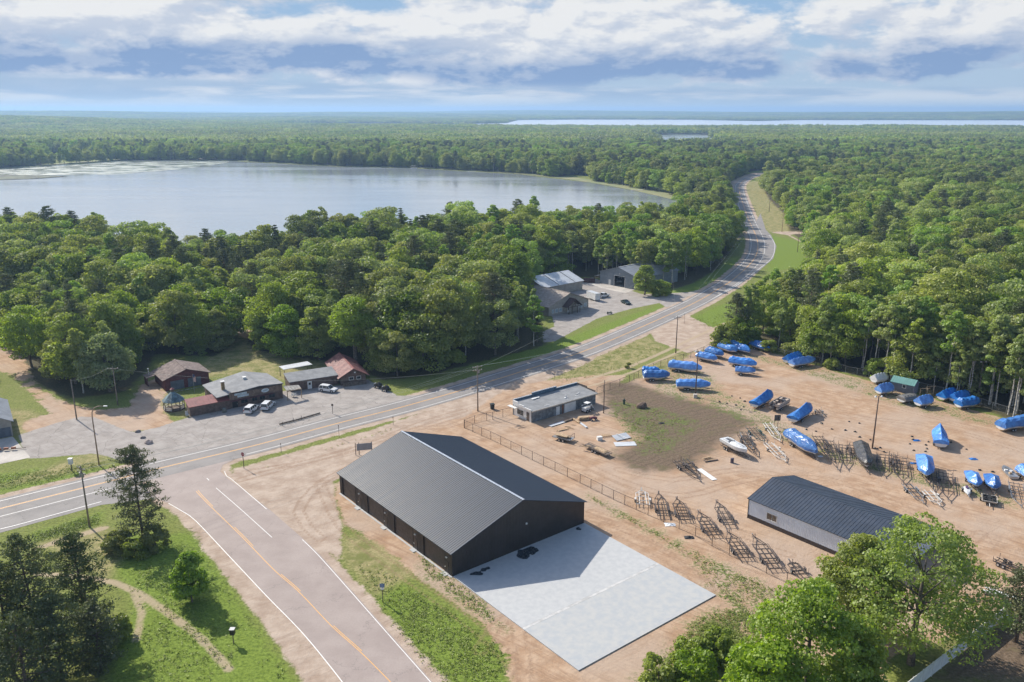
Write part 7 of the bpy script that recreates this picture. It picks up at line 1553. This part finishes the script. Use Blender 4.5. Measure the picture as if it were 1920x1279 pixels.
# pontoon docks and boats on the lake
for i, (x, y, l, lab) in enumerate(((885, 322, 10, 'thin dock at the far shore left of the open grass bank'), (1195, 357.5, 12, 'thin pale dock at the far right shore of the lake'), (530, 309, 12, 'thin dock at the far left shore beyond the lily pads'))):
    r = root('dock', gp(x, y), .3, lab, 'dock'); MB().box((-l/2, -.7, .5), (l/2, .7, .6)).build('deck', M_WHITE, r); [MB().box((q-.08, -.6, -.2), (q+.08, -.45, .5)).build('post', M_WOODD, r) for q in (-l*.4, 0, l*.4)]
r = root('moored_pontoon', gp(776, 316), .1, 'white canopied pontoon boat moored at the far shore of the lake', 'boat'); [MB().cyl((0, s, .2), .35, 8, 'x', 8).build('pontoon', M_ALU, r) for s in (-1, 1)]; MB().box((-4, -1.4, .5), (4, 1.4, .7)).build('deck', M_WHITE, r); MB().box((-3.2, -1.4, 2.9), (2.4, 1.4, 3.05)).build('canopy', M_WHITE, r); [MB().box((x, y, .7), (x+.1, y+.1, 2.9)).build('post', M_GALV, r) for x in (-3, 2.2) for y in (-1.3, 1.2)]
# ================================================================ the trees and bushes that stand alone
def hero(name, px, py, H, W, base, label, leafm, barkm, seed, nl=90, per=210, size=.20, shape='round', r0=.32, cat='tree', lean=.01, lr=1.0, group=None):
    rs = np.random.default_rng(seed); V, F, t, L = crown(rs, H, W, base, nl, per, size, shape, .7, .7, lr)
    r = root(name, gp(px, py), 0, label, cat, group); a = bpy.data.objects.new('crown', mk('crown', (V, F, t), leafm)); COL.objects.link(a); a.parent = r
    trunk_mb(rs, H, base, r0, L, 16, lean).build('trunk', barkm, r, smooth=True); return r
hero('broadleaf_tree', 1708, 1246, 20.5, 21.5, 4.5, 'large dark-trunked tree in front of the end of the long shed, by the white fence', leaf_mat('ash_leaves', (.155, .21, .05), (.28, .335, .10), .47), BARK, 101, 112, 200, .20, r0=.45, lr=.62)
hero('broadleaf_tree', 1500, 1385, 20.5, 16.5, 2.2, 'huge bright green tree filling the bottom right foreground', leaf_mat('spring_leaves', (.20, .255, .05), (.34, .40, .11), .5), BARK, 102, 150, 240, .19, r0=.45, lr=.70)
hero('broadleaf_tree', 1425, 1440, 16, 12, 1.5, 'yellow-green tree at the lower left of the huge foreground tree', LEAF_B, BARK, 103, 110, 210, .19, lr=.8)
hero('broadleaf_tree', 1590, 1400, 16.5, 8, 3, 'mid-green tree between the huge foreground tree and the dark-trunked one', LEAF, BARK, 104, 64, 200, .20, lr=.85)
hero('broadleaf_tree', 1603, 1192, 15.0, 12.5, 1.5, 'grey-green tree pressed against the front wall of the long shed', LEAF, BARK, 105, 90, 210, .20, lr=.8)
for i, (x, y, h, w, lab) in enumerate(((1235, 1290, 4.2, 5.5, 'low leafy bush at the bottom edge left of the huge foreground tree'), (1290, 1250, 4.0, 4.8, 'low leafy bush nearest the corner of the concrete pad'), (1345, 1240, 4.8, 5.0, 'low leafy bush on the left flank of the huge foreground tree'), (1300,1300,5.5,6,'round bright bush at the bottom edge beside the low ones'))): hero('leafy_bush', x, y, h, w, .3, lab, LEAF_B, BARK, 110+i, 34, 170, .19, 'flat', .09, 'bush')
hero('young_tree', 360, 1128, 8.2, 6.2, .6, 'young bright lime-green tree beside the side road', leaf_mat('lime_leaves', (.19, .29, .04), (.27, .38, .06), .45), BARK, 120, 60, 200, .17, 'tall', .13)
hero('broadleaf_tree', 667, 682, 19, 15, 6.5, 'big oak with a thick bare trunk behind the red-roofed house', LEAF_B, mat('grey_oak_bark', (.24, .20, .17), .9, 0, .25, 3), 121, 100, 170, .27, r0=.62)
hero('broadleaf_tree', 540, 668, 15.5, 13, .8, 'full round tree standing on the lawn behind the tavern', LEAF_B, BARK, 122, 90, 170, .26)
hero('broadleaf_tree', 500, 655, 14, 10, .8, 'round tree left of the full lawn tree', LEAF_B, BARK, 126, 70, 170, .26)
hero('broadleaf_tree', 597, 675, 16, 11, 2, 'leafy tree between the oak and the lawn tree', LEAF_B, BARK, 127, 70, 170, .26)
hero('broadleaf_tree', 412, 657, 12.5, 10, .5, 'low spreading tree behind the red garage', LEAF, BARK, 123, 70, 170, .25); hero('leafy_bush', 368, 662, 6.5, 8, .2, 'pale round bush at the wood edge behind the red garage', LEAF_A, BARK, 124, 40, 170, .24, 'flat', .1, 'bush')
hero('broadleaf_tree', 205, 735, 15.5, 13.5, 2.5, 'pale grey-green tree leaning over the shaded turnout on the left', leaf_mat('silver_leaves', (.16, .21, .085), (.25, .30, .13), .4), BARK, 125, 100, 180, .25)
hero('broadleaf_tree', 1209, 553, 11.5, 9.5, 2.2, 'round tree in front of the open grey barn', LEAF_B, BARK, 128, 60, 160, .27); 
hero('leafy_bush', 1240, 553, 5.5, 9, .2, 'low bushy thicket right of the round tree at the grey barn', LEAF, BARK, 129, 40, 150, .26, 'flat', .1, 'bush')
hero('leafy_bush', 1360, 652, 8, 9, .2, 'wide bush at the corner of the right woods by the wrapped boats', LEAF, BARK, 130, 50, 160, .25, 'flat', .12, 'bush'); hero('leafy_bush', 1402, 648, 7, 8, .2, 'bush behind the right end of the row of wrapped boats', LEAF, BARK, 131, 50, 160, .25, 'flat', .12, 'bush')
for i, (x, y, h, w, lab) in enumerate(((1440,660,3.5,6,'low thicket behind the lone boat by the woods'),(1480,664,3,6,'low thicket left of the twin boats by the woods'),(1560,690,2.4,5,'small roadside thicket right of the twin boats'),(785,690,4,7,'dark thicket at the foot of the trees above the highway'),(730,695,4.5,6,'sunlit thicket right of the oak trunk'),(850,682,4.5,8,'dark thicket right along the highway trees'),(1640,706,5,6,'bushy growth behind the white-wrapped boat'))): hero('thicket', x, y, h, w, .1, lab, LEAF_B if i in (0, 4, 6) else LEAF, BARK, 140+i, 34, 150, .24, 'flat', .08, 'bush')
def lone_pine(px, py, H, W, base, label, seed, lean=0, nwh=18, per=34, conic=False, gap=.12, size=.17):
    mb, vft = pine(np.random.default_rng(seed), H, W, base, size, nwh, per, gap, conic); r = root('pine_tree', gp(px, py), random.Random(seed).uniform(0, 6), label, 'tree'); r.rotation_euler = (0, -lean, 0)
    a = bpy.data.objects.new('crown', mk('crown', vft, NEEDLE)); COL.objects.link(a); a.parent = r; mb.build('trunk', BARK_P, r, smooth=True)
lone_pine(270, 1017, 17.0, 8.6, 2.6, 'lone dark pine standing between the side road and the utility pole', 201, .02, 19, 40)
lone_pine(165, 1188, 14.5, 8.2, 2.4, 'pine right of the group in the lower left corner', 202, .02, 18, 40); lone_pine(85, 1252, 18.5, 9.0, 3.0, 'tallest pine at the left edge of the lower left group', 203, .05, 20, 40)
lone_pine(25, 1262, 15.0, 8.5, 2.2, 'pine cut by the left edge of the photo', 204, 0, 18, 36); lone_pine(120, 1290, 12.5, 8.0, 1.5, 'low dense pine in front of the lower left group', 205, 0, 16, 38); lone_pine(60, 1350, 13.5, 9, 1.5, 'pine at the very bottom left corner', 206, 0, 16, 38); lone_pine(190, 1262, 9.5, 6.5, .8, 'young pine low in the lower left group', 207, 0, 14, 36)
lone_pine(-20, 1330, 15, 9, 2, 'pine just outside the lower left corner', 208, 0, 16, 34)
lone_pine(1905, 1204, 10.5, 8.0, 1.8, 'soft grey-green pine at the right edge beyond the white fence', 209, 0, 15, 40); 
for i, (x, y, h, w, lab) in enumerate(((222, 1035, 3.6, 5, 'dark bush left of the lone pine foot'), (292, 1030, 4.0, 5, 'dark bush right of the lone pine foot'), (255,1044,3.0,4.5,'low bush in front of the lone pine foot'), (215, 1200, 3.4, 5, 'leafy bush right of the lower left pines'), (185,1232,3.0,5,'leafy bush in the shade of the lower left pines'))): hero('leafy_bush', x, y, h, w, .1, lab, LEAF, BARK, 160+i, 34, 170, .17, 'flat', .07, 'bush')
hero('leafy_bush', 421, 728, 2.2, 2.6, .1, 'small green shrub beside the tavern roof corner', LEAF_B, BARK, 171, 20, 120, .14, 'flat', .05, 'bush'); hero('leafy_bush', 380, 757, 1.3, 3.0, .05, 'yellow-green flower bed shrub on the tavern lawn', LEAF_B, BARK, 172, 18, 120, .12, 'flat', .04, 'bush')
hero('leafy_bush', 1177, 690, 1.6, 1.9, .05, 'small round shrub alone on the grass behind the roadside fence', LEAF, BARK, 173, 16, 120, .14, 'flat', .04, 'bush')
# weeds and tufts
def tufts():
    rs = np.random.default_rng(77); P = []
    def fill(poly_px, n, size):
        Q = poly(poly_px); lo, hi = Q.min(0), Q.max(0); p = rs.uniform(lo, hi, (n*3, 2)); p = p[inside(Q, p[:, 0], p[:, 1])][:n]
        c = rs.uniform(lo, hi, (60, 2)); 
        d = np.min(np.hypot(p[:, None, 0]-c[None, :, 0], p[:, None, 1]-c[None, :, 1]), 1); p = p[d < rs.uniform(.5, 4.5, len(p))]; p = p[sdf(Q, p[:, 0], p[:, 1]) > rs.exponential(1.6, len(p))]
        P.append(np.column_stack([p, np.full(len(p), size)]))
    for i, w in enumerate(WEED): fill(w, (4200, 900, 1800, 1500, 1500, 4500)[i], .17)
    for w in LUSH[:1]+LUSH[3:4]: fill(w, 3000, .17)
    for w in DRY[:2]+LUSH[1:3]+LUSH[4:6]: fill(w, 1500, .18)
    fill([(430,900),(740,800),(745,806),(470,885)], 1200, .2)
    P = np.concatenate(P); k = segdist(hwyP, P[:, 0], P[:, 1], closed=False) > 6.0; k &= ~inside(sideP, P[:, 0], P[:, 1]); P = P[k]
    n = len(P); m_ = 6; base = np.repeat(P, m_, 0); N = rs.normal(0, 1, (n*m_, 3)); N[:, 2] = np.abs(N[:, 2])*.7+.3
    pos = np.column_stack([base[:, 0]+rs.normal(0, .14, n*m_), base[:, 1]+rs.normal(0, .14, n*m_), .04+rs.uniform(0, .16, n*m_)])
    V, F, t = leaves(pos, N*np.array([.5, .5, 1.6]), .10, rs, .35, asp=.6); V[:, 2] = np.maximum(V[:, 2], .002)
    o = bpy.data.objects.new('grass_tufts', mk('grass_tufts', (V, F, np.repeat(t, 4)), leaf_mat('grass_blades', (.17, .21, .045), (.33, .37, .10), .3))); COL.objects.link(o); o['kind'] = 'stuff'; o['label'] = 'grass tufts and weeds on the verges and along the fence'
tufts()
# ---------------------------------------------------------------- the air
hz = MB().box((-14500, -3500, -1.5), (14500, 17000, 112.0)).build('haze', None)
hm = bpy.data.materials.new('haze'); hm.use_nodes = True; ht = NT(hm.node_tree); ht.n.clear()
ho = ht.new('ShaderNodeOutputMaterial'); pv = ht.new('ShaderNodeVolumePrincipled')
pv.inputs['Color'].default_value = (0.42, 0.66, 1.0, 1); pv.inputs['Density'].default_value = HAZE_DENSITY; pv.inputs['Anisotropy'].default_value = 0.25
ht.link(pv.outputs[0], ho.inputs['Volume']); hz.data.materials.append(hm); hz['kind'] = 'stuff'; hz['label'] = 'thin blue summer haze over the land'
